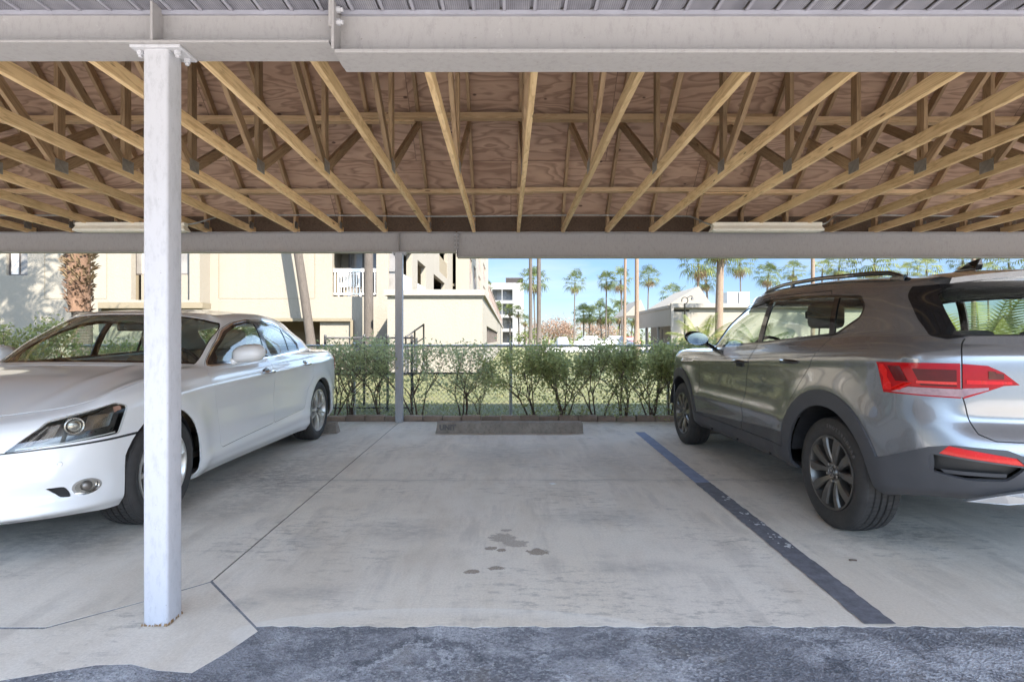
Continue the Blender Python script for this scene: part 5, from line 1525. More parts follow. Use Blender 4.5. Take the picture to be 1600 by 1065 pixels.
    if style == 'suv':
        for k in range(5):
            a = rot+2*PI*k/5
            spoke(a-.17, .030, .066, .045, rimr-.006, -.030, -.006, .045, skew=-.030, twist=.003)
            spoke(a+.17, .030, .066, .045, rimr-.006, -.030, -.006, .045, skew=.030, twist=-.003)
    else:
        for k in range(10):
            a = rot+2*PI*k/10+(.055 if k % 2 else -.055)
            spoke(a, .026, .034, .045, rimr-.006, -.022, -.008, .03, skew=.01 if k % 2 else -.01)
    fixn(bm); obj('spokes', bm, mats['spoke'], rim, auto=28)
    bm = bmesh.new(); cyl(bm, (0, -.055, 0), .066, .028, 'y', 30, r2=.060); cyl(bm, (0, -.027, 0), .040, .010, 'y', 30, r2=.036)
    hub = obj('hub', bm, mats['spoke'], rim, auto=30)
    bm = bmesh.new()
    for k in range(5):
        a = rot+2*PI*(k+.5)/5; cyl(bm, (.052*math.cos(a), -.028, .052*math.sin(a)), .0095, .012, 'y', 6)
    # axis order for 'y' puts the ring in the z-x plane
    obj('lug_nuts', bm, mats['lug'], hub)
    bm = bmesh.new(); cyl(bm, (0, -.0168, 0), .033, .003, 'y', 30); cap_ = obj('centre_cap', bm, mats['cap'], hub)
    bm = bmesh.new()
    if style == 'suv':      # ring with stacked V and W
        lathe(bm, [(-.0136, .0285), (-.0120, .0285), (-.0120, .0315), (-.0136, .0315)], 36, 'y')
        def stroke(a, b): bar(bm, (a[0], -.0128, a[1]), (b[0], -.0128, b[1]), .0042, .0018, up=(0, 1, 0))
        for s_ in (-1, 1):
            stroke((s_*.011, .026), (s_*.0015, .004)); stroke((s_*.024, .013), (s_*.010, -.022)); stroke((s_*.010, -.022), (0, -.001))
    else:
        pts = [(.022*math.cos(a), -.0128, .016*math.sin(a)) for a in [2*PI*i/24 for i in range(25)]]
        tube(bm, pts, .0018, 6, caps=False); bar(bm, (-.004, -.0128, .012), (-.010, -.0128, -.009), .004, .002, up=(0, 1, 0)); bar(bm, (-.010, -.0128, -.009), (.012, -.0128, -.009), .004, .002, up=(0, 1, 0))
    obj('emblem', bm, mats['lug'], hub)
    return e

MATC = {}
MATC['tyre'] = pmat('tyre_rubber', (0.042, 0.039, 0.037), 0.68, 0.3, 14, bump=0.25, bs=140, dirt=0.0, spec=0.4)
MATC['tyre_letter'] = pmat('tyre_rubber_raised', (0.11, 0.10, 0.095), 0.6)
MATC['disc'] = pmat('brake_iron', (0.25, 0.23, 0.21), 0.4, 0.3, 30, metal=0.9)
MATC['dark_spoke'] = mk_paint('dark_wheel_enamel', (0.13, 0.122, 0.112), 0.75, 0.34, dust=0.05, coat=0.4)
MATC['silver_spoke'] = mk_paint('silver_wheel_enamel', (0.62, 0.61, 0.58), 0.7, 0.3, dust=0.05, coat=0.5)
MATC['lug'] = pmat('bright_metal', (0.65, 0.64, 0.62), 0.25, 0.1, 20, metal=1.0)
MATC['cap'] = pmat('cap_black', (0.02, 0.02, 0.02), 0.3)
MATC['chrome'] = pmat('chrome', (0.80, 0.80, 0.80), 0.10, 0.02, 5, metal=1.0)
MATC['clad'] = pmat('grained_grey_plastic', (0.065, 0.066, 0.072), 0.5, 0.12, 6, bump=0.12, bs=500, bd=0.001, spec=0.4)
MATC['pblack'] = pmat('gloss_black_trim', (0.012, 0.012, 0.013), 0.12, 0.1, 5, coat=0.6)
MATC['rubber'] = pmat('window_rubber', (0.018, 0.018, 0.018), 0.5)
MATC['seat'] = pmat('seat_cloth_dark', (0.07, 0.068, 0.065), 0.85, 0.2, 8, bump=0.2, bs=200)
MATC['seatL'] = pmat('seat_leather_tan', (0.30, 0.25, 0.20), 0.6, 0.15, 8)
MATC['liner'] = pmat('headliner', (0.36, 0.34, 0.31), 0.95)
MATC['glass'] = mk_glass('clear_pane', (0.86, 0.94, 0.88), 0.98)
MATC['glassT'] = mk_glass('tinted_pane', (0.80, 0.90, 0.84), 0.92)
MATC['white'] = mk_paint('pearl_white_paint', (0.86, 0.855, 0.85), 0.0, 0.28, dust=0.03)
MATC['grey'] = mk_paint('metallic_grey_paint', (0.165, 0.165, 0.170), 0.70, 0.25, flake=0.3, dust=0.03)
MATC['red'] = pmat('red_lamp_lens', (0.36, 0.003, 0.005), 0.2, 0.15, 20, coat=0.5, spec=0.2)
MATC['redb'] = pmat('bright_red_lamp', (0.62, 0.010, 0.008), 0.25, 0.1, 20, coat=0.4, spec=0.2)
MATC['redd'] = pmat('dark_red_lens', (0.09, 0.003, 0.004), 0.2, 0.2, 30, coat=0.5, spec=0.2)
MATC['lens'] = mk_glass('clear_lens', (0.9, 0.9, 0.88), 0.95)
MATC['lamp_in'] = pmat('lamp_reflector', (0.55, 0.54, 0.50), 0.22, 0.35, 14, metal=0.9)
MATC['lamp_blk'] = pmat('lamp_bezel', (0.13, 0.128, 0.12), 0.3, 0.5, 20, metal=0.6)
MATC['pinkw'] = pmat('pale_lens', (0.32, 0.20, 0.22), 0.2, 0.35, 35, coat=0.5)
MATC['silverp'] = mk_paint('silver_skid', (0.42, 0.42, 0.42), 0.6, 0.35, coat=0.3)

def seats(car, cols, rowsx, ym, zb, mat, hb=.62, s=1.0, rear=None):
    for x in rowsx:
        for y in (-ym, ym):
            e = empty('seat', None, None); e.parent = car; e.location = (x, y, zb)
            bm = bmesh.new(); rbox(bm, .12, 0, .06, .50, .50, .16, .06); obj('cushion', bm, mat, e)
            bm = bmesh.new(); rbox(bm, 0, 0, 0, .15, .48*s, hb, .065, mtx=Matrix.Rotation(R(-14), 4, 'Y')); bm.transform(Matrix.Translation((-.20, 0, hb*.5+.05))); obj('backrest', bm, mat, e)
            bm = bmesh.new(); rbox(bm, -.31, 0, hb+.20, .10, .27, .19, .045); 
            for q in (-.05, .05): tube(bm, [(-.30, q, hb+.0), (-.31, q, hb+.14)], .006, 6)
            obj('headrest', bm, mat, e)
    if rear:
        e = empty('rear_bench', None, None); e.parent = car; e.location = (rear[0], 0, zb)
        bm = bmesh.new(); rbox(bm, .12, 0, .05, .50, 1.30, .16, .06); obj('cushion', bm, mat, e)
        bm = bmesh.new(); rbox(bm, 0, 0, 0, .15, 1.28, rear[1], .06, mtx=Matrix.Rotation(R(-18), 4, 'Y')); bm.transform(Matrix.Translation((-.22, 0, rear[1]*.5+.02))); obj('backrest', bm, mat, e)
        for y in (-.42, .0, .42):
            bm = bmesh.new(); rbox(bm, -.34, y, rear[1]+.10, .09, .24, .15, .04); obj('headrest', bm, mat, e)

def wheel_wells(car, xs, r, yin, yout):
    for x in xs:
        for sg in (1, -1):
            bm = bmesh.new(); n = 24; a0, a1 = 8, 172
            R1 = []; R2 = []
            for i in range(n+1):
                a = R(a0+(a1-a0)*i/n); R1.append(bm.verts.new((x+r*math.cos(a), sg*yin, .334+r*math.sin(a)))); R2.append(bm.verts.new((x+r*math.cos(a), sg*yout, .334+r*math.sin(a))))
            for i in range(n): bm.faces.new((R1[i], R1[i+1], R2[i+1], R2[i]))
            bm.faces.new(R1)
            obj('wheel_arch_liner', bm, M['black'], car)

def mkloop(xs, ys, z, dx=0.0, dy=0.0):
    """offset a plan outline: dy pulls the flanks in, dx pulls the two ends in"""
    out = []
    n = len(xs)
    z = z if hasattr(z, '__len__') else [z]*n
    for i in range(n):
        w = [1, 1, .95, .7, .35, .1, 0, 0, 0, 0, 0, .1, .35, .7, .95, 1, 1][i]
        s_ = 1 if i < 8 else -1
        dxx = dx[0] if (hasattr(dx, '__len__') and i < 8) else (dx[1] if hasattr(dx, '__len__') else dx)
        y = ys[i]-dy*min(1, ys[i]/.7) if ys[i] > 0 else 0
        out.append((xs[i]-s_*dxx*w, y, z[i]))
    return out
def cap_levels(L9, x0, x1, dz, fr=(.14, .5, 1.0)):
    """roof: from the roof edge loop to the centre line"""
    res = []; n = len(L9)
    for t in fr:
        row = []
        for i, (x, y, z) in enumerate(L9):
            cx = x0+(x1-x0)*i/(n-1)
            row.append((x+(cx-x)*t, y*(1-t), z+dz*(1-(1-t)**2)*(.35+.65*math.sin(PI*i/(n-1)))))
        res.append(row)
    return res
def S_param(Gd, row, x_ref):
    P_ = Gd[row]; d_ = np.linalg.norm(np.diff(P_[:, :2], axis=0), axis=1); s = np.concatenate([[0], np.cumsum(d_)])
    i = int(np.argmin(np.abs(P_[:, 0]-x_ref)+(P_[:, 1] < .5)*9)); return -(s-s[i])+P_[i, 0]

# ================================================================ the grey sport utility vehicle
def build_suv():
    car = empty('sport_utility_vehicle', 'dark grey sport utility vehicle with black roof rails parked nose in on the right', 'car', (2.83, 3.34, 0), R(91.0))
    xs = [3.50, 3.47, 3.38, 3.20, 3.02, 2.68, 2.2, 1.75, 1.2, .7, .35, 0, -.35, -.62, -.79, -.885, -.91]
    ys = [0, .36, .62, .80, .875, .905, .903, .90, .90, .908, .915, .918, .908, .85, .70, .36, 0]
    L = []
    L.append(mkloop(xs, ys, [.24]*4+[.26]+[.27]*7+[.30, .36, .38, .38, .38], (.10, .09), .075))
    L.append(mkloop(xs, ys, [.30]*4+[.31]+[.32]*7+[.36, .41, .43, .43, .43], (.03, .02), .02))
    L.append(mkloop(xs, ys, [.46]*12+[.50, .55, .57, .57, .57], (0, -.035), .0))
    L.append(mkloop(xs, ys, [.64]*12+[.665, .69, .70, .70, .70], (.0, -.01), -.004))
    L.append(mkloop(xs, ys, [.80]*5+[.84]*3+[.85]*5+[.87]*4, (.02, .035), .004))
    L.append(mkloop(xs, ys, [.90, .90, .90, .91, .93, .945, .95, .965, .985, 1.01, 1.025, 1.04, 1.055, 1.06, 1.06, 1.06, 1.06], (.07, .05), .012))
    # shoulder / hood edge
    L.append(mkloop(xs, ys, [.955, .96, .965, .98, 1.0, 1.02, 1.025, 1.03, 1.05, 1.075, 1.09, 1.105, 1.12, 1.12, 1.12, 1.12, 1.12], (.17, .085), .042))
    # mid hood + belt base
    gx = [2.52, 2.50, 2.43, 2.33, 2.25, 2.15, 2.04, 1.70, 1.2, .7, .35, 0, -.34, -.56, -.69, -.765, -.785]
    gy = [0, .26, .50, .66, .73, .775, .818, .838, .842, .842, .842, .84, .825, .755, .62, .33, 0]
    gz = [1.075, 1.075, 1.07, 1.065, 1.06, 1.055, 1.055, 1.07, 1.09, 1.115, 1.135, 1.15, 1.165, 1.165, 1.165, 1.165, 1.165]
    base = [(a, b, c) for a, b, c in zip(gx, gy, gz)]
    mid = []
    for i in range(17):
        a = np.array(L[-1][i]); b = np.array(base[i]); m = a*.55+b*.45
        if i < 6: m[2] += .035*(1-i/7)
        mid.append(tuple(m))
    L.append(mid); L.append(base)
    hx = [1.78, 1.77, 1.72, 1.65, 1.58, 1.48, 1.34, 1.15, .9, .52, .28, .02, -.22, -.39, -.50, -.575, -.59]
    hy = [0, .22, .42, .56, .63, .675, .700, .715, .725, .725, .720, .715, .70, .64, .53, .28, 0]
    hz = [1.475, 1.473, 1.465, 1.455, 1.455, 1.465, 1.475, 1.485, 1.487, 1.480, 1.470, 1.455, 1.435, 1.425, 1.43, 1.435, 1.437]
    top = [(a, b, c) for a, b, c in zip(hx, hy, hz)]
    L.append([(a[0]*.5+b[0]*.5, a[1]*.5+b[1]*.5+.018*(1 if 0 < i < 16 else 0), a[2]*.5+b[2]*.5) for i, (a, b) in enumerate(zip(base, top))])
    L.append(top)
    edge = []
    for i, (x, y, z) in enumerate(top):
        ex = [-.05, -.05, -.05, -.04, -.03, 0, 0, 0, 0, 0, 0, 0, 0, 0, 0, .0, .0][i]
        edge.append((x+ex, y*(.90 if 5 < i < 14 else .93), z+[.022, .022, .026, .035, .042, .048, .052, .055, .055, .055, .053, .05, .048, .046, .045, .045, .045][i]))
    L.append(edge)
    L += cap_levels(edge, 1.50, -.35, .045)
    Gd, Us, Vs = car_grid(L)
    # V: 0..5 lower, 6 shoulder, 7 mid hood, 8 base, 9 mid glass, 10 top, 11 roof edge, 12.. roof
    X = Gd[..., 0]; Z = Gd[..., 2]; Y = Gd[..., 1]
    side = (Us[None, :] > 5) & (Us[None, :] < 13.2)
    # sculpting on the flank: crease under the belt and a bone above the rocker
    bone = .012*np.exp(-((Z-(.60+.0*X))/.035)**2)*smooth(X, .35, .7)*(1-smooth(X, 2.15, 2.35))
    hollow = -.016*np.exp(-((Z-.72)/.09)**2)*smooth(X, .3, .8)*(1-smooth(X, 2.0, 2.4))
    crease = .012*np.exp(-(np.clip((1.005-(X-0)*.045+.03)-Z, 0, 9)/.03)**2)*(Z < (1.035-X*.045))*(Us[None, :] > 4.5)*(Us[None, :] < 14)
    fl = np.zeros_like(X)
    for cx in (0, 2.68):
        r = np.hypot(X-cx, Z-.334); fl += .020*np.exp(-((r-.50)/.10)**2)*(Z < .95)
    Gd[..., 1] += (bone+hollow+crease+fl)*np.where(side, 1, 0)*(Y > .3)
    # bumper / tailgate shelf on the rear face
    rear = Us[None, :] > 13.3
    step = -.030*np.exp(-((Z-.80)/.07)**2)*smooth(np.broadcast_to(Us[None, :], X.shape), 13.3, 14.2)
    Gd[..., 0] += -step*0 + np.where(rear, .030*np.exp(-((Z-.76)/.06)**2)*smooth(np.broadcast_to(Us[None, :], X.shape), 13.4, 14.3), 0)
    S = S_param(Gd, 3*7, 0.0)
    K = Knife(Gd, Us, Vs, S)
    def Sy(y):  # S coordinate of the rear outline at half width y
        row = Gd[3*7]; best = min(range(len(Us)), key=lambda i: abs(row[i, 1]-y)+(0 if Us[i] > 12.5 else 9)); return float(S[best])
    seamS = Sy(.725)
    side_f = (4.2, 13.4, 0, 99); low = (0, 16, -1, 7)
    # polygons -------------------------------------------------
    dlo = roundp([(2.03, 1.062), (1.70, 1.338), (1.46, 1.425), (1.04, 1.458), (.6, 1.452), (.2, 1.43), (-.085, 1.402), (-.17, 1.33), (-.165, 1.262), (.02, 1.165), (1.0, 1.103)], .03, 3)
    gl = offset_poly(dlo, .018)
    fw = clip_poly(gl, (1.055, 1.0), (.985, 1.6), -1); rw = clip_poly(clip_poly(gl, (.985, 1.0), (.915, 1.6), 1), (.055, 1.0), (.215, 1.6), -1)
    qw = clip_poly(gl, (-.005, 1.0), (.175, 1.6), 1)
    ar_r = arc(0, .334, .405, -30, 210, 26); ar_f = arc(2.68, .334, .405, -30, 210, 26)
    archR = ar_r; archF = ar_f
    def clad_arch(cx):
        return arc(cx, .334, .50, -30, 210, 30)
    rock = [(2.62, .10), (2.62, .40), (2.25, .415), (.40, .505), (.1, .50), (.1, .10)]
    Sb = [(-.30, .05), (-.30, .515), (-.47, .528), (-.70, .625), (-.80, .645), (Sy(.60), .638), (Sy(.52), .60), (Sy(.30), .592), (float(S[-1])-.05, .590), (float(S[-1])-.05, .05)]
    lampO = [(-.455, 1.022), (-.50, .867), (seamS+.004, .862), (seamS+.004, 1.026)]
    lampI = [(seamS-.004, 1.024), (seamS-.004, .860), (Sy(.585), .925), (Sy(.50), .930), (Sy(.56), .985), (Sy(.63), 1.016)]
    fdoor = [(2.10, 1.10), (2.08, 1.0), (2.145, .93), (2.145, .60), (2.07, .36), (1.16, .36), (1.16, .60), (1.045, 1.04), (1.035, 1.09)]
    fdoorU = [(2.07, 1.03)] + []
    # doors incl. frames: outline in xz
    fd = roundp([(2.13, .40), (2.145, .90), (2.085, 1.045), (1.72, 1.370), (1.46, 1.452), (.955, 1.480), (1.03, 1.08), (1.165, .62), (1.165, .40)], .02, 2)
    rd = roundp([(1.157, .40), (1.157, .62), (1.022, 1.08), (.947, 1.480), (.225, 1.458), (.055, 1.15), (.16, .98), (.375, .72), (.46, .50), (.46, .40)], .02, 2)
    tg = [(seamS, 1.20), (seamS, .87), (Sy(.68), .70), (Sy(.64), .672), (float(S[-1])-.05, .668), (float(S[-1])-.05, 1.20)]
    glassR = [(13.85, 7.93), (13.72, 8.2), (13.62, 9.6), (13.80, 9.82), (16.1, 9.84), (16.1, 7.93)]
    blackR = [(13.62, 7.0), (13.26, 7.7), (12.98, 8.6), (12.78, 10.02), (16.1, 10.02), (16.1, 7.72), (14.0, 7.70)]
    refl = [(Sy(.80), .600), (Sy(.78), .640), (Sy(.56), .605), (Sy(.54), .572)]
    vent = roundp([(Sy(.83), .595), (Sy(.83), .515), (Sy(.74), .490), (Sy(.60), .500), (Sy(.545), .566)], .02, 2)
    windshield = [(-.1, 8.08), (4.3, 8.08), (4.25, 9.85), (-.1, 9.85)]
    seamg = .0045
    fd_i = offset_poly(fd, seamg); rd_i = offset_poly(rd, seamg); tg_i = offset_poly(tg, seamg*1.2)
    ru = (4.2, 13.4, 6.0, 10.9)
    J = [(dlo, 'xz', (4.2, 13.4, 6.5, 10.6)), (gl, 'xz', (4.2, 13.4, 6.5, 10.6)), (fw, 'xz', (4.2, 13.4, 6.5, 10.6)), (rw, 'xz', (4.2, 13.4, 6.5, 10.6)), (qw, 'xz', (4.2, 13.4, 6.5, 10.6)),
         (archR, 'xz', side_f[:3]+(6,)), (archF, 'xz', side_f[:3]+(6,)), (clad_arch(0), 'xz', side_f[:3]+(6,)), (clad_arch(2.68), 'xz', side_f[:3]+(6,)), (rock, 'xz', side_f[:3]+(4,)),
         (Sb, 'sz', (11, 16, 0, 6)), (fd, 'xz', (4.2, 13.4, 0, 10.7)), (fd_i, 'xz', (4.2, 13.4, 0, 10.7)), (rd, 'xz', (4.2, 13.4, 0, 10.7)), (rd_i, 'xz', (4.2, 13.4, 0, 10.7)),
         (tg, 'sz', (12, 16, 0, 7.2)), (tg_i, 'sz', (12, 16, 0, 7.2)), (blackR, 'uv', (12.8, 16, 7, 10.6)), (glassR, 'uv', (13.5, 16, 7, 10.6)),
         (lampO, 'sz', (11, 16, 3, 7)), (lampI, 'sz', (12, 16, 3, 7)), (refl, 'sz', (12, 16, 0, 5)), (vent, 'sz', (12, 16, 0, 5)), (windshield, 'uv', (0, 5, 7, 11))]
    for p_, sp, fl_ in J: K.cut(p_, sp, fl_)
    reg = {}
    def put(n, f): reg.setdefault(n, []).append(f)
    wf = (4.2, 13.4, 6.5, 10.6)
    sf4 = side_f[:3]+(6,)
    ca0, ca1 = clad_arch(0), clad_arch(2.68)
    for f in K.bm.faces:
        I = lambda p_, sp, fl_: K.inside(f, p_, sp, fl_)
        if I(archR, 'xz', sf4) or I(archF, 'xz', sf4): continue
        if I(fw, 'xz', wf): put('gf', f); continue
        if I(rw, 'xz', wf): put('gr', f); continue
        if I(qw, 'xz', wf): put('gq', f); continue
        if I(dlo, 'xz', wf): put('trim', f); continue
        if I(glassR, 'uv', (13.5, 16, 7, 10.6)): put('rglass', f); continue
        if I(blackR, 'uv', (12.8, 16, 7, 10.6)): put('rblack', f); continue
        if I(windshield, 'uv', (0, 5, 7, 11)): put('ws', f); continue
        if I(refl, 'sz', (12, 16, 0, 5)): put('refl', f); continue
        if I(vent, 'sz', (12, 16, 0, 5)): put('vent', f); continue
        if I(lampO, 'sz', (11, 16, 3, 7)): put('lampO', f); continue
        if I(lampI, 'sz', (12, 16, 3, 7)): put('lampI', f); continue
        inf, ifi = I(fd, 'xz', (4.2, 13.4, 0, 10.7)), I(fd_i, 'xz', (4.2, 13.4, 0, 10.7))
        inr, iri = I(rd, 'xz', (4.2, 13.4, 0, 10.7)), I(rd_i, 'xz', (4.2, 13.4, 0, 10.7))
        cl_ = I(ca0, 'xz', sf4) or I(ca1, 'xz', sf4) or I(rock, 'xz', side_f[:3]+(4,)) or I(Sb, 'sz', (11, 16, 0, 6))
        if (inf and not ifi) or (inr and not iri): put('seam', f); continue
        if I(tg, 'sz', (12, 16, 0, 7.2)):
            put('tgate' if I(tg_i, 'sz', (12, 16, 0, 7.2)) else 'seam', f); continue
        if cl_: put('clad', f); continue
        if ifi: put('fdoor', f); continue
        if iri: put('rdoor', f); continue
        put('body', f)
    th = .012
    body = export(K, 'body', 'body', MATC['grey'], car, 0, 0, th, reg)
    export(K, 'clad', 'plastic_cladding', MATC['clad'], car, 0, .009, .018, reg)
    export(K, 'seam', 'panel_gap', MATC['rubber'], body, 0, -.007, 0, reg)
    export(K, 'tgate', 'tailgate', MATC['grey'], car, 0, 0, th, reg)
    export(K, 'rblack', 'spoiler_surround', MATC['pblack'], car, 0, .001, .01, reg)
    export(K, 'rglass', 'rear_window', MATC['glass'], car, 0, -.003, 0, reg)
    export(K, 'ws', 'windscreen', MATC['glass'], car, 0, -.003, 0, reg)
    for sg in (1, -1):
        fdo = export(K, 'fdoor', 'front_door', MATC['grey'], car, sg, 0, th, reg); rdo = export(K, 'rdoor', 'rear_door', MATC['grey'], car, sg, 0, th, reg)
        export(K, 'trim', 'window_surround', MATC['pblack'], car, sg, -.003, .012, reg)
        export(K, 'gf', 'window_pane', MATC['glass'], fdo, sg, -.009, 0, reg); export(K, 'gr', 'window_pane', MATC['glassT'], rdo, sg, -.009, 0, reg); export(K, 'gq', 'quarter_window', MATC['glassT'], car, sg, -.009, 0, reg)
        tl = export(K, 'lampO', 'tail_lamp', MATC['red'], car, sg, .006, .02, reg); export(K, 'lampI', 'tail_lamp', MATC['red'], car, sg, .006, .02, reg)
        export(K, 'refl', 'reflector', MATC['redb'], car, sg, .003, .012, reg); export(K, 'vent', 'bumper_vent', MATC['rubber'], car, sg, -.03, 0, reg)
        # lens detail
        def spt(s, z, o_=.008):
            row = int(np.argmin(np.abs(S-s))); col = Gd[:, row]; k = int(np.argmin(np.abs(col[:50, 2]-z)))
            p0 = col[k]; pa = Gd[k, max(row-2, 0)]; pb = Gd[k, min(row+2, len(Us)-1)]; t_ = pb-pa; n_ = np.array([t_[1], -t_[0], 0]); n_ = n_/np.linalg.norm(n_)
            if n_[1] < 0 and abs(n_[1]) > abs(n_[0]): n_ = -n_
            if n_[0] > 0 and abs(n_[0]) >= abs(n_[1]): n_ = -n_
            q = p0+n_*o_; q[2] = z; q[1] *= sg; return tuple(q)
        def patch(name, pl, mat, o_=.008, par=tl, N=8):
            """pl: 4 (s, z) corners a b c d ; a strip following the lamp surface"""
            bm = bmesh.new(); a, b, c, d_ = pl; r0 = []; r1 = []
            for i in range(N+1):
                t_ = i/N; r0.append(bm.verts.new(spt(a[0]+(b[0]-a[0])*t_, a[1]+(b[1]-a[1])*t_, o_))); r1.append(bm.verts.new(spt(d_[0]+(c[0]-d_[0])*t_, d_[1]+(c[1]-d_[1])*t_, o_)))
            for i in range(N): f_ = bm.faces.new((r0[i], r0[i+1], r1[i+1], r1[i])); f_.smooth = True
            return obj(name, bm, mat, par)
        patch('light_bar', [(-.472, 1.012), (-.505, .882), (-.555, .882), (-.510, 1.012)], MATC['redb'], .0085, N=4)
        patch('light_bar', [(-.52, .885), (-.60, .885), (-.66, .925), (-.62, .925)], MATC['redb'], .0085, N=4)
        patch('dark_lens', [(-.53, 1.006), (-.60, 1.006), (-.64, .93), (-.565, .93)], MATC['redd'], .0085, N=4)
        patch('dark_lens', [(-.66, .995), (seamS+.012, .995), (seamS+.012, .915), (-.70, .915)], MATC['redd'], .0085)
        patch('dark_lens', [(Sy(.64), .995), (Sy(.58), .975), (Sy(.58), .955), (Sy(.64), .955)], MATC['redd'], .0085)
        patch('light_bar', [(-.68, .938), (seamS+.01, .938), (seamS+.01, .925), (-.68, .925)], MATC['redb'], .0095)
        patch('light_bar', [(Sy(.70), .950), (Sy(.54), .945), (Sy(.535), .932), (Sy(.70), .930)], MATC['redb'], .0095)
        patch('pale_lens', [(-.56, .874), (seamS+.008, .868), (seamS+.008, .905), (-.63, .905)], MATC['pinkw'], .0085)
        patch('pale_lens', [(seamS-.006, .866), (Sy(.64), .905), (Sy(.64), .915), (seamS-.006, .908)], MATC['pinkw'], .0085, N=4)
        # vent blade
        patch('vent_blade', [(Sy(.80), .525), (Sy(.60), .530), (Sy(.60), .512), (Sy(.79), .507)], MATC['clad'], -.008, par=car)
        patch('vent_frame', [(Sy(.838), .600), (Sy(.845), .505), (Sy(.820), .510), (Sy(.815), .595)], MATC['clad'], .004, par=car, N=3)
    # silver skid stripe under the bumper
    bm = bmesh.new()
    for sg in (1, -1):
        pr = [(-.805, .74*sg, .392), (-.875, .62*sg, .44), (-.925, .45*sg, .485), (-.958, .0, .50), (-.958, .0, .44), (-.925, .45*sg, .425), (-.875, .60*sg, .396)]
        a = [bm.verts.new(p_) for p_ in pr]; b = [bm.verts.new((p_[0]+.03, p_[1], p_[2])) for p_ in pr]
        for i in range(len(pr)): bm.faces.new((a[i], a[(i+1) % 7], b[(i+1) % 7], b[i]))
        bm.faces.new(a); bm.faces.new(b)
    fixn(bm); obj('skid_strip', bm, MATC['silverp'], car, bevel=.004)
    # honeycomb strip between the reflectors
    bm = bmesh.new()
    for sg in (1, -1):
        for i in range(22):
            for j in range(2):
                y = .52-i*.024; z = .585+.02*j; c_ = (-.945, sg*(y+.012*j), z)
                pts = [(c_[0], c_[1]+.010*math.cos(a), c_[2]+.0075*math.sin(a)) for a in [PI/3*q for q in range(7)]]
                tube(bm, pts, .0022, 4, caps=False)
    obj('honeycomb_strip', bm, MATC['rubber'], car)
    # roof rails
    for sg in (1, -1):
        bm = bmesh.new(); pts = []
        for i in range(25):
            t_ = i/24; x = 1.42-1.72*t_; zz = float(np.interp(x, [-.35, 0, .5, 1.0, 1.45], [1.475, 1.505, 1.532, 1.535, 1.505])); lift = .045*min(1, math.sin(PI*t_)*4)**.7
            y = float(np.interp(x, [-.35, 0, .9, 1.45], [.62, .645, .655, .61])); pts.append((x, sg*y, zz-.012+lift))
        tube(bm, pts, .014, 8); r_ = obj('roof_rail', bm, MATC['pblack'], car)
        bm = bmesh.new(); tube(bm, [(p_[0], p_[1]+sg*.0118, p_[2]-.002) for p_ in pts[4:19]], .0055, 6); obj('chrome_strip', bm, MATC['chrome'], r_)
        bm = bmesh.new()
        for p_ in (pts[1], pts[-2]): box(bm, p_[0]-.06, p_[0]+.06, p_[1]-.012, p_[1]+.012, p_[2]-.05, p_[2]-.002)
        box(bm, pts[8][0]-.02, pts[8][0]+.02, pts[8][1]-.01, pts[8][1]+.01, pts[8][2]-.05, pts[8][2]); [setattr(q_.modifiers.new('bevel', 'BEVEL'), 'width', .006) for q_ in split_obj('rail_foot', bm, MATC['pblack'], r_)]
        # mirror
        m_ = empty('door_mirror', None, None); m_.parent = car
        bm = bmesh.new()
        res = bmesh.ops.create_uvsphere(bm, u_segments=20, v_segments=12, radius=1)
        for v in bm.verts:
            x, y, z = v.co; sx = .075 if x > 0 else .030
            v.co = Vector((1.93+x*sx, sg*(1.0+y*.118), 1.145+z*.073*(1.0 if z > 0 else .85)+.02*y))
        for f in bm.faces: f.smooth = True
        obj('mirror_housing', bm, MATC['pblack'], m_)
        bm = bmesh.new(); bar(bm, (1.95, sg*.83, 1.06), (1.935, sg*.93, 1.11), .05, .035); obj('mirror_arm', bm, MATC['pblack'], m_, bevel=.01)
        bm = bmesh.new(); cyl(bm, (1.903, sg*1.0, 1.145), 1, -.004, 'x', 28)
        for v in bm.verts: v.co.y = sg*1.0+(v.co.y-sg*1.0)*.100; v.co.z = 1.145+(v.co.z-1.145)*.058+.02*(v.co.y-sg)/.118*0
        obj('mirror_glass', bm, MATC['chrome'], m_)
        # handles
        for x, z in ((1.22, .952), (.42, .985)):
            bm = bmesh.new()
            pts = [(x+.10, sg*.900, z), (x+.075, sg*.925, z+.004), (x, sg*.935, z+.006), (x-.075, sg*.930, z+.006), (x-.10, sg*.905, z+.003)]
            tube(bm, pts, [.010, .015, .016, .015, .010], 8); obj('door_handle', bm, MATC['pblack'], car, smooth=True)
            bm = bmesh.new(); rbox(bm, x, sg*.899, z-.012, .12, .012, .05, .005); obj('handle_cup', bm, MATC['rubber'], car)
    # shark fin, spoiler lamp, wiper
    bm = bmesh.new()
    prof = [(.17, 0), (.10, .018), (.03, .048), (-.015, .066), (-.035, .064), (-.03, .03), (-.02, 0)]
    for sg in (1,):
        A1 = [bm.verts.new((x-.02, (.004 if z > .05 else .02), 1.560+z)) for x, z in prof]; B1 = [bm.verts.new((x-.02, -(.004 if z > .05 else .02), 1.560+z)) for x, z in prof]
        for i in range(len(prof)): bm.faces.new((A1[i], A1[(i+1) % 7], B1[(i+1) % 7], B1[i]))
        bm.faces.new(A1); bm.faces.new(B1)
    fixn(bm); obj('antenna_fin', bm, MATC['pblack'], car, bevel=.004)
    bm = bmesh.new(); box(bm, -.645, -.60, -.20, .20, 1.462, 1.476); obj('high_brake_lamp', bm, MATC['redb'], car, bevel=.003)
    bm = bmesh.new()
    sp = []
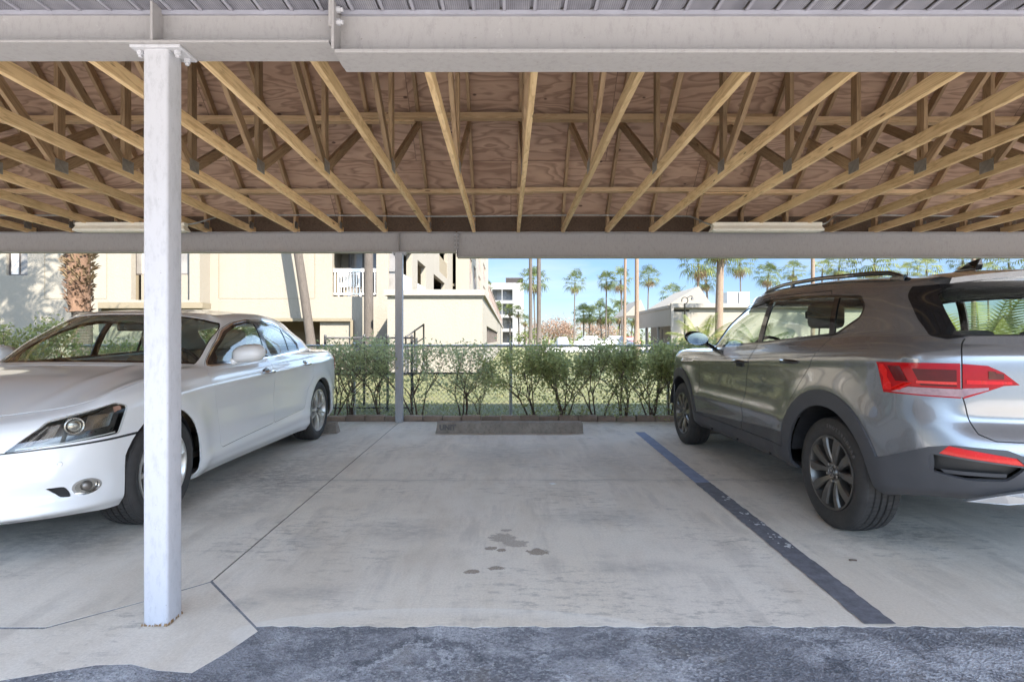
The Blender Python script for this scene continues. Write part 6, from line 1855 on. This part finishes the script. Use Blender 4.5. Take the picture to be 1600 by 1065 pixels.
    for y in np.linspace(-.60, .60, 25):
        k = abs(y)/.60; xe = -.66+.10*k**3; sp.append((y, xe, 1.487-.035*k**2.2))
    top_ = [bm.verts.new((xe, y, z)) for y, xe, z in sp]; bot = [bm.verts.new((xe+.015, y, z-.028)) for y, xe, z in sp]
    inn = [bm.verts.new((-.40, y, z+.030)) for y, xe, z in sp]; inb = [bm.verts.new((-.50, y, z-.035)) for y, xe, z in sp]
    for i in range(24):
        for a, b in ((inn, top_), (top_, bot), (bot, inb)): bm.faces.new((a[i], a[i+1], b[i+1], b[i]))
    fixn(bm); obj('roof_spoiler', bm, MATC['grey'], car, smooth=True, auto=40)
    # mud flap bolts / small rocker clips
    bm = bmesh.new()
    for x in (.72, 1.28, 1.83): cyl(bm, (x, .885, .30), .010, .012, 'y', 8)
    obj('rocker_clips', bm, M['black'], car)
    # underside, wells, wheels
    bm = bmesh.new(); box(bm, -.60, .0-.42, -.74, .74, .36, .40); box(bm, .42, 2.26, -.83, .83, .26, .30); box(bm, 3.1, 3.3, -.6, .6, .26, .30); box(bm, -.42, 3.1, -.52, .52, .30, .34); obj('underbody', bm, M['black'], car)
    bm = bmesh.new(); tube(bm, [(.5, .45, .22), (1.2, .5, .2), (1.9, .45, .22)], .04, 8); obj('exhaust_pipe', bm, M['black'], car)
    wheel_wells(car, (0, 2.68), .42, .55, .895)
    mt = dict(tyre=MATC['tyre'], tyre_letter=MATC['tyre_letter'], rim=MATC['dark_spoke'], spoke=MATC['dark_spoke'], disc=MATC['disc'], lug=MATC['lug'], cap=MATC['cap'])
    make_wheel(car, 0, .888, .334, .218, .215, 'suv', mt, R(18), letters=[('BRIDGESTONE', 149)])
    make_wheel(car, 2.68, .888, .334, .218, .215, 'suv', mt, R(40))
    make_wheel(car, 0, -.888, .334, .218, .215, 'suv', mt, R(5)); make_wheel(car, 2.68, -.888, .334, .218, .215, 'suv', mt, R(25))
    # cabin
    seats(car, None, (1.22,), .36, .52, MATC['seat'], .60, rear=(.34, .50))
    bm = bmesh.new(); rbox(bm, 2.12, 0, .90, .42, 1.40, .26, .06); obj('dashboard', bm, MATC['seat'], car)
    bm = bmesh.new(); box(bm, -.6, 2.3, -.78, .78, .40, .45); obj('cabin_floor', bm, MATC['seat'], car)
    bm = bmesh.new()
    th_ = [(1.78+.06*math.sin(a)*.4, .36+.18*math.cos(a), .98+.18*math.sin(a)) for a in [2*PI*i/24 for i in range(25)]]; tube(bm, th_, .014, 8, caps=False); tube(bm, [(1.80, .20, .98), (1.84, .36, .97), (1.80, .52, .98)], .02, 6); obj('steering_wheel', bm, MATC['rubber'], car)
    bm = bmesh.new(); rbox(bm, 1.62, 0, 1.36, .03, .24, .07, .012); obj('rear_view_mirror', bm, MATC['rubber'], car)
    return car

# ================================================================ the white sedan
def build_sedan():
    car = empty('sedan', 'pearl white four door sedan backed into the stall behind the white front post', 'car', (-3.075, 6.26, 0), R(-89.6))
    xs = [3.73, 3.705, 3.61, 3.44, 3.24, 2.83, 2.35, 1.9, 1.4, .9, .4, 0, -.4, -.74, -.95, -1.06, -1.09]
    ys = [0, .36, .62, .80, .875, .905, .903, .90, .905, .912, .916, .918, .905, .845, .70, .37, 0]
    L = []
    L.append(mkloop(xs, ys, [.21, .21, .22, .215, .20, .19, .175, .175, .175, .175, .175, .18, .20, .24, .26, .26, .26], (.10, .08), .060))
    L.append(mkloop(xs, ys, [.27]*5+[.25]*7+[.28, .31, .33, .33, .33], (.02, .02), .012))
    L.append(mkloop(xs, ys, [.42]*5+[.42]*7+[.44, .46, .48, .48, .48], (0, 0), .006))
    L.append(mkloop(xs, ys, [.585]*4+[.60]*8+[.63, .66, .67, .67, .67], (.03, .0), .0))
    L.append(mkloop(xs, ys, [.66, .66, .675, .70, .73, .76, .775, .785, .80, .82, .84, .85, .86, .865, .87, .87, .87], (.07, .015), .004))
    L.append(mkloop(xs, ys, [.695, .70, .72, .755, .80, .845, .865, .875, .89, .905, .92, .935, .945, .95, .95, .95, .95], (.12, .035), .030))
    L.append(mkloop(xs, ys, [.725, .73, .75, .785, .835, .885, .905, .915, .928, .945, .962, .978, .99, .995, 1.0, 1.0, 1.0], (.20, .06), .070))
    gx = [2.52, 2.51, 2.46, 2.39, 2.32, 2.24, 2.12, 1.75, 1.35, .90, .48, .10, -.22, -.40, -.50, -.56, -.58]
    gy = [0, .26, .48, .63, .715, .765, .795, .812, .818, .812, .795, .765, .715, .63, .48, .25, 0]
    gz = [.975, .973, .968, .962, .956, .950, .940, .948, .962, .980, .997, 1.013, 1.020, 1.025, 1.03, 1.035, 1.035]
    base = list(zip(gx, gy, gz)); mid = []
    for i in range(17):
        a = np.array(L[-1][i]); b = np.array(base[i]); m = a*.5+b*.5
        if i < 6: m[2] += .038*(1-i/8)
        if i > 12: m[2] += .006
        mid.append(tuple(m))
    L.append(mid); L.append(base)
    hx = [1.86, 1.85, 1.81, 1.75, 1.68, 1.60, 1.45, 1.22, .95, .66, .42, .22, .08, .04, .04, .06, .07]
    hy = [0, .22, .40, .53, .59, .625, .645, .655, .660, .652, .635, .610, .575, .50, .38, .20, 0]
    hz = [1.355, 1.353, 1.343, 1.325, 1.305, 1.295, 1.305, 1.325, 1.332, 1.322, 1.300, 1.272, 1.250, 1.255, 1.28, 1.305, 1.31]
    top = list(zip(hx, hy, hz))
    L.append([(a[0]*.5+b[0]*.5, a[1]*.5+b[1]*.5+.022*(1 if 0 < i < 16 else 0), a[2]*.5+b[2]*.5+.012*(i > 12)) for i, (a, b) in enumerate(zip(base, top))])
    L.append(top)
    edge = []
    for i, (x, y, z) in enumerate(top):
        edge.append((x+(-.05 if i < 4 else (.05 if i > 12 else 0)), y*(.90 if 4 < i < 13 else .93), z+[.016, .016, .02, .03, .045, .05, .05, .05, .05, .05, .05, .05, .05, .045, .035, .022, .02][i]))
    L.append(edge); L += cap_levels(edge, 1.60, .25, .045)
    Gd, Us, Vs = car_grid(L)
    X = Gd[..., 0]; Z = Gd[..., 2]; Y = Gd[..., 1]; UU = np.broadcast_to(Us[None, :], X.shape)
    side = (UU > 5) & (UU < 13)
    fl = np.zeros_like(X)
    for cx in (0, 2.83):
        r = np.hypot(X-cx, Z-.334); fl += .022*np.exp(-((r-.42)/.10)**2)*(Z < .9)
    hollow = -.014*np.exp(-((Z-.62)/.12)**2)*smooth(X, .35, .8)*(1-smooth(X, 2.1, 2.5))
    rockb = .018*np.exp(-((Z-(.30+.02*(2.3-X)))/.035)**2)*smooth(X, .3, .5)*(1-smooth(X, 2.35, 2.5))
    shoulder = .011*np.exp(-((Z-(.80+.035*(2.4-X)))/.020)**2)
    Gd[..., 1] += np.where(side, fl+hollow+rockb+shoulder, 0)*(Y > .3)
    # front bumper sculpting: fog pocket shelf and swept line
    fr = smooth(-UU, -4.3, -3.4)*(UU < 4.6)
    Gd[..., 0] += np.where(UU < 4.6, fr*(-.030*np.exp(-((Z-.36)/.06)**2)+.022*np.exp(-((Z-.265)/.035)**2)-.02*np.exp(-((Z-.50)/.05)**2)*(UU < 2.6)), 0)
    # hood creases running back from the lamp corners
    hd = (Vs[:, None] > 5.9) & (Vs[:, None] < 8.0) & (UU < 4.9)
    Gd[..., 2] += np.where(hd, .010*np.exp(-((Y-.50-.05*(X-2.6))/.05)**2)*smooth(Vs[:, None]*np.ones_like(X), 6.0, 6.5), 0)
    S = S_param(Gd, 3*7, 0.0)
    K = Knife(Gd, Us, Vs, S)
    def Sf(y):
        row = Gd[3*7]; best = min(range(len(Us)), key=lambda i: abs(row[i, 1]-y)+(0 if Us[i] < 4.3 else 9)); return float(S[best])
    def Sr(y):
        row = Gd[3*7]; best = min(range(len(Us)), key=lambda i: abs(row[i, 1]-y)+(0 if Us[i] > 12.5 else 9)); return float(S[best])
    dlo = roundp([(2.15, .945), (1.95, 1.085), (1.72, 1.205), (1.50, 1.275), (1.28, 1.308), (1.02, 1.315), (.76, 1.302), (.55, 1.262), (.38, 1.19), (.27, 1.105), (.255, 1.05), (.30, 1.015), (.50, 1.008), (1.0, .985), (1.6, .960)], .03, 2)
    gl = offset_poly(dlo, .020); chrome = offset_poly(dlo, -.012)
    fw = clip_poly(clip_poly(gl, (1.215, .9), (1.155, 1.4), -1), (2.0, .9), (1.93, 1.3), 1); tri = clip_poly(gl, (2.0, .9), (1.93, 1.3), -1)
    rw = clip_poly(clip_poly(gl, (1.135, .9), (1.075, 1.4), 1), (.600, .9), (.600, 1.4), -1); qw = clip_poly(gl, (.575, .9), (.575, 1.4), 1)
    archR = arc(0, .334, .372, -40, 220, 30); archF = arc(2.83, .334, .372, -40, 220, 30)
    fd = roundp([(2.285, .87), (2.20, .60), (2.16, .33), (1.235, .375), (1.215, .94), (1.145, 1.33), (1.25, 1.326), (1.52, 1.290), (1.74, 1.219), (1.96, 1.10), (2.16, .958)], .02, 2)
    rd = roundp([(1.227, .375), (.52, .41), (.44, .60), (.255, .75), (.215, .95), (.235, 1.12), (.36, 1.205), (.54, 1.278), (.76, 1.318), (1.137, 1.33), (1.207, .94)], .02, 2)
    fd_i = offset_poly(fd, .0035); rd_i = offset_poly(rd, .0035)
    # headlamp: (s, z)
    hl = roundp([(Sf(.585), .582), (Sf(.72), .602), (3.225, .618), (3.165, .765), (3.245, .788), (3.36, .768), (Sf(.79), .748), (Sf(.70), .722)], .015, 2)
    FS = Sf(.775)-.085
    fog = [(FS+.068*math.cos(a), .365+.043*math.sin(a)) for a in [2*PI*i/22 for i in range(22)]]
    fogi = [(FS+.056*math.cos(a), .365+.034*math.sin(a)) for a in [2*PI*i/22 for i in range(22)]]
    slot = roundp([(FS+.17, .388), (FS+.095, .385), (FS+.062, .326), (FS+.11, .332)], .012, 2)
    tl = [(-.66, .93), (-.70, .80), (-.80, .76), (Sr(.40), .78), (Sr(.40), .93)]
    grille = [(float(S[0])+.05, .60), (Sf(.30), .60), (Sf(.24), .47), (Sf(.36), .27), (float(S[0])+.05, .25)]
    hoodl = [(-.1, 6.05), (3.0, 6.05), (4.2, 6.05), (5.2, 6.35), (5.6, 7.92), (-.1, 7.92)]
    hood_i = [(-.1, 6.09), (3.0, 6.09), (4.16, 6.09), (5.16, 6.38), (5.56, 7.89), (-.1, 7.89)]
    bump = [(float(S[0])+.2, .578), (Sf(.46), .578), (Sf(.70), .592), (3.10, .606), (3.06, .60), (3.06, .592), (Sf(.70), .585), (Sf(.46), .571), (float(S[0])+.2, .571)]
    ws = [(-.1, 8.06), (4.55, 8.06), (4.40, 9.90), (-.1, 9.90)]; bl = [(13.35, 8.10), (13.35, 9.85), (16.1, 9.85), (16.1, 8.10)]
    wsi = [(-.1, 8.16), (4.42, 8.16), (4.28, 9.82), (-.1, 9.82)]
    trunk = [(13.35, 6.2), (16.1, 6.2), (16.1, 7.93), (13.35, 7.93)]
    wf = (4.6, 13.4, 6.8, 10.6); sf4 = (4.2, 13.4, 0, 5.5); df = (4.2, 13.4, 0, 10.7); ff = (0, 6, 0, 6.9); rf = (12, 16, 0, 6.9)
    J = [(chrome, 'xz', wf), (dlo, 'xz', wf), (gl, 'xz', wf), (fw, 'xz', wf), (tri, 'xz', wf), (rw, 'xz', wf), (qw, 'xz', wf), (archR, 'xz', sf4), (archF, 'xz', sf4),
         (fd, 'xz', df), (fd_i, 'xz', df), (rd, 'xz', df), (rd_i, 'xz', df), (hl, 'sz', ff), (fog, 'sz', ff), (fogi, 'sz', ff), (slot, 'sz', ff), (tl, 'sz', rf), (grille, 'sz', ff),
         (hoodl, 'uv', (0, 6, 5.8, 8.2)), (hood_i, 'uv', (0, 6, 5.8, 8.2)), (bump, 'sz', ff), (ws, 'uv', (0, 5, 7, 11)), (wsi, 'uv', (0, 5, 7, 11)), (bl, 'uv', (12, 16, 7, 11)), (trunk, 'uv', (12, 16, 5, 8.2))]
    for p_, sp, fl_ in J: K.cut(p_, sp, fl_)
    reg = {}
    def put(n, f): reg.setdefault(n, []).append(f)
    for f in K.bm.faces:
        I = lambda p_, sp, fl_: K.inside(f, p_, sp, fl_)
        if I(archR, 'xz', sf4) or I(archF, 'xz', sf4): continue
        if I(fw, 'xz', wf): put('gf', f); continue
        if I(rw, 'xz', wf): put('gr', f); continue
        if I(qw, 'xz', wf): put('gq', f); continue
        if I(dlo, 'xz', wf): put('trim', f); continue
        if I(chrome, 'xz', wf): put('chrome', f); continue
        if I(ws, 'uv', (0, 5, 7, 11)): put('ws' if I(wsi, 'uv', (0, 5, 7, 11)) else 'wsb', f); continue
        if I(bl, 'uv', (12, 16, 7, 11)): put('bl', f); continue
        if I(hl, 'sz', ff): put('hl', f); continue
        if I(fogi, 'sz', ff): put('fogi', f); continue
        if I(fog, 'sz', ff): put('fog', f); continue
        if I(slot, 'sz', ff): put('slot', f); continue
        if I(grille, 'sz', ff): put('grille', f); continue
        if I(tl, 'sz', rf): put('tl', f); continue
        if I(hoodl, 'uv', (0, 6, 5.8, 8.2)): put('hood' if I(hood_i, 'uv', (0, 6, 5.8, 8.2)) else 'seam', f); continue
        if I(bump, 'sz', ff): put('seam', f); continue
        inf, ifi = I(fd, 'xz', df), I(fd_i, 'xz', df); inr, iri = I(rd, 'xz', df), I(rd_i, 'xz', df)
        if (inf and not ifi) or (inr and not iri): put('seam', f); continue
        if ifi: put('fdoor', f); continue
        if iri: put('rdoor', f); continue
        if I(trunk, 'uv', (12, 16, 5, 8.2)): put('trunk', f); continue
        put('body', f)
    th = .012; W_ = MATC['white']
    body = export(K, 'body', 'body', W_, car, 0, 0, th, reg)
    export(K, 'seam', 'panel_gap', MATC['rubber'], body, 0, -.006, 0, reg); export(K, 'hood', 'bonnet', W_, car, 0, 0, th, reg); export(K, 'trunk', 'boot_lid', W_, car, 0, 0.0005, th, reg)
    wso = export(K, 'ws', 'windscreen', MATC['glass'], car, 0, -.004, 0, reg); export(K, 'wsb', 'windscreen_border', MATC['pblack'], wso, 0, -.003, .004, reg); export(K, 'bl', 'rear_window', MATC['glassT'], car, 0, -.004, 0, reg)
    export(K, 'grille', 'grille_mesh', MATC['rubber'], car, 0, -.03, 0, reg)
    for sg in (1, -1):
        fdo = export(K, 'fdoor', 'front_door', W_, car, sg, 0, th, reg); rdo = export(K, 'rdoor', 'rear_door', W_, car, sg, 0, th, reg)
        export(K, 'gf', 'window_pane', MATC['glass'], fdo, sg, -.007, 0, reg); export(K, 'gr', 'window_pane', MATC['glassT'], rdo, sg, -.007, 0, reg); export(K, 'gq', 'quarter_window', MATC['glassT'], rdo, sg, -.007, 0, reg)
        export(K, 'trim', 'window_surround', MATC['pblack'], car, sg, -.002, .01, reg); export(K, 'chrome', 'chrome_moulding', MATC['chrome'], car, sg, .002, .008, reg)
        export(K, 'slot', 'bumper_slot', MATC['rubber'], car, sg, -.02, 0, reg)
        h = export(K, 'hl', 'headlamp', MATC['lens'], car, sg, .002, 0, reg)
        export(K, 'hl', 'lamp_housing', MATC['lamp_blk'], h, sg, -.045, 0, reg)
        # lamp internals
        def spt(s, z, o_):
            row = int(np.argmin(np.abs(S-s))); col = Gd[:, row]; k = int(np.argmin(np.abs(col[:45, 2]-z)))
            p0 = col[k].copy(); pa = Gd[k, max(row-2, 0)]; pb = Gd[k, min(row+2, len(Us)-1)]; t_ = pb-pa; n_ = np.array([-t_[1], t_[0], 0]); n_ = n_/np.linalg.norm(n_)
            if n_[0]+n_[1] < 0: n_ = -n_
            q = p0+n_*o_; q[2] = z; n_ = n_.copy(); q[1] *= sg; n_[1] *= sg; return Vector(q), Vector(n_)
        def ball(name, s, z, r, o_, mat, ring=None):
            c_, n_ = spt(s, z, o_); Mx = Matrix.Translation(c_) @ n_.to_track_quat('Z', 'Y').to_matrix().to_4x4()
            bm = bmesh.new(); bmesh.ops.create_uvsphere(bm, u_segments=20, v_segments=10, radius=r); 
            for f_ in bm.faces: f_.smooth = True
            for v in bm.verts: v.co.z *= .5
            bm.transform(Mx); o = obj(name, bm, mat, h)
            if ring:
                bm = bmesh.new(); lathe(bm, [(0, r*1.0), (.018, r*1.12), (.018, r*1.28), (-.01, r*1.34)], 28, 'z'); bm.transform(Mx); obj('projector_ring', bm, MATC['lamp_in'], h)
            return o
        ball('projector', 3.455, .688, .034, -.022, MATC['lens'] if 0 else MATC['lamp_in'], ring=True)
        def strip(name, pl, mat, o_, N=8):
            bm = bmesh.new(); a, b, c, d_ = pl; r0 = []; r1 = []
            for i in range(N+1):
                t_ = i/N; r0.append(bm.verts.new(spt(a[0]+(b[0]-a[0])*t_, a[1]+(b[1]-a[1])*t_, o_)[0])); r1.append(bm.verts.new(spt(d_[0]+(c[0]-d_[0])*t_, d_[1]+(c[1]-d_[1])*t_, o_*1.2)[0]))
            for i in range(N): f_ = bm.faces.new((r0[i], r0[i+1], r1[i+1], r1[i])); f_.smooth = True
            obj(name, bm, mat, h)
        strip('chrome_reflector', [(Sf(.64), .602), (3.54, .635), (3.52, .700), (Sf(.71), .690)], MATC['lamp_in'], -.024)
        strip('chrome_reflector', [(3.41, .655), (3.27, .665), (3.23, .735), (3.39, .728)], MATC['lamp_in'], -.024)
        strip('running_lamp', [(Sf(.62), .592), (3.24, .624), (3.24, .630), (Sf(.62), .598)], MATC['whitel'], -.012, 16)
        strip('marker_lamp', [(3.26, .735), (3.20, .75), (3.19, .772), (3.25, .765)], pmat('amber_marker', (.6, .35, .28), .2, coat=1), -.010, 4)
        export(K, 'fog', 'fog_lamp', MATC['chrome'], car, sg, .004, .01, reg); fo = export(K, 'fogi', 'fog_lens', MATC['lamp_in'], car, sg, -.012, 0, reg)
        ball('fog_bulb', FS, .365, .026, -.006, MATC['disc'])
        export(K, 'tl', 'tail_lamp', MATC['red'], car, sg, .004, .012, reg)
        c_, n_ = spt(Sf(.76), .505, .001); bm = bmesh.new(); lathe(bm, [(-.004, .0005), (.001, .010), (.003, .012), (-.004, .0135)], 20, 'z', closed=False)
        bm.transform(Matrix.Translation(c_) @ n_.to_track_quat('Z', 'Y').to_matrix().to_4x4()); obj('parking_sensor', bm, MATC['white'], car, smooth=True)
        # mirror
        m_ = empty('door_mirror', None, None); m_.parent = car
        bm = bmesh.new(); bmesh.ops.create_uvsphere(bm, u_segments=24, v_segments=14, radius=1)
        for v in bm.verts:
            x, y, z = v.co; sx = .095 if x > 0 else .045
            y = math.copysign(abs(y)**.7, y); z = math.copysign(abs(z)**.8, z); zz = z*(.066 if z > 0 else .050); v.co = Vector((1.93+x*sx*1.1+.02*y, sg*(1.0+y*.135), 1.020+zz*1.25+.012*y))
        for f in bm.faces: f.smooth = True
        obj('mirror_housing', bm, W_, m_)
        bm = bmesh.new(); bar(bm, (1.93, sg*.86, .955), (1.92, sg*.93, 1.0), .075, .055); obj('mirror_arm', bm, W_, m_, bevel=.018, seg=3)
        bm = bmesh.new(); bar(bm, (1.895, sg*.90, .982), (1.880, sg*1.12, 1.005), .05, .012); obj('mirror_base', bm, MATC['rubber'], m_, bevel=.004)
        bm = bmesh.new(); cyl(bm, (1.853, sg*1.0, 1.04), 1, -.004, 'x', 28)
        for v in bm.verts: v.co.y = sg*1.0+(v.co.y-sg*1.0)*.108; v.co.z = 1.04+(v.co.z-1.04)*.052
        obj('mirror_glass', bm, MATC['chrome'], m_)
        for x, z in ((1.36, .845), (.44, .875)):
            bm = bmesh.new(); pts = [(x+.10, sg*.893, z), (x+.075, sg*.918, z+.003), (x, sg*.930, z+.005), (x-.075, sg*.924, z+.005), (x-.10, sg*.898, z+.002)]
            tube(bm, pts, [.012, .017, .018, .017, .012], 10); obj('door_handle', bm, MATC['chrome'], car, smooth=True)
            bm = bmesh.new(); bmesh.ops.create_uvsphere(bm, u_segments=18, v_segments=9, radius=1)
            for v in bm.verts: v.co = Vector((x+.01+v.co.x*.074, sg*(.890+v.co.y*.014), z-.002+v.co.z*.044))
            for f in bm.faces: f.smooth = True
            obj('handle_cup', bm, MATC['lamp_blk'], car)
    bm = bmesh.new(); box(bm, .38, 2.45, -.80, .80, .185, .22); box(bm, 3.2, 3.5, -.6, .6, .22, .25); box(bm, -.9, -.4, -.7, .7, .26, .3); box(bm, -.42, 3.3, -.52, .52, .22, .26); obj('underbody', bm, M['black'], car)
    wheel_wells(car, (0, 2.83), .385, .55, .855)
    mt = dict(tyre=MATC['tyre'], tyre_letter=MATC['tyre_letter'], rim=MATC['silver_spoke'], spoke=MATC['silver_spoke'], disc=MATC['disc'], lug=MATC['lug'], cap=MATC['cap'])
    for x, r_ in ((0, 12), (2.83, 30)):
        make_wheel(car, x, .895, .334, .232, .225, 'sedan', mt, R(r_)); make_wheel(car, x, -.895, .334, .232, .225, 'sedan', mt, R(r_+9))
    seats(car, None, (1.25,), .36, .36, MATC['seatL'], .58, rear=(.42, .48))
    bm = bmesh.new(); rbox(bm, 2.18, 0, .82, .46, 1.36, .22, .05); obj('dashboard', bm, MATC['seat'], car)
    bm = bmesh.new(); box(bm, -.5, 2.3, -.76, .76, .28, .32); box(bm, -.5, .1, -.6, .6, .88, .91); obj('cabin_floor', bm, MATC['seat'], car)
    bm = bmesh.new(); th_ = [(1.78+.07*math.sin(a), .36+.185*math.cos(a), .90+.17*math.sin(a)) for a in [2*PI*i/24 for i in range(25)]]; tube(bm, th_, .014, 8, caps=False); tube(bm, [(1.78, .19, .90), (1.86, .36, .88), (1.78, .53, .90)], .02, 6); obj('steering_wheel', bm, MATC['rubber'], car)
    bm = bmesh.new(); rbox(bm, 1.83, 0, 1.24, .03, .22, .065, .012); obj('rear_view_mirror', bm, MATC['rubber'], car)
    return car
MATC['whitel'] = pmat('pale_led_strip', (0.75, 0.75, 0.72), 0.3)
build_suv(); build_sedan()
# ---------------------------------------------------------------- light, sky, camera
AZ = R(-35); EL = R(42)            # sun from behind-right
d = Vector((math.sin(AZ)*math.cos(EL), math.cos(AZ)*math.cos(EL), -math.sin(EL)))
sun = bpy.data.lights.new('sun', 'SUN'); sun.energy = 3.4; sun.angle = R(0.53); sun.color = (1.0, 0.93, 0.82)
so = bpy.data.objects.new('sun', sun); COL.objects.link(so); so.rotation_euler = d.to_track_quat('-Z', 'Y').to_euler()
w = bpy.data.worlds.new('World'); scene.world = w; w.use_nodes = True; nt = w.node_tree; nt.nodes.clear(); T = NT(nt)
sky = T.n('ShaderNodeTexSky', sky_type='NISHITA'); sky.sun_disc = False; sky.sun_elevation = EL; sky.sun_rotation = PI+AZ
sky.air_density = 1.0; sky.dust_density = 0.2; sky.ozone_density = 1.2
bg = T.n('ShaderNodeBackground'); bg.inputs[1].default_value = 0.15
v = T.coord((1.2, 1.2, 5.0), space='Generated')
cl = T.ramp(T.noise(v, 2.6, 7, 0.6, 0.3), [(0.50, 0), (0.72, 1)])
sz = T.n('ShaderNodeSeparateXYZ'); T.l(T.coord(space='Generated'), sz.inputs[0])
tint = T.ramp(sz.outputs[2], [(0.0, (0.115, 0.135, 0.185)), (0.155, (0.125, 0.15, 0.205)), (0.27, (1.35, 1.20, 1.05)), (0.6, (1.35, 1.18, 1.02))])
skc = T.mix(1.0, sky.outputs[0], tint, 'MULTIPLY')
T.l(T.mix(T.math('MULTIPLY', cl, 0.30), skc, (1.3, 1.3, 1.35)), bg.inputs[0])
wo = T.n('ShaderNodeOutputWorld'); T.l(bg.outputs[0], wo.inputs[0])
cam = bpy.data.cameras.new('camera'); co = bpy.data.objects.new('camera', cam); COL.objects.link(co); scene.camera = co
co.location = (0, 0, CH); co.rotation_euler = (R(90), 0, 0)
cam.sensor_width = 36; cam.lens = F/1600*36; cam.shift_x = (800-VX)/1600; cam.shift_y = -(532.5-VY)/1600*-1*-1
cam.clip_end = 2000; cam.clip_start = 0.02
scene.view_settings.view_transform = 'Standard'; scene.view_settings.look = 'None'; scene.view_settings.exposure = 2.68; scene.view_settings.gamma = 1
scene.cycles.max_bounces = 10; scene.cycles.diffuse_bounces = 6; scene.cycles.transparent_max_bounces = 24; scene.cycles.glossy_bounces = 4
scene.cycles.use_denoising = True; scene.cycles.sample_clamp_indirect = 6
